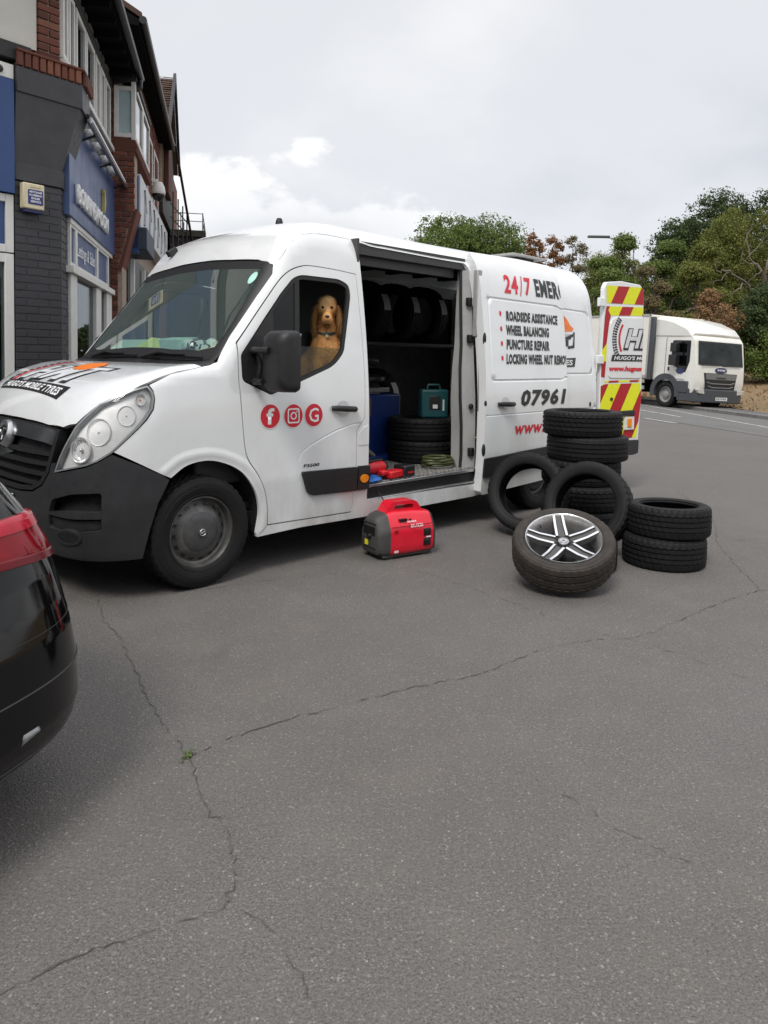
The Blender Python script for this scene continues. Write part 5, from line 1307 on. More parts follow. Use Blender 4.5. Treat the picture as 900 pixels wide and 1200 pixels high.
def hair(name, me, count, ln, mat, parent, seed, cond=lambda p: True, sag=.6):
    R = random.Random(seed); v = []; f = []; pol = list(me.polygons); k = 0
    ar = np.array([p.area for p in pol]); cum = np.cumsum(ar)/ar.sum()
    while k < count:
        p = pol[int(np.searchsorted(cum, R.random()))]; k += 1
        vs = [me.vertices[i].co for i in p.vertices]; q1, q2, q3 = R.sample(range(len(vs)), 3); w1, w2 = R.random(), R.random()
        if w1+w2 > 1: w1, w2 = 1-w1, 1-w2
        c = vs[q1]+(vs[q2]-vs[q1])*w1+(vs[q3]-vs[q1])*w2
        if not cond(c): continue
        nrm = p.normal; d = (nrm*.55+Vector((R.gauss(0, .3), R.gauss(0, .3), -sag+R.gauss(0, .2)))).normalized()*ln*R.uniform(.5, 1.3)
        s = d.cross(nrm); s = (s.normalized() if s.length > 1e-6 else Vector((1, 0, 0)))*ln*.07; b = len(v); e = c+d+nrm*ln*.1
        v += [tuple(c-s), tuple(c+s), tuple(e)]; f.append((b, b+1, b+2))
    m2 = bpy.data.meshes.new(name); m2.from_pydata(v, [], f); o = mesh_obj(name, m2, parent, [mat]); o['kind'] = 'stuff'; return o
hair('fur', dme, 14000, .020, DGM, dog, 1, cond=lambda p: not (p.x > .05 and p.z > -.11))
hair('fur', dme, 4000, .008, DGM, dog, 2, cond=lambda p: p.x > .03 and p.z > -.10, sag=.2)
for s in (1, -1):
    em_ = MB(); prof = [(.054, .038, .02), (.072, .05, .028), (.084, .015, .034), (.092, -.04, .040), (.094, -.09, .042), (.088, -.135, .036), (.082, -.165, .018)]
    secs = []
    for i, (y, z, w) in enumerate(prof):
        secs.append([(-.008+w*1.25*cos(t), s*(y+.015*sin(t)), z) for t in np.linspace(0, 2*pi, 13)[:-1]])
    loft(em_, secs); eo = em_.build('ear', EARM, dog, smooth=70)
    hair('fur', eo.data, 5000, .030, EARM, eo, 5+s, sag=1.3)
hb = MB()
for s in (1, -1): hb.ball((.072, s*.031, .028), (.011, .012, .011), 12, 8)
hb.build('eye', simple('dog_eye', (.012, .006, .004), .08), dog)
hb = MB(); hb.ball((.128, 0, -.042), (.013, .017, .013), 14, 10); hb.build('nose', simple('dog_nose', (.008, .008, .009), .3), dog)
hb = MB(); hb.ball((.086, 0, -.098), (.038, .024, .007), 14, 8); hb.build('mouth', simple('dog_mouth', (.015, .008, .008), .5), dog)
hb = MB(); hb.lathe([(.078, -.012), (.084, 0), (.078, .012)], 30, M=T(-.03, 0, -.145, 0, .25, 0, (1, 1, 1))); hb.build('collar', simple('collar_teal', (.03, .07, .07), .6), dog)
hb = MB(); hb.lathe([(0, .003), (.013, .003), (.014, 0)], 16, M=T(.058, 0, -.178, 0, pi/2-.2)); hb.build('collar_tag', simple('brass_tag', (.30, .25, .15), .4, .6), dog)
# ------------------------------------------------------------------ shop buildings on the left
P0 = Vector((-3.272, 7.5, 0)); D1 = Vector((-.62784, -.77834, 0)); N1 = Vector((.77834, -.62784, 0)); D2 = Vector((-.21275, .97711, 0)); N2 = Vector((.97711, .21275, 0))
R1 = atan2(D1.y, D1.x); R2 = atan2(-D2.y, -D2.x)
def brick_mat(name, a, b, c, painted=False):
    t = MT(name); g = t.n('ShaderNodeNewGeometry'); oi = t.n('ShaderNodeObjectInfo')
    r = t.math('FRACT', t.math('ADD', g.outputs['Random Per Island'], oi.outputs['Random']))
    col = t.ramp(r, [(0, a), (.55, b), (1, c)])
    col = t.mix(t.ramp(t.noise(28, 5, .7), [(.35, 0.), (.75, .5)]), col, tuple(x*.5 for x in b))
    t.bump(t.noise(70, 4, .7), .5, .004); return t.done(col, .85 if not painted else .5)
BRK = brick_mat('red_brick', (.10, .030, .020), (.17, .050, .032), (.24, .085, .05))
BRKD = brick_mat('brown_brick', (.09, .032, .022), (.17, .055, .035), (.25, .105, .06))
MORT = simple('mortar', (.34, .27, .22), .95, var=.2, scale=20)
PBR = brick_mat('dark_painted_brick', (.040, .040, .046), (.044, .044, .050), (.047, .047, .054), True)
PDK = simple('dark_masonry_paint', (.042, .042, .048), .5, var=.2, scale=6, bump=.15)
CREAM = simple('cream_render', (.62, .60, .54), .8, var=.06, scale=3, bump=.1)
TIMB = simple('black_timber', (.022, .020, .020), .6, var=.25, scale=12, bump=.2)
WFR = simple('white_frame', (.70, .69, .66), .5, var=.06, scale=7)
SBLU = simple('sign_blue', (.022, .062, .19), .35, var=.06, scale=2); SBL2 = simple('fascia_blue', (.060, .095, .22), .4, var=.06, scale=2)
SGL = glass('shop_glass', (.80, .86, .86), .85, refl=.55)
SOFF = simple('black_soffit', (.007, .007, .008), .85, spec=.08)
PANE = glass('upper_pane', (.55, .6, .62), .5, 0, .25, (.03, .035, .04))
TILE = brick_mat('roof_tile', (.07, .038, .028), (.11, .055, .038), (.15, .085, .06))
def brick_rows(parent, O, U, Nn, w, z0, z1, mat, each=True, dep=.022, bl=.215, bh=.065, j=.010, seed=1, header_only=False, soldier=False):
    """courses of brick over a wall face: O lower corner, U along, Nn outwards (local); single objects or one joined part"""
    R = random.Random(seed); U = Vector(U).normalized(); Nn = Vector(Nn).normalized(); O = Vector(O); cache = {}; joined = MB()
    def unit(l, h):
        k = (round(l, 3), round(h, 3))
        if k not in cache:
            m = MB(); c = .006 if dep > .01 else .004; m.add([(0, 0, 0), (l, 0, 0), (l, 0, h), (0, 0, h), (c, dep, c), (l-c, dep, c), (l-c, dep, h-c), (c, dep, h-c)], [(4, 5, 6, 7)[::-1], (0, 1, 5, 4), (1, 2, 6, 5), (2, 3, 7, 6), (3, 0, 4, 7)]); cache[k] = m
        return k
    def place(x, z, l, h):
        k = unit(l, h); d = R.uniform(-.003, .003)*min(1, dep/.02)
        M = Matrix(((U.x, Nn.x, 0, 0), (U.y, Nn.y, 0, 0), (U.z, Nn.z, 1, 0), (0, 0, 0, 1))); M.translation = O+U*x+Nn*d+Vector((0, 0, z))
        if each:
            if not hasattr(cache[k], 'me'): cache[k].me = cache[k].mesh('brick', mat, 0)
            o = bpy.data.objects.new('brick', cache[k].me); link(o, parent); o.matrix_local = M
        else: joined.add(cache[k].v, cache[k].f, 0, M)
    if soldier:
        x = 0.
        while x < w-.02: place(x, z0, min(.0625, w-x), z1-z0); x += .0725
    else:
        z = z0; row = 0
        while z < z1-.01:
            h = min(bh, z1-z); x = 0.; first = True
            while x < w-.012:
                l = bl if not (first and row % 2) else bl/2-.005
                l = min(l, w-x)
                place(x, z, l, h); x += l+j; first = False
            z += bh+j; row += 1
    if not each and joined.v:
        o = joined.build('brickwork', mat, parent, smooth=0); o['kind'] = 'stuff'
def boxpart(name, mat, parent, x0, x1, y0, y1, z0, z1, bevel=.004):
    m = MB(); m.box(min(x0, x1), max(x0, x1), y0, y1, z0, z1); return m.build(name, mat, parent, bevel=bevel)
def window(parent, x0, x1, y, z0, z1, fw=.055, pane=None, dep=.05, name='window'):
    """a framed light: frame as the part, pane as its own piece under it"""
    x0, x1 = min(x0, x1), max(x0, x1); m = MB()
    m.box(x0, x0+fw, y-dep, y, z0, z1); m.box(x1-fw, x1, y-dep, y, z0, z1); m.box(x0+fw, x1-fw, y-dep, y-.002, z0, z0+fw); m.box(x0+fw, x1-fw, y-dep, y-.002, z1-fw, z1)
    fr = m.build(name, WFR, parent, bevel=.005)
    m = MB(); m.box(x0+fw, x1-fw, y-.032, y-.026, z0+fw, z1-fw); m.build('pane', pane or PANE, fr); return fr
# --- corner building: dark painted pier, blue shop sign, cream upper floor
cb = thing('corner_shop', 'corner shop with dark painted pier, royal blue sign and cream upper wall', 'building', P0, R1)
e = Vector((-.627, -.779, 0))
sec = lambda ox, oy: [(.46, oy), (ox, oy), (ox+e.x*.40, oy+e.y*.40), (ox+e.x*.40, -.62), (.46, -.62)]
m = MB(); m.prism(inset(sec(0, 0), .005), 0, 3.06, 'z'); m.build('pier', PDK, cb)
brick_rows(cb, (.458, -.006, 0), (-1, 0, 0), (0, 1, 0), .458, .0, 3.05, PBR, each=False, seed=3, dep=.0065)
brick_rows(cb, (-.001+.0047, -.0038, 0), tuple(e), (-.779, .627, 0), .40, .0, 3.05, PBR, each=False, seed=4, dep=.0065)
m = MB(); m.prism(sec(-.012, .012), 3.07, 3.235, 'z'); m.build('pier_band', PDK, cb, bevel=.006)
m = MB(); lo = sec(-.005, .0); hi = sec(-.175, .05)
m.add([(x, y, 3.236) for x, y in lo]+[(x, y, 3.885) for x, y in hi], [(i, (i+1) % 5, 5+(i+1) % 5, 5+i) for i in range(5)]+[(4, 3, 2, 1, 0), (5, 6, 7, 8, 9)]); m.build('corbel', PDK, cb, smooth=0)
m = MB(); m.prism(sec(-.195, .065), 3.886, 4.125, 'z'); m.build('corbel_band', PDK, cb, bevel=.008)
m = MB(); m.prism(inset(sec(-.20, .075), .03), 4.126, 4.262, 'z'); m.build('ledge_core', MORT, cb)
brick_rows(cb, (.46, .045, 0), (-1, 0, 0), (0, 1, 0), .66, 4.128, 4.262, BRKD, seed=5, soldier=True, dep=.03)
brick_rows(cb, (-.20-.012, .045, 0), tuple(e), (-.779, .627, 0), .42, 4.128, 4.262, BRKD, seed=6, soldier=True, dep=.03)
m = MB(); m.prism(sec(-.21, .085), 4.263, 4.285, 'z'); m.build('ledge_cap', BRKD, cb, bevel=.004)
m = MB(); m.prism(inset([(.228, .0), (.0, .0), (.25*e.x, .25*e.y), (.25*e.x, -.5), (.228, -.5)], .020), 4.286, 6.2, 'z'); m.build('brick_pier_core', MORT, cb)
brick_rows(cb, (.226, -.020, 0), (-1, 0, 0), (0, 1, 0), .226, 4.296, 6.2, BRKD, seed=7, bl=.2255)
brick_rows(cb, (.226-.005, -.014, 0), (0, -1, 0), (1, 0, 0), .1, 4.296, 6.2, BRKD, each=False, seed=8)
# left shop front, running on out of the picture
boxpart('wall', PDK, cb, .462, 6.2, -4.5, -.30, 0, 6.4, 0)
boxpart('fascia_sign', SBLU, cb, .468, 6.0, -.06, .03, 2.93, 3.99)
boxpart('fascia_trim', WFR, cb, .468, 6.0, -.12, .02, 3.995, 4.13)
m = MB(); m.ball((.60, .025, 4.06), (.035, .02, .035), 12, 8); m.build('flood_lamp', INK, cb)
for i, x in enumerate((.468, 1.75, 3.05, 4.35)):
    window(cb, x, x+1.27, .0, 2.37, 2.92, .075, SBLU, .08, 'transom_light')
    window(cb, x, x+1.27, -.005, .45, 2.36, .085, SGL, .09, 'shop_window')
boxpart('stall_riser', PDK, cb, .47, 6.0, -.28, -.02, 0, .44)
boxpart('shop_blind', simple('blind_grey', (.25, .25, .24), .8), cb, .50, 6.0, -.26, -.25, .45, 2.9, 0)
boxpart('rendered_wall', CREAM, cb, .232, 6.2, -.25, -.015, 4.345, 6.4, 0)
boxpart('bressumer_beam', TIMB, cb, .30, 6.2, -.20, .03, 4.18, 4.34, .01)
for i in range(5): boxpart('timber_post', TIMB, cb, 1.35+i*1.05, 1.50+i*1.05, -.1, .02, 4.342, 6.38, .01)
for i in range(4):
    x = 1.52+i*1.05; m = MB(); m.add([(x, .012, 4.36), (x+.14, .012, 4.36), (x+.87, .012, 6.3), (x+.73, .012, 6.3), (x, -.05, 4.36), (x+.14, -.05, 4.36), (x+.87, -.05, 6.3), (x+.73, -.05, 6.3)], [(0, 1, 2, 3), (4, 7, 6, 5), (0, 4, 5, 1), (1, 5, 6, 2), (2, 6, 7, 3), (3, 7, 4, 0)]); m.build('timber_brace', TIMB, cb)
m = MB(); m.prism([(.45, 6.4), (.7, 6.25), (-4.6, 9.2), (-4.6, 9.0)], -.25, 6.4, 'x'); m.build('roof', TILE, cb, smooth=0)
m = MB(); m.prism([(.1, 6.4), (6.3, 6.4), (3.2, 9.2)], -.14, -.02, 'y'); m.build('gable_wall', CREAM, cb)
for a, b in (((.1, 6.4), (3.2, 9.2)), ((6.3, 6.4), (3.2, 9.2)), ((1.65, 6.4), (3.2, 9.2)), ((4.75, 6.4), (3.2, 9.2))):
    m = MB(); m.tube([(a[0], .02, a[1]), (b[0], .02, b[1])], .10, 4); m.build('gable_timber', TIMB, cb)
# alarm box on the pier
ab = thing('alarm_box', 'cream alarm box with a navy lettered panel on the dark pier', 'alarm box', P0+D1*.325+N1*.012+Vector((0, 0, 2.80)), R1)
IV = simple('ivory_plastic', (.66, .58, .40), .45, var=.08)
m = MB(); m.box(-.115, .095, .0, .075, .0, .245); m.build('case', IV, ab, bevel=.012)
m = MB(); m.box(-.105, .085, .005, .062, -.035, .0); m.build('strobe', simple('blue_lens', (.012, .018, .09), .2), ab, bevel=.008)
m = MB(); m.prism(rnd([(-.098, .045), (.048, .045), (.048, .185), (-.098, .185)], .012), .074, .078, 'y'); pa = m.build('badge_panel', simple('navy_print', (.022, .030, .17), .4), ab)
for i, (s, w) in enumerate((("MITCHAM", .118), ("PLUMBING", .122), ("BOILER", .085), ("SERVICE", .10))):
    put_flat(fit_text(s, w, .020, .03, 0), 'lettering', WINK, pa, (-.025+w/2, .078, .153-i*.030), (-1, 0, 0), (0, 0, 1), .0015)
put_flat(fit_text("INTRUDER", .10, .010, .02, 0), 'lettering', simple('brown_print', (.25, .12, .06), .5), ab, (.025, .0755, .200), (-1, 0, 0), (0, 0, 1), .0015)
# --- estate agent: t runs away from the pier; local x = -t
ea = thing('estate_agent_shop', 'estate agent shop with slate blue fascia and raised white letters', 'building', P0, R2)
boxpart('wall', PDK, ea, -3.3, -.32, -5, -1.6, 0, 5.5, 0)
boxpart('fascia_sign', SBL2, ea, -3.30, -.10, -.02, .06, 2.835, 3.88)
boxpart('fascia_back', PDK, ea, -3.30, -.2, -1.6, -.03, 2.84, 4.28, 0)
me = fit_text("BOURNE-MOON", 2.08, .205, .035, 0); o = put_flat(me, 'raised_lettering', WINK, ea, (-.37, .062, 3.0), (-1, 0, 0), (0, 0, 1), .04)
sl = o.modifiers.new('depth', 'SOLIDIFY'); sl.thickness = .04; sl.offset = -1
m = MB(); m.prism([(-2.13-.06*sin(t)-.05*(1-abs(cos(t))), 3.38+.15*cos(t)*-1) for t in np.linspace(0, pi, 12)]+[(-2.13-.02*sin(t), 3.38+.10*cos(t)) for t in np.linspace(0, pi, 10)], .062, .10, 'y'); m.build('crescent_emblem', simple('gold_paint', (.55, .46, .16), .35, .2), ea)
# shop window
for x0, x1, p in ((.30, .64, None), (.64, 2.03, 1), (2.03, 2.95, 1)):
    window(ea, -x0, -x1, .03, 2.335, 2.80, .05, SBL2, .07, 'transom_light')
put_flat(fit_text("Lettings & Sales", 1.14, .20, .012, .1), 'lettering', WINK, ea, (-.74, .012, 2.45), (-1, 0, 0), (0, 0, 1), .004)
boxpart('window_head', WFR, ea, -3.22, -.28, -.05, .04, 2.78, 2.834)
boxpart('transom_bar', WFR, ea, -3.22, -.22, -.06, .075, 2.262, 2.333)
for x0, x1 in ((.33, .64), (1.93, 2.27), (2.78, 3.2)): boxpart('mullion', WFR, ea, -x1, -x0, -.05, .035, .5, 2.26, .012)
for x0, x1 in ((.64, 1.93), (2.27, 2.78)):
    m = MB(); m.box(-x1, -x0, -.02, -.014, .5, 2.26); m.build('shop_pane', SGL, ea)
boxpart('stall_riser', PDK, ea, -3.28, -.28, -.25, .02, 0, .5)
boxpart('shop_interior', simple('interior_brown', (.12, .10, .075), .8, var=.5, scale=2.5), ea, -3.28, -.3, -1.58, -1.5, .02, 2.8, 0)
m = MB()
R = random.Random(4)
for _ in range(14): x = R.uniform(.7, 2.7); z = R.uniform(.9, 2.1); m.box(-x-.14, -x+.14, -.9, -.88, z-.10, z+.10)
m.build('display_card', simple('card_mix', (.38, .37, .33), .7, var=.5, scale=4), ea)
m = MB(); m.box(-.92, -.66, -.4, -.1, .5, 1.75); m.build('teal_display', simple('teal_board', (.05, .16, .15), .6), ea)
m = MB(); m.box(-1.9, -.68, -.5, -.1, .9, 1.25, 0, None); m.build('window_display', simple('display_pale', (.42, .48, .48), .7, var=.3, scale=5), ea)
# upper floor: strip of white casements
boxpart('upper_wall', TIMB, ea, -3.3, -.02, -.3, -.06, 4.29, 5.50, 0)
boxpart('window_sill', WFR, ea, -3.3, -.05, -.06, .06, 4.30, 4.37, .01)
for a, b in ((.06, .30), (.36, .66), (.74, 1.32), (1.36, 1.94), (2.02, 2.34), (2.42, 2.74), (2.82, 3.24)): window(ea, -a, -b, .02, 4.38, 5.18, .062, PANE, .05)
boxpart('fascia_timber', TIMB, ea, -3.3, -.0, -.06, .03, 5.19, 5.30, .01)
for i in range(5): boxpart('grey_panel', simple('weathered_grey', (.16, .155, .145), .8, var=.3), ea, -.1-i*.62-.5, -.1-i*.62, -.05, .015, 5.31, 5.39, .006)
m = MB(); m.prism([(-.06, 5.40), (.34, 5.43), (.34, 5.49), (-.06, 5.62)], -3.55, .5, 'x'); m.build('eaves', SOFF, ea, bevel=.01)
for i in range(10): x = -3.6+i*.42; boxpart('rafter_end', SOFF, ea, x, x+.06, .0, .32, 5.33, 5.40)
m = MB(); m.tube([(.5, .39, 5.49), (-3.55, .39, 5.45)], .055, 10); m.build('gutter', INK, ea)
m = MB(); m.tube([(-3.45, .39, 5.42), (-3.45, .39, 5.30), (-3.42, .24, 5.18), (-3.42, .12, 5.12)], .042, 10); m.build('downpipe', INK, ea)
m = MB(); m.prism([(.37, 5.52), (.37, 5.60), (-4.0, 8.5), (-4.0, 8.4)], -3.55, .5, 'x'); m.build('roof', TILE, ea, smooth=0)
tl = thing('trough_light', 'long polished trough lamp on brackets above the slate blue fascia', 'sign lamp', P0+N2*.22+D2*.32+Vector((0, 0, 3.86)), R2)
m = MB(); m.tube([(0, 0, 0), (-3.45, 0, -.04)], .034, 12); m.build('tube', simple('polished_steel', (.55, .56, .60), .15, .9), tl)
m = MB(); m.tube([(0, -.03, .035), (-3.45, -.03, -.005)], .03, 10); m.build('hood', INK, tl)
for x in (-.5, -1.7, -2.9):
    m = MB(); m.tube([(x, 0, -.01), (x, -.2, -.10)], .014, 8); m.build('bracket', INK, tl)
for k, x in enumerate((.62, 1.15, 1.75, 2.3)):
    s = thing('spot_lamp', ('first', 'second', 'third', 'fourth')[k]+' white spot lamp from the dark pier, above the slate blue fascia', 'spot lamp', P0+D2*(x+.4)+N2*.10+Vector((0, 0, 3.90)), R2, 'spot lamps over the slate blue fascia')
    m = MB(); m.lathe([(0, -.07), (.05, -.06), (.06, .02), (.03, .07), (0, .08)], 16, M=T(0, 0, 0, radians(60))); m.build('head', WFR, s); m = MB(); m.tube([(0, 0, 0), (0, -.08, -.02)], .012, 6); m.build('stem', INK, s)
# --- brick bay building beyond
bb = thing('brick_bay_building', 'red brick building with corbelled pier and bay window beyond the estate agent', 'building', P0+D2*3.30, R2)
boxpart('wall_core', MORT, bb, -6.2, -.03, -5, .16, 0, 6.1, 0)
m = MB(); m.box(-.45, -.026, .0, .32, 3.52, 4.40); m.add([(-.026, .0, 2.6), (-.026, .10, 2.6), (-.026, .32, 3.52), (-.026, 0, 3.52), (-.45, .0, 2.6), (-.45, .10, 2.6), (-.45, .32, 3.52), (-.45, 0, 3.52)], [(0, 1, 2, 3), (4, 7, 6, 5), (1, 5, 6, 2), (0, 4, 5, 1)]); m.build('pier_core', MORT, bb)
brick_rows(bb, (-.026, .0, 0), (0, 1, 0), (1, 0, 0), .335, 3.52, 4.33, BRK, seed=11, bl=.215)
for i, z in enumerate(np.arange(1.6, 3.5, .075)):
    w = .10+(.33-.10)*max(0, (z-2.7))/.82
    brick_rows(bb, (-.026, .0, 0), (0, 1, 0), (1, 0, 0), max(.10, w), float(z), float(z)+.065, BRK, seed=20+i, bl=.215 if i % 2 else .14)
m = MB(); m.add([(-.01, .10, 2.66), (-.01, .335, 3.52), (-.01, .375, 3.52), (-.01, .14, 2.60), (-.5, .10, 2.66), (-.5, .335, 3.52), (-.5, .375, 3.52), (-.5, .14, 2.60)], [(0, 1, 2, 3), (4, 7, 6, 5), (0, 4, 5, 1), (1, 5, 6, 2), (2, 6, 7, 3), (3, 7, 4, 0)]); m.build('corbel_edge', BRKD, bb)
m = MB(); m.prism([(0, 4.335), (.36, 4.335), (.38, 4.40), (.34, 4.50), (0, 4.56)], -2.2, -.005, 'x'); m.build('bay_sill', BRKD, bb, bevel=.006)
# side light of the bay faces the street corner
m = MB(); m.box(-.05, .0, .05, .11, 4.53, 5.25); m.box(-.05, 0, .285, .345, 4.50, 5.32); m.box(-.05, -.002, .11, .285, 4.53, 4.59); m.box(-.05, -.002, .11, .285, 5.19, 5.25); bw = m.build('bay_window', WFR, bb, bevel=.004)
m = MB(); m.box(-.034, -.028, .11, .285, 4.59, 5.19); m.build('pane', simple('pale_blue_pane', (.42, .52, .54), .25, var=.15, scale=5), bw)  # opaque pale blue pane
window(bb, -.05, -1.05, .345, 4.52, 5.30, .06); window(bb, -1.08, -2.1, .345, 4.52, 5.30, .06)
brick_rows(bb, (-.026, .0, 0), (0, 1, 0), (1, 0, 0), .05, 4.56, 5.5, BRK, seed=61, bl=.05)
m = MB(); m.prism([(0, 5.26), (.36, 5.33), (.36, 5.40), (0, 5.6)], -2.2, .02, 'x'); m.build('bay_roof', TIMB, bb)
brick_rows(bb, (-6.2, .165, 0), (1, 0, 0), (0, 1, 0), 4.0, 3.9, 6.05, BRK, each=False, seed=62)
brick_rows(bb, (-.03, -.1, 0), (0, 1, 0), (1, 0, 0), .28, 5.45, 6.05, BRK, each=False, seed=63)
m = MB(); m.tube([(-2.16, .24, 3.8), (-2.16, .24, 5.6)], .035, 8); m.build('downpipe', WFR, bb)
for x in (-3.3, -4.6): window(bb, x, x-1.0, .20, 4.35, 5.6, .07)
m = MB(); m.prism([(-.02, 6.12), (.40, 6.06), (.42, 6.15), (-.02, 6.40)], -6.4, .1, 'x'); m.build('eaves', SOFF, bb, bevel=.01)
m = MB(); m.tube([(.12, .46, 6.15), (-6.4, .46, 6.09)], .055, 10); m.build('gutter', INK, bb)
m = MB(); m.prism([(.44, 6.18), (.44, 6.26), (-4.0, 8.9), (-4.0, 8.8)], -6.4, .1, 'x'); m.build('roof', TILE, bb, smooth=0)
boxpart('shop_sign', simple('pale_fascia', (.60, .61, .63), .5, var=.12, scale=5), bb, -6.0, -.55, .165, .36, 3.35, 4.15, .01)
for k in range(6):
    m = MB(); x = -1.0-k*.8; m.tube([(x, .365, 3.45), (x-.15, .365, 3.8), (x-.05, .365, 4.0), (x-.3, .365, 3.7)], .025, 5); m.build('sign_stroke', simple('sign_grey', (.30, .31, .33), .5), bb)
boxpart('sign_return', SBLU, bb, -.60, -.46, .0, .34, 2.95, 4.1, .008)
boxpart('awning_box', simple('slate_box', (.028, .045, .075), .5), bb, -1.7, -.46, .165, .46, 3.0, 3.34, .015)
boxpart('dark_opening_sheet', INK, bb, -6.0, -.5, .14, .18, .1, 2.98, 0)  # solid black sheet standing in for the shade of an open shopfront
for x in (-.8, -2.4, -4.2): boxpart('door_frame', WFR, bb, x-.09, x, .165, .24, .1, 2.9)
# dome camera on its arm
cc = thing('dome_camera', 'white dome security camera on a short arm beside the brick bay', 'security camera', P0+D2*5.95+N2*.17+Vector((0, 0, 4.52)), R2)
m = MB(); m.box(-.05, .05, 0, .03, -.08, .08); m.box(-.03, .03, .02, .26, -.035, .035); m.build('arm', WFR, cc, bevel=.01)
m = MB(); m.lathe([(.0, .02), (.07, .015), (.11, -.06), (.125, -.15), (.125, -.19), (.118, -.20)], 28); o = m.build('housing', WFR, cc); o.location = (0, .27, -.03)
m = MB(); m.ball((0, 0, -.205), (.112, .112, .12), 24, 14); o = m.build('dome', simple('smoked_dome', (.012, .012, .012), .12), cc); o.location = (0, .27, -.03)
# --- gabled building further along
gb = thing('gabled_building', 'tile-hung building with a steep dark gable, furthest along the row', 'building', P0+D2*9.6, R2)
boxpart('wall', BRKD, gb, -6.5, -.02, -5, .16, 0, 6.5, 0)
m = MB(); m.add([(.5, .36, 6.35), (-1.5, .36, 8.15), (-3.5, .36, 6.35), (.5, -5, 6.35), (-1.5, -5, 8.15), (-3.5, -5, 6.35)], [(0, 1, 4, 3), (1, 2, 5, 4)])
o = m.build('roof', TILE, gb, smooth=0); sl = o.modifiers.new('depth', 'SOLIDIFY'); sl.thickness = .10
tm = MB(); Rr = random.Random(8)
for r_ in range(22):
    for c_ in range(24):
        s0, s1 = r_/22, (r_+1.15)/22; y0 = .36-c_*.25; d = .03
        a = lambda s, lift: (-1.5+2.0*s+lift*.68, 8.17-1.80*s+lift*.72)
        p0 = a(s0, .02); p1 = a(s1, .055+Rr.uniform(-.006, .006))
        tm.add([(p0[0], y0, p0[1]), (p1[0], y0, p1[1]), (p1[0], y0-.235, p1[1]), (p0[0], y0-.235, p0[1])], [(0, 1, 2, 3)])
o = tm.build('roof_tile', TILE, gb, smooth=0, recalc=False); o['kind'] = 'stuff'
for sg in (1, -1):
    xx = lambda v: -1.5+sg*(v+1.5)
    m = MB(); q = [(xx(.53), 6.28), (xx(-1.5), 8.10), (xx(-1.5), 8.30), (xx(.65), 6.36)]; m.prism(q, .365, .43, 'y'); m.build('bargeboard', TIMB, gb)
m = MB(); m.prism([(.3, 6.3), (-1.5, 8.0), (-3.3, 6.3), (-3.3, 4.6), (.3, 4.6)], .165, .26, 'y'); m.build('gable', TIMB, gb)
m = MB(); m.box(-1.0, -.05, .262, .36, 5.1, 6.2); m.build('oriel', BRKD, gb, bevel=.01)
m = MB(); m.box(.302, .34, .17, .25, 4.9, 6.1); m.build('buff_panel', simple('buff_render', (.50, .37, .24), .8, var=.15), gb)
ex = thing('flat_roof_extension', 'low flat-roofed block with a thin metal handrail, just above the van bonnet end', 'building', P0+D2*12.0, R2)
boxpart('walls', TIMB, ex, -3.2, 0, .23, 1.0, 0, 4.5, 0); boxpart('roof_slab', simple('mossy_felt', (.07, .065, .05), .9, var=.3, scale=3), ex, -3.3, .08, .23, 1.12, 4.5, 4.66)
for x in (0, -1.5, -3.1):
    for y in (.5, 1.05): m = MB(); m.tube([(x, y, 4.66), (x, y, 5.12)], .014, 6); m.build('rail_post', simple('galvanised', (.22, .22, .23), .4, .7), ex)
for z in (4.9, 5.1):
    m = MB(); m.tube([(0, .3, z), (0, 1.05, z), (-3.1, 1.05, z)], .012, 6); m.build('handrail', MATS['galvanised'], ex)
st = thing('fire_escape', 'dark steel fire escape rails rising against the wall below the dome camera', 'fire escape', P0+D2*9.0+N2*.45, R2)
for k in range(5): m = MB(); m.tube([(0, .0, 3.55+k*.30), (-3.0, .25, 3.6+k*.30)], .014, 6); m.build('bar', INK, st)
for k in range(4): m = MB(); m.tube([(-.8*k, .05+.06*k, 3.4), (-.8*k, .05+.06*k, 5.0)], .016, 6); m.build('upright', INK, st)
m = MB(); m.tube([(0, .1, 6.0), (-2.8, .42, 3.9)], .03, 6); m.build('stringer', INK, st)
# ------------------------------------------------------------------ box lorry on the road
tz = -.12
tk = thing('box_lorry', 'white box lorry with a roof deflector driving along the road on the right', 'lorry', (10.62, 25.75, tz), atan2(-.917, .40), rot=(radians(-2.2), radians(1.4), atan2(-.917, .40)))
CW = simple('lorry_white', (.74, .73, .68), .3, var=.05, scale=3, coat=.3); BX = simple('box_white', (.80, .77, .69), .45, var=.06, scale=2)
TG = simple('lorry_grey', (.055, .06, .068), .5, var=.15); TK = simple('lorry_black', (.015, .015, .017), .4)
LGL = glass('lorry_glass', (.35, .4, .4), .35, 0, .12, (.02, .025, .025), refl=.8)
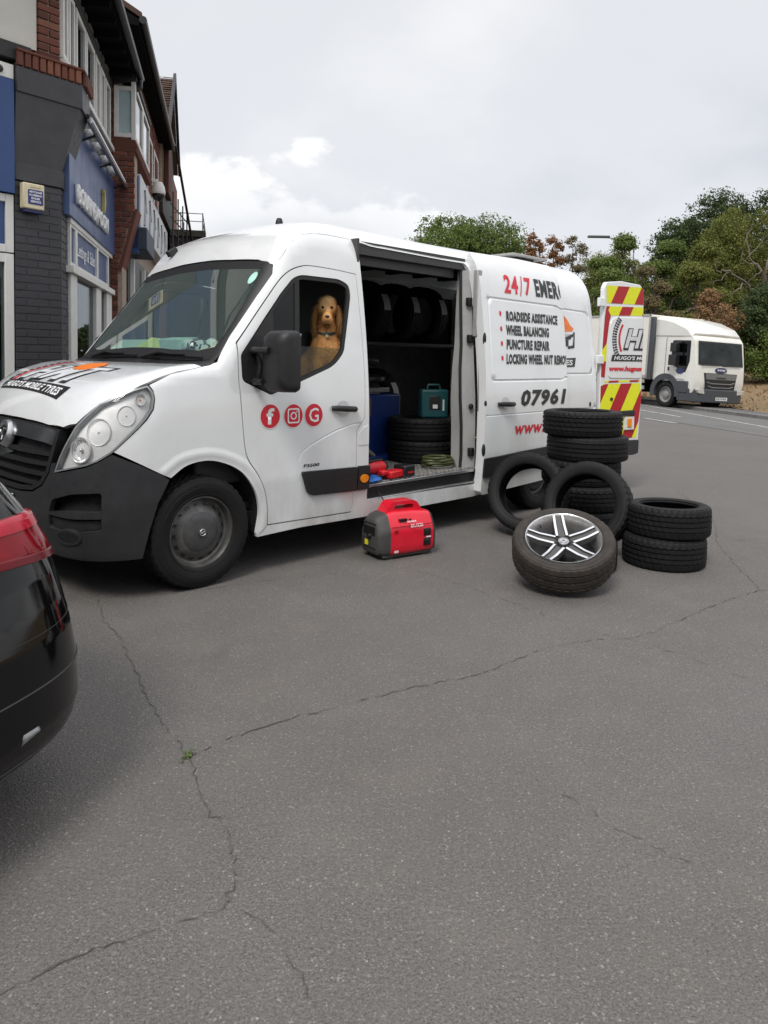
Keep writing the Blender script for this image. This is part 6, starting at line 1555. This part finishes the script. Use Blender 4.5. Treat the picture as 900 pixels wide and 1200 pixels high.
# local x forward, y left; front axle at the origin
cabp = [(-.62, .92), (.5, .92), (.62, .62), (1.18, .55), (1.27, .9), (1.25, 1.45), (1.12, 2.35), (.98, 2.50), (-.62, 2.52)]
m = MB()
def csec(y, k): return [(x-(.0 if x < 1 else k), y, z-(k*.5 if z > 2.3 else 0)) for x, z in rnd(cabp, [.03, .03, .05, .1, .15, .1, .12, .15, .05], 4)]
ysl = [(-1.12, .09), (-1.10, .03), (-1.0, .01), (0, 0), (1.0, .01), (1.10, .03), (1.12, .09)]
loft(m, [csec(*a) for a in ysl]); m.build('cab', CW, tk, 40, bevel=0)
m = MB(); LSC = simple('lorry_screen', (.016, .020, .020), .08, var=.95, scale=1.6, spec=.3)  # blotchy dark tone stands in for reflections and the cab behind
m.add([(1.256, -.96, 1.57), (1.256, .96, 1.57), (1.156, .93, 2.25), (1.156, -.93, 2.25), (1.268, 0, 1.57), (1.168, 0, 2.25)], [(0, 4, 5, 3), (4, 1, 2, 5)]); ws_ = m.build('windscreen', LSC, tk)
m = MB(); m.add([(1.252, -1.01, 1.52), (1.252, 1.01, 1.52), (1.146, .98, 2.30), (1.146, -.98, 2.30), (1.262, 0, 1.52), (1.158, 0, 2.30)], [(0, 4, 5, 3), (4, 1, 2, 5)]); m.build('screen_seal', TK, tk)
m = MB(); m.tube([(1.285, -.9, 1.50), (1.285, -.1, 1.55)], .015, 5); m.tube([(1.285, .05, 1.50), (1.285, .85, 1.55)], .015, 5); m.build('wiper', TK, tk)
for s in (-1, 1):
    m = MB(); q = rnd([(.20, 1.55), (.80, 1.30), (.92, 1.62), (.93, 2.25), (.24, 2.25)], .05)
    m.prism(q, s*1.10, s*1.135, 'y'); w = m.build('side_window', LGL, tk)
    m = MB(); o_ = rnd([(.15, 1.50), (.82, 1.22), (.98, 1.6), (.98, 2.30), (.19, 2.30)], .06); m.prism(o_, s*1.09, s*1.126, 'y'); m.build('window_surround', TK, tk)
    m = MB(); m.box(.30, .62, s*1.3-.09 if s > 0 else s*1.3-.09, s*1.3+.09, 1.45, 1.80); m.box(.34, .60, s*1.3-.085, s*1.3+.085, 1.90, 2.20); m.tube([(.6, s*1.12, 2.25), (.55, s*1.3, 2.2), (.55, s*1.3, 1.5), (.6, s*1.12, 1.45)], .03, 6); m.build('mirror', TK, tk, bevel=.03)
    m = MB(); m.box(.05, .11, s*1.118-.02, s*1.118+.02, 1.27, 1.39); m.build('door_handle', TK, tk)
    m = MB(); m.box(-.10, -.09, s*1.125-.006, s*1.125+.006, .75, 2.4); m.build('door_seam', TG, tk)
    m = MB(); m.tube([(.60, s*1.128, 1.28), (.60, s*1.136, 1.28)], .17, 24, M=T(0, 0, 0, 0, 0, 0)); o = m.build('door_badge', simple('badge_navy', (.03, .04, .13), .4), tk); o.scale = (1, 1, .6); o.location = (0, 0, .512)
    m = MB(); m.box(.25, .80, s*1.126-.004, s*1.126+.004, .98, 1.02); m.build('door_print', simple('pale_grey_print', (.45, .45, .44), .5), tk)
# front: badge, grille with slats, lamps, bumper, plate
m = MB(); m.lathe([(0, .02), (.26, .018), (.27, 0)], 32); o = m.build('front_badge', MATS['badge_navy'], tk); o.rotation_euler = (0, pi/2, 0); o.scale = (.36, 1, 1); o.location = (1.262, .0, 1.36)
put_flat(fit_text("brinlay", .36, .09, .03, .1), 'lettering', WINK, tk, (1.288, -.18, 1.32), (0, 1, 0), (0, 0, 1), .004)
m = MB(); m.prism([(-.74, 1.26), (.74, 1.26), (.62, .58), (.46, .50), (-.46, .50), (-.62, .58)], 1.24, 1.285, 'x'); gr = m.build('grille', TK, tk, bevel=.01)
m = MB(); m.prism([(-.70, 1.24), (.70, 1.24), (.67, 1.05), (-.67, 1.05)], 1.28, 1.30, 'x'); m.build('grille_panel', simple('grille_steel', (.22, .225, .23), .35, .5), gr)
put_flat(fit_text("FARMAN", .42, .06, .03, 0), 'lettering', TK, gr, (1.302, -.21, 1.075), (0, 1, 0), (0, 0, 1), .003)
for k, z in enumerate((.93, .80, .68)):
    m = MB(); w = .62-.06*k; m.tube([(1.285, -w, z+.03), (1.30, -w*.7, z-.02), (1.30, w*.7, z-.02), (1.285, w, z+.03)], .022, 6); m.build('slat', simple('slat_grey', (.16, .165, .17), .4), gr)
m = MB(); m.prism(rnd([(1.0, -1.16), (1.28, -1.02), (1.36, -.6), (1.37, 0), (1.36, .6), (1.28, 1.02), (1.0, 1.16), (.55, 1.16), (.55, -1.16)], .06), .28, .72, 'z'); m.build('bumper', TG, tk, bevel=.03)
for s in (-1, 1):
    m = MB(); m.prism(rnd([(s*.72, .56), (s*1.0, .58), (s*1.06, .72), (s*.76, .72)], .03), 1.22, 1.335 if True else 0, 'x'); m.build('headlight', simple('lorry_lamp', (.62, .62, .60), .15, .3), tk, bevel=.01)
    m = MB(); m.box(.55, 1.0, s*1.13-.05, s*1.13+.05, .55, .95); m.build('step_panel', TG, tk, bevel=.03)
    pr = [(.66*cos(a), .52+.64*sin(a)) for a in np.linspace(-.2, pi+.25, 22)]; pi2 = [(.47*cos(a), .50+.47*sin(a)) for a in np.linspace(-.2, pi+.25, 22)]
    m = MB(); n = 22; y0, y1 = (s*1.17, s*.85)
    m.add([(a, y0, b) for a, b in pr]+[(a, y0, b) for a, b in pi2]+[(a, y1, b) for a, b in pr]+[(a, y1, b) for a, b in pi2], [f for i in range(n-1) for f in ((i, i+1, n+i+1, n+i), (i, 2*n+i, 2*n+i+1, i+1), (n+i, n+i+1, 3*n+i+1, 3*n+i))]); m.build('mudguard', TG, tk)
m = MB(); m.box(1.372, 1.38, -.26, .26, .36, .47); m.build('number_plate', MATS['plate_white'], tk)
put_flat(fit_text("KX19 FPA", .44, .07, .02, 0), 'lettering', INK, tk, (1.381, -.22, .38), (0, 1, 0), (0, 0, 1), .002)
# deflector and side collar
m = MB()
def dsec(y, k): return [(x-k*.3, y, z-k) for x, z in [(-.62, 2.5), (.98, 2.5), (1.02, 2.56), (.80, 2.78), (.2, 3.02), (-.30, 3.12), (-.62, 3.14)]]
loft(m, [dsec(-1.12, .12), dsec(-1.0, .02), dsec(0, 0), dsec(1.0, .02), dsec(1.12, .12)]); m.build('roof_deflector', CW, tk, 45, bevel=.02)
for s in (-1, 1): m = MB(); m.box(-.80, -.60, s*1.2-.05, s*1.2+.05, .9, 3.1); m.build('side_collar', TG, tk, bevel=.03)
# body
m = MB(); m.box(-7.3, -.80, -1.25, 1.25, .98, 3.18); m.build('box_body', BX, tk, bevel=.03)
m = MB()
for s in (-1, 1): m.box(-7.31, -.79, s*1.255-.012, s*1.255+.012, 3.12, 3.20); m.box(-7.31, -.79, s*1.255-.012, s*1.255+.012, .95, 1.06); m.box(-.86, -.78, s*1.255-.012, s*1.255+.012, .95, 3.2)
m.build('body_rail', simple('body_alu', (.42, .42, .41), .4, .5), tk)
m = MB(); m.box(-7.2, .9, -.45, .45, .55, .85); m.box(-4.2, -1.2, -1.1, -.5, .45, .90); m.box(-2.4, -1.2, .5, 1.1, .45, .9); m.build('chassis', TK, tk, bevel=.02)
m = MB()
for z in (.55, .78): m.box(-4.6, -.9, -1.24, -1.20, z, z+.13)
m.build('side_guard', MATS['body_alu'], tk)
LT = tyre_mesh('lorry_tyre', .44, .24, .27, RTYRE, 72, sipe=.008)
for x in (0, -4.9):
    for s in (-1, 1):
        w = bpy.data.objects.new('wheel', None); link(w, tk); w.location = (x, s*1.0, .44); w.rotation_euler = (-s*pi/2, 0, 0)
        link(bpy.data.objects.new('tyre', LT), w)
        r = MB(); r.lathe([(.275, .10), (.26, .11), (.25, .06), (.19, .03), (.14, .03), (.12, .09), (.05, .11), (0, .11)], 36); r.build('rim', simple('lorry_rim', (.30, .29, .28), .5, .3), w)
        b = MB()
        for k in range(10): a = 2*pi*k/10; b.lathe([(.016, 0), (.016, .03), (0, .035)], 8, M=T(.165*cos(a), .165*sin(a), .03))
        b.build('wheel_nut', SILV, w)
# ------------------------------------------------------------------ black car, only its rear corner in the picture
h = Vector((-.945, .327, 0)); rr = Vector((.327, .945, 0))
cen = Vector((-.797, 2.55, 0))-rr*.90+h*2.17
car = thing('black_car', 'glossy black car with red tail lamp, cut off by the left edge', 'car', cen, atan2(h.y, h.x))
# local x forward, y left; the visible corner is the right rear
GB = simple('gloss_black_paint', (.003, .003, .0035), .08, var=.02, spec=.32, coat=.12)
ZS = [(.225, .10), (.25, .045), (.29, .012), (.345, 0.), (.47, .006), (.57, .024), (.66, .048), (.74, .072), (.82, .105), (.90, .15), (.97, .205), (1.03, .25), (1.07, .36)]
def inz(z): return float(np.interp(z, [a for a, b in ZS], [b for a, b in ZS]))
def contour(z, n=64, grow=0.):
    a = 2.18-inz(z)*1.0+grow; b = .905-inz(z)*.55+grow; e = 2/4.6; q = []
    for i in range(n):
        t = 2*pi*i/n; c, s = cos(t), sin(t); q.append((a*math.copysign(abs(c)**e, c), b*math.copysign(abs(s)**e, s), z))
    return q
def surf(t, z, grow=0.):
    a = 2.18-inz(z)+grow; b = .905-inz(z)*.55+grow; e = 2/4.6; c, s = cos(t), sin(t)
    return (a*math.copysign(abs(c)**e, c), b*math.copysign(abs(s)**e, s), z)
m = MB(); zz = sorted(set([a for a, b in ZS]+list(np.linspace(.23, 1.07, 34))))
secs = [contour(float(z), 160) for z in zz]; loft(m, secs); m.build('body', GB, car, 50)
# greenhouse
m = MB(); gh = []
for z, dx, dy in ((1.06, .34, .14), (1.16, .62, .20), (1.34, .92, .29), (1.43, 1.10, .36), (1.46, 1.3, .45)):
    a, b = 2.18-dx, .905-dy; e = 2/4.
    gh.append([(a*math.copysign(abs(cos(t))**e, cos(t))-.12, b*math.copysign(abs(sin(t))**e, sin(t)), z) for t in np.linspace(0, 2*pi, 81)[:-1]])
loft(m, gh); m.build('greenhouse', GB, car, 60)
# tail lamps wrap the corners: three bands of red
REDL = simple('tail_red', (.19, .001, .006), .1, spec=.3); PINK = simple('tail_pale_red', (.38, .008, .025), .15, spec=.3); DRED = simple('tail_dark_red', (.12, .002, .006), .2, spec=.25)
def patch(nm, mat, t0, t1, zf0, zf1, g, par, n=30, k=6):
    m = MB(); v = []
    for i in range(n+1):
        t = t0+(t1-t0)*i/n; u = i/n
        for j in range(k+1):
            z = zf0(u)+(zf1(u)-zf0(u))*j/k; edge = 0 if (i in (0, n) or j in (0, k)) else g
            v.append(surf(t, z, edge if edge else -.004))
    m.add(v, [(i*(k+1)+j, i*(k+1)+j+1, (i+1)*(k+1)+j+1, (i+1)*(k+1)+j) for i in range(n) for j in range(k)]); return m.build(nm, mat, par, 60)
for sgn in (-1, 1):
    # angle measured so that pi is the tail and the corner lies either side of it
    tl_ = lambda u: pi-sgn*(.02)
    ta, tb_ = (pi+.06, pi+1.02) if sgn < 0 else (pi-.06, pi-1.02)
    lamp = patch('tail_light', REDL, ta, tb_, lambda u: .80-.075*u, lambda u: .935-.055*u**2, .010, car)
    patch('lamp_band', PINK, ta, tb_, lambda u: .885-.03*u, lambda u: .928-.055*u**2, .0125, lamp)
    for q in range(7): patch('lamp_rib', DRED, ta+(tb_-ta)*(.05+.13*q), ta+(tb_-ta)*(.062+.13*q), lambda u: .80, lambda u: .865, .0115, lamp, 2, 3)
    patch('lamp_band', DRED, ta, tb_, lambda u: .806-.073*u, lambda u: .838-.075*u, .0125, lamp)
patch('rear_trim', simple('car_black_trim', (.012, .012, .013), .45), pi-1.1, pi+1.1, lambda u: .232, lambda u: .27, .006, car, 60)
patch('bumper_seam', simple('seam_black', (.001, .001, .001), .6), pi-1.2, pi+1.2, lambda u: .598, lambda u: .604, .0015, car, 80, 2)
patch('bumper_line', MATS['car_black_trim'], pi-1.2, pi+1.2, lambda u: .455, lambda u: .468, .003, car, 80, 2)
# bright exhaust trim, bright strip imitating sky reflected in the black paint, tail badge, rear glass
for s in (-1, 1):
    patch('exhaust_trim', simple('dull_trim', (.30, .30, .30), .35, .6), pi-s*.085, pi-s*.135, lambda u: .325+.016*u, lambda u: .365-.004*u, .006, car, 10, 3)
m = MB(); pts = [surf(t, 1.035, .006) for t in np.linspace(pi-.8, pi+.8, 50)]; m.tube(pts, .010, 8); m.build('sky_sheen_strip', CHROME, car)
m = MB(); v = []
for i in range(13):
    for z, dx in ((1.09, .44), (1.17, .66), (1.34, .92), (1.415, 1.06)):
        u = -1+2*i/12; v.append((-(2.18-dx)*(1-.05*abs(u)**4)-.12-.012, u*(.68-.1*(z-1.0)), z))
m.add(v, [(i*4+j, i*4+j+1, (i+1)*4+j+1, (i+1)*4+j) for i in range(12) for j in range(3)]); m.build('rear_glass', simple('car_glass', (.01, .012, .013), .05), car)
CT = tyre_mesh('car_tyre', .33, .22, .23, RTYRE, 60)
for x in (1.35, -1.32):
    for s in (-1, 1):
        w = bpy.data.objects.new('wheel', None); link(w, car); w.location = (x, s*.80, .33); w.rotation_euler = (-s*pi/2, 0, 0); link(bpy.data.objects.new('tyre', CT), w)
        r = MB(); r.lathe([(.235, .09), (.22, .08), (.2, .05), (.06, .07), (0, .07)], 30); r.build('rim', SILV, w)
# ------------------------------------------------------------------ street lamp behind the van
LX = (737-450)/865.9*62
lp = thing('street_lamp', 'grey street lamp whose flat head shows above the van roof', 'street lamp', (LX, 62.0, gz(LX, 62)))
m = MB(); m.tube([(0, 0, 0), (0, 0, 9.9), (-.4, 0, 10.4), (-2.2, -.2, 10.75)], [.09, .06, .05, .045], 8); m.build('pole', SILV, lp)
m = MB(); m.box(-3.9, -2.1, -.4, -.05, 10.72, 10.9); m.build('lamp_head', simple('lamp_grey2', (.10, .105, .115), .4, .5), lp, bevel=.03)
# ------------------------------------------------------------------ trees behind
def leaf_mat(name, cols):
    t = MT(name); g = t.n('ShaderNodeNewGeometry')
    c = t.ramp(g.outputs['Random Per Island'], [(i/(len(cols)-1), k) for i, k in enumerate(cols)])
    n = t.noise(.55, 3, .6); c = t.mix(t.ramp(n, [(.4, 0.), (.7, .55)]), c, cols[-1])
    t.done(c, .7, 0, .25)
    t.p.inputs['Subsurface Weight'].default_value = 0
    tr = t.n('ShaderNodeBsdfTranslucent'); t.l(c, tr.inputs[0]); mx = t.n('ShaderNodeMixShader'); mx.inputs[0].default_value = .25
    t.l(t.p.outputs[0], mx.inputs[1]); t.l(tr.outputs[0], mx.inputs[2]); t.l(mx.outputs[0], t.out.inputs[0]); return t.m
LV = {'mid': leaf_mat('leaf_mid_green', [(0.069, 0.108, 0.025), (0.113, 0.160, 0.039), (0.159, 0.204, 0.050)]),
      'dark': leaf_mat('leaf_dark_green', [(0.030, 0.049, 0.019), (0.049, 0.076, 0.027), (0.074, 0.101, 0.035)]),
      'olive': leaf_mat('leaf_olive', [(0.096, 0.118, 0.026), (0.134, 0.156, 0.036), (0.179, 0.189, 0.046)]),
      'rust': leaf_mat('leaf_rust', [(.15, .065, .025), (.22, .10, .042), (.28, .15, .065)]),
      'dry': leaf_mat('leaf_dry_olive', [(0.115, 0.098, 0.046), (0.161, 0.138, 0.063), (0.218, 0.172, 0.086)]),
      'buff': leaf_mat('leaf_buff', [(.20, .11, .055), (.27, .16, .085), (.33, .21, .11)])}
BARK = simple('bark', (.075, .058, .045), .9, var=.35, scale=8, bump=.5); PALEB = simple('pale_bark', (.15, .125, .10), .85, var=.3, scale=6, bump=.4)
def tree(label, x, y, blobs, leaf, n=7000, ls=.16, trunk=.22, seed=1, bark=None, gap=.35, limbs=9, name='tree', cat='tree', group='trees beyond the road', clump=.55, extra=None):
    """blobs: ellipsoids (dx, dy, z, rx, ry, rz) that the foliage clumps gather on; limbs reach from the trunk into them"""
    R = random.Random(seed); z0 = gz(x, y)
    root = thing(name, label, cat, (x, y, z0), 0, group)
    top = max(b[2] for b in blobs); m = MB()
    lean = R.uniform(-.3, .3); sp = [(0, 0, -.2), (lean*.2, 0, top*.25), (lean*.6, R.uniform(-.2, .2), top*.55), (lean, 0, top*.92)]
    m.tube(sp, [trunk*1.25, trunk*.9, trunk*.6, trunk*.15], 9)
    m.build('trunk', bark or BARK, root, 60)
    m = MB(); ends = []
    for i in range(limbs):
        b = blobs[i % len(blobs)]; th = R.uniform(0, 6.28); u = R.uniform(.3, .95)
        e = Vector((b[0]+b[3]*u*cos(th), b[1]+b[4]*u*sin(th), b[2]+b[5]*R.uniform(-.5, .8)))
        s0 = R.uniform(.25, .75); a = Vector((lean*s0, 0, top*s0*.8)); mid = (a+e)/2+Vector((R.uniform(-.5, .5), R.uniform(-.5, .5), R.uniform(.0, .6)))
        m.tube([a, (a+mid)/2+Vector((R.gauss(0, .12), R.gauss(0, .12), .1)), mid, (mid+e)/2+Vector((R.gauss(0, .2), R.gauss(0, .2), .1)), e], [trunk*.42, trunk*.34, trunk*.24, trunk*.15, trunk*.05], 6)
        for _ in range(2):
            c = mid.lerp(e, R.uniform(.2, .8)); d = Vector((R.gauss(0, 1), R.gauss(0, 1), R.uniform(0, 1))).normalized()*R.uniform(.5, 1.3); m.tube([c, c+d*.5+Vector((0, 0, .1)), c+d], [trunk*.12, trunk*.09, trunk*.03], 5)
    m.build('limb', bark or BARK, root, 60)
    vol = [b[3]*b[4]*b[5] for b in blobs]; tot = sum(v**.67 for v in vol); v = []; f = []
    for b, vb in zip(blobs, vol):
        nb = int(3.4*n*(vb**.67)/tot); per = 34; nc = max(4, nb//per)
        for _ in range(nc):
            d = Vector((R.gauss(0, 1), R.gauss(0, 1), R.gauss(0, 1))).normalized()
            if d.z < -.45: d.z *= .4; d.normalize()
            rad = R.uniform(.62, 1.04) if R.random() > .2 else R.uniform(.2, .7)
            c = Vector((b[0]+b[3]*d.x*rad, b[1]+b[4]*d.y*rad, b[2]+b[5]*d.z*rad)); cr = clump*R.uniform(.5, 1.25)*(.6+.4*min(1, b[3]/1.5))
            if R.random() < gap*.35: continue
            for _ in range(per):
                g3 = lambda a: max(-1.6*a, min(1.6*a, R.gauss(0, a)))
                q = c+Vector((g3(cr*.5), g3(cr*.5), g3(cr*.33))); s = ls*.75*R.uniform(.5, 1.25)
                nrm = ((q-c).normalized()*.9+Vector((R.gauss(0, .5), R.gauss(0, .5), R.gauss(.35, .5)))).normalized(); t1 = nrm.orthogonal().normalized(); t1.rotate(Matrix.Rotation(R.uniform(0, 6.28), 3, nrm)); t2 = nrm.cross(t1); k = len(v)
                v += [tuple(q-t1*s*.55), tuple(q+t2*s*.34), tuple(q+t1*s*.55+nrm*s*.1), tuple(q-t2*s*.34)]; f.append((k, k+1, k+2, k+3))
    me = bpy.data.meshes.new('crown'); me.from_pydata(v, [], f); mesh_obj('crown', me, root, [LV[leaf]]); return root
def X(u, Y): return (u-450)/865.9*Y
def Zp(v, u, Y): return 1.42+(412.6+.0171*u-v)/865.9*Y
def crown(u0, u1, vt, vb, Y, parts=5, seed=1, spread=.55):
    """ellipsoids filling the outline between columns u0..u1 with its top at vt and underside vb, at distance Y; relative to the trunk at the middle"""
    R = random.Random(seed); xc = X((u0+u1)/2, Y); w = (X(u1, Y)-X(u0, Y))*1.02; g = gz(xc, Y); zt = Zp(vt, (u0+u1)/2, Y)-g; zb = Zp(vb, (u0+u1)/2, Y)-g; hgt = zt-zb; out = []
    ar = hgt/max(w, .1)
    if ar > 1.5:   # a column: clumps up the stem, alternately either side
        k = max(5, int(ar*4))
        for i in range(k):
            s = i/(k-1); wd = w*(.42-.20*s)
            out.append((wd*R.uniform(.1, .7)*(1 if i % 2 else -1), R.uniform(-.3, .3)*wd, zb+hgt*(.08+.88*s), wd*R.uniform(.5, .8), wd*.6, hgt*R.uniform(.045, .075)))
        return xc, Y, out
    out.append((0, 0, zb+hgt*.45, w*.38, w*.30, hgt*.42))
    for i in range(26):
        s = (i+.5)/26*.92+.06; env = sqrt(max(0, 1-max(0, (s-.42)/.60)**2.3))*(1 if s > .3 else .75+.8*s); rx = w*R.uniform(.13, .20); rz = min(rx*R.uniform(.6, .9), hgt*.2)
        q = R.uniform(-1, 1); q = math.copysign(abs(q)**.6, q)
        out.append((q*max(0, env*w/2-rx*.75), R.uniform(-.3, .12)*w*env, zb+hgt*s-rz*max(0, s-.5), rx, rx*.9, rz))
    return xc, Y, out
def T_(label, u0, u1, vt, vb, Y, leaf, n, ls, seed, **k):
    x, y, b = crown(u0, u1, vt, vb, Y, 6, seed); return tree(label, x, y, b, leaf, n, ls, seed=seed, **k)
T_('rounded mid green tree rising behind the middle of the van roof', 396, 628, 262, 400, 52, 'mid', 34000, .20, 1, trunk=.3)
T_('browned conifer with rusty foliage above the van roof, the left one of two', 604, 640, 277, 400, 42, 'rust', 5200, .15, 2, trunk=.14, gap=.9, clump=.34, group=None)
T_('browned conifer with rusty foliage above the van roof, the right one of two', 632, 662, 278, 400, 43, 'rust', 4600, .15, 3, trunk=.14, gap=.9, clump=.34, group=None)
T_('half bare olive brown tree with crooked twigs, next right of the rusty conifers', 648, 690, 280, 400, 44, 'dry', 4200, .14, 4, trunk=.15, gap=1., clump=.34, limbs=16)
T_('thin-leaved green tree showing sky between its branches, behind the open rear door', 676, 764, 281, 420, 42, 'mid', 12000, .16, 25, trunk=.2, limbs=18, gap=.6, clump=.5)
T_('olive tree filling the gap behind the chevron door', 655, 765, 296, 430, 56, 'olive', 16000, .18, 21, trunk=.22)
T_('tall green tree in the second row left of the oak', 735, 845, 276, 430, 60, 'mid', 18000, .19, 22, trunk=.26)
T_('bushy green tree left of the big dark oak', 728, 812, 286, 420, 47, 'mid', 14000, .17, 6, trunk=.24)
T_('big dark green oak, tallest at the right edge', 752, 950, 231, 420, 53, 'dark', 36000, .21, 7, trunk=.45)
T_('olive green tree in front of the big dark oak', 796, 925, 246, 400, 44, 'olive', 18000, .16, 8, trunk=.3, gap=.6)
T_('wide olive green tree low behind the lorry roof', 765, 860, 290, 440, 40, 'olive', 12000, .15, 9, trunk=.26)
T_('greyish brown thicket behind the top of the chevron door', 730, 795, 314, 440, 38, 'dry', 7000, .12, 10, trunk=.15, gap=.8, clump=.4, limbs=14)
T_('dark green tree at the right edge above the verge', 855, 945, 330, 440, 36, 'dark', 13000, .15, 11, trunk=.28)
T_('green tree hidden low behind the van tail', 668, 745, 318, 440, 36, 'mid', 7000, .14, 12, trunk=.2)
T_('bush with buff dying leaves above the lorry cab', 808, 866, 338, 400, 35, 'buff', 2600, .12, 13, trunk=.12, gap=.9, clump=.34, name='bush', cat='bush', limbs=8)
T_('dark evergreen shrub under the trees behind the lorry cab', 800, 880, 375, 445, 37, 'dark', 7000, .14, 14, trunk=.15, name='bush', cat='bush')
T_('green shrub under the trees right of the lorry', 862, 960, 385, 446, 35, 'mid', 5000, .13, 15, trunk=.14, name='bush', cat='bush')
T_('dense green shrub behind the box of the lorry', 680, 800, 365, 445, 40, 'dark', 9000, .15, 16, trunk=.15, name='bush', cat='bush')
# leafless tree with crooked pale boughs
RB = random.Random(31)
x, y = X(893, 38.5), 38.5; bt = thing('dead_tree', 'leafless tree with crooked pale boughs in front of the dark oak', 'tree', (x, y, gz(x, y)), 0, 'trees beyond the road')
pt = lambda u, v, dy=0.: (X(u, y+dy)-x, dy, Zp(v, u, y+dy)-gz(x, y))
m = MB(); m.tube([(0, 0, -.2), pt(894, 400), pt(892, 350), pt(889, 318)], [.22, .18, .14, .11], 9); m.build('trunk', BARK, bt, 60)
for pts, r in (([pt(890, 322), pt(880, 312, .2), pt(872, 300, .1), pt(868, 280, .3), pt(874, 262, .2)], .10), ([pt(890, 318), pt(896, 300), pt(908, 290, .2)], .09), ([pt(893, 352), pt(878, 342, -.3), pt(866, 330, -.4), pt(848, 320, -.5), pt(836, 318, -.4), pt(832, 306, -.5)], .10),
               ([pt(866, 330, -.4), pt(858, 342, -.5), pt(846, 348, -.4)], .06), ([pt(880, 312, .2), pt(866, 306, 0), pt(862, 292, 0)], .06), ([pt(872, 300, .1), pt(884, 288), pt(890, 276)], .05), ([pt(848, 320, -.5), pt(838, 330, -.5), pt(828, 332, -.5)], .045), ([pt(888, 318), pt(878, 326), pt(868, 340, .2)], .05)):
    m = MB(); m.tube([tuple(Vector(q)+Vector((RB.gauss(0, .05), 0, RB.gauss(0, .05)))) for q in catm(pts, 4)], [r*.75*(1-.8*i/(4*(len(pts)-1))) for i in range(4*(len(pts)-1)+1)], 6); m.build('bough', PALEB, bt, 60)
# the wood beyond, read as one mass
R = random.Random(77); v = []; f = []
for _ in range(30000):
    xx = R.uniform(-25, 75); yy = 74+R.uniform(0, 14); top = 6.0+1.6*sin(xx*.21)+1.0*sin(xx*.57+1)+4.0*smooth((xx-17)/5); zz = gz(xx, 74)+R.random()**.6*top; s = R.uniform(.2, .42); k = len(v)
    nrm = Vector((R.gauss(0, 1), R.gauss(0, 1), R.gauss(.4, 1))).normalized(); a = nrm.orthogonal().normalized(); a.rotate(Matrix.Rotation(R.uniform(0, 6.28), 3, nrm)); b = nrm.cross(a); q = Vector((xx, yy, zz))
    v += [tuple(q-a*s), tuple(q+b*s*.6), tuple(q+a*s), tuple(q-b*s*.6)]; f.append((k, k+1, k+2, k+3))
me = bpy.data.meshes.new('woodland'); me.from_pydata(v, [], f); tag(mesh_obj('woodland', me, None, [LV['dark']]), 'distant dark green woodland behind the nearer trees', kind='stuff')
# the wooded common on the other side of the car park, behind the camera (it shows only in reflections)
v = []; f = []
for _ in range(9000):
    xx = R.uniform(-45, 60); yy = -34+R.uniform(-5, 5); top = 8.5+2.2*sin(xx*.24)+1.6*sin(xx*.63+1); zz = R.random()**.7*top; s = R.uniform(.4, .8); k = len(v)
    nrm = Vector((R.gauss(0, 1), R.gauss(.6, 1), R.gauss(.4, 1))).normalized(); a = nrm.orthogonal().normalized(); a.rotate(Matrix.Rotation(R.uniform(0, 6.28), 3, nrm)); b = nrm.cross(a); q = Vector((xx, yy, zz))
    v += [tuple(q-a*s), tuple(q+b*s*.6), tuple(q+a*s), tuple(q-b*s*.6)]; f.append((k, k+1, k+2, k+3))
me = bpy.data.meshes.new('woodland'); me.from_pydata(v, [], f); tag(mesh_obj('woodland', me, None, [LV['mid']]), 'wooded common across the car park', kind='stuff')
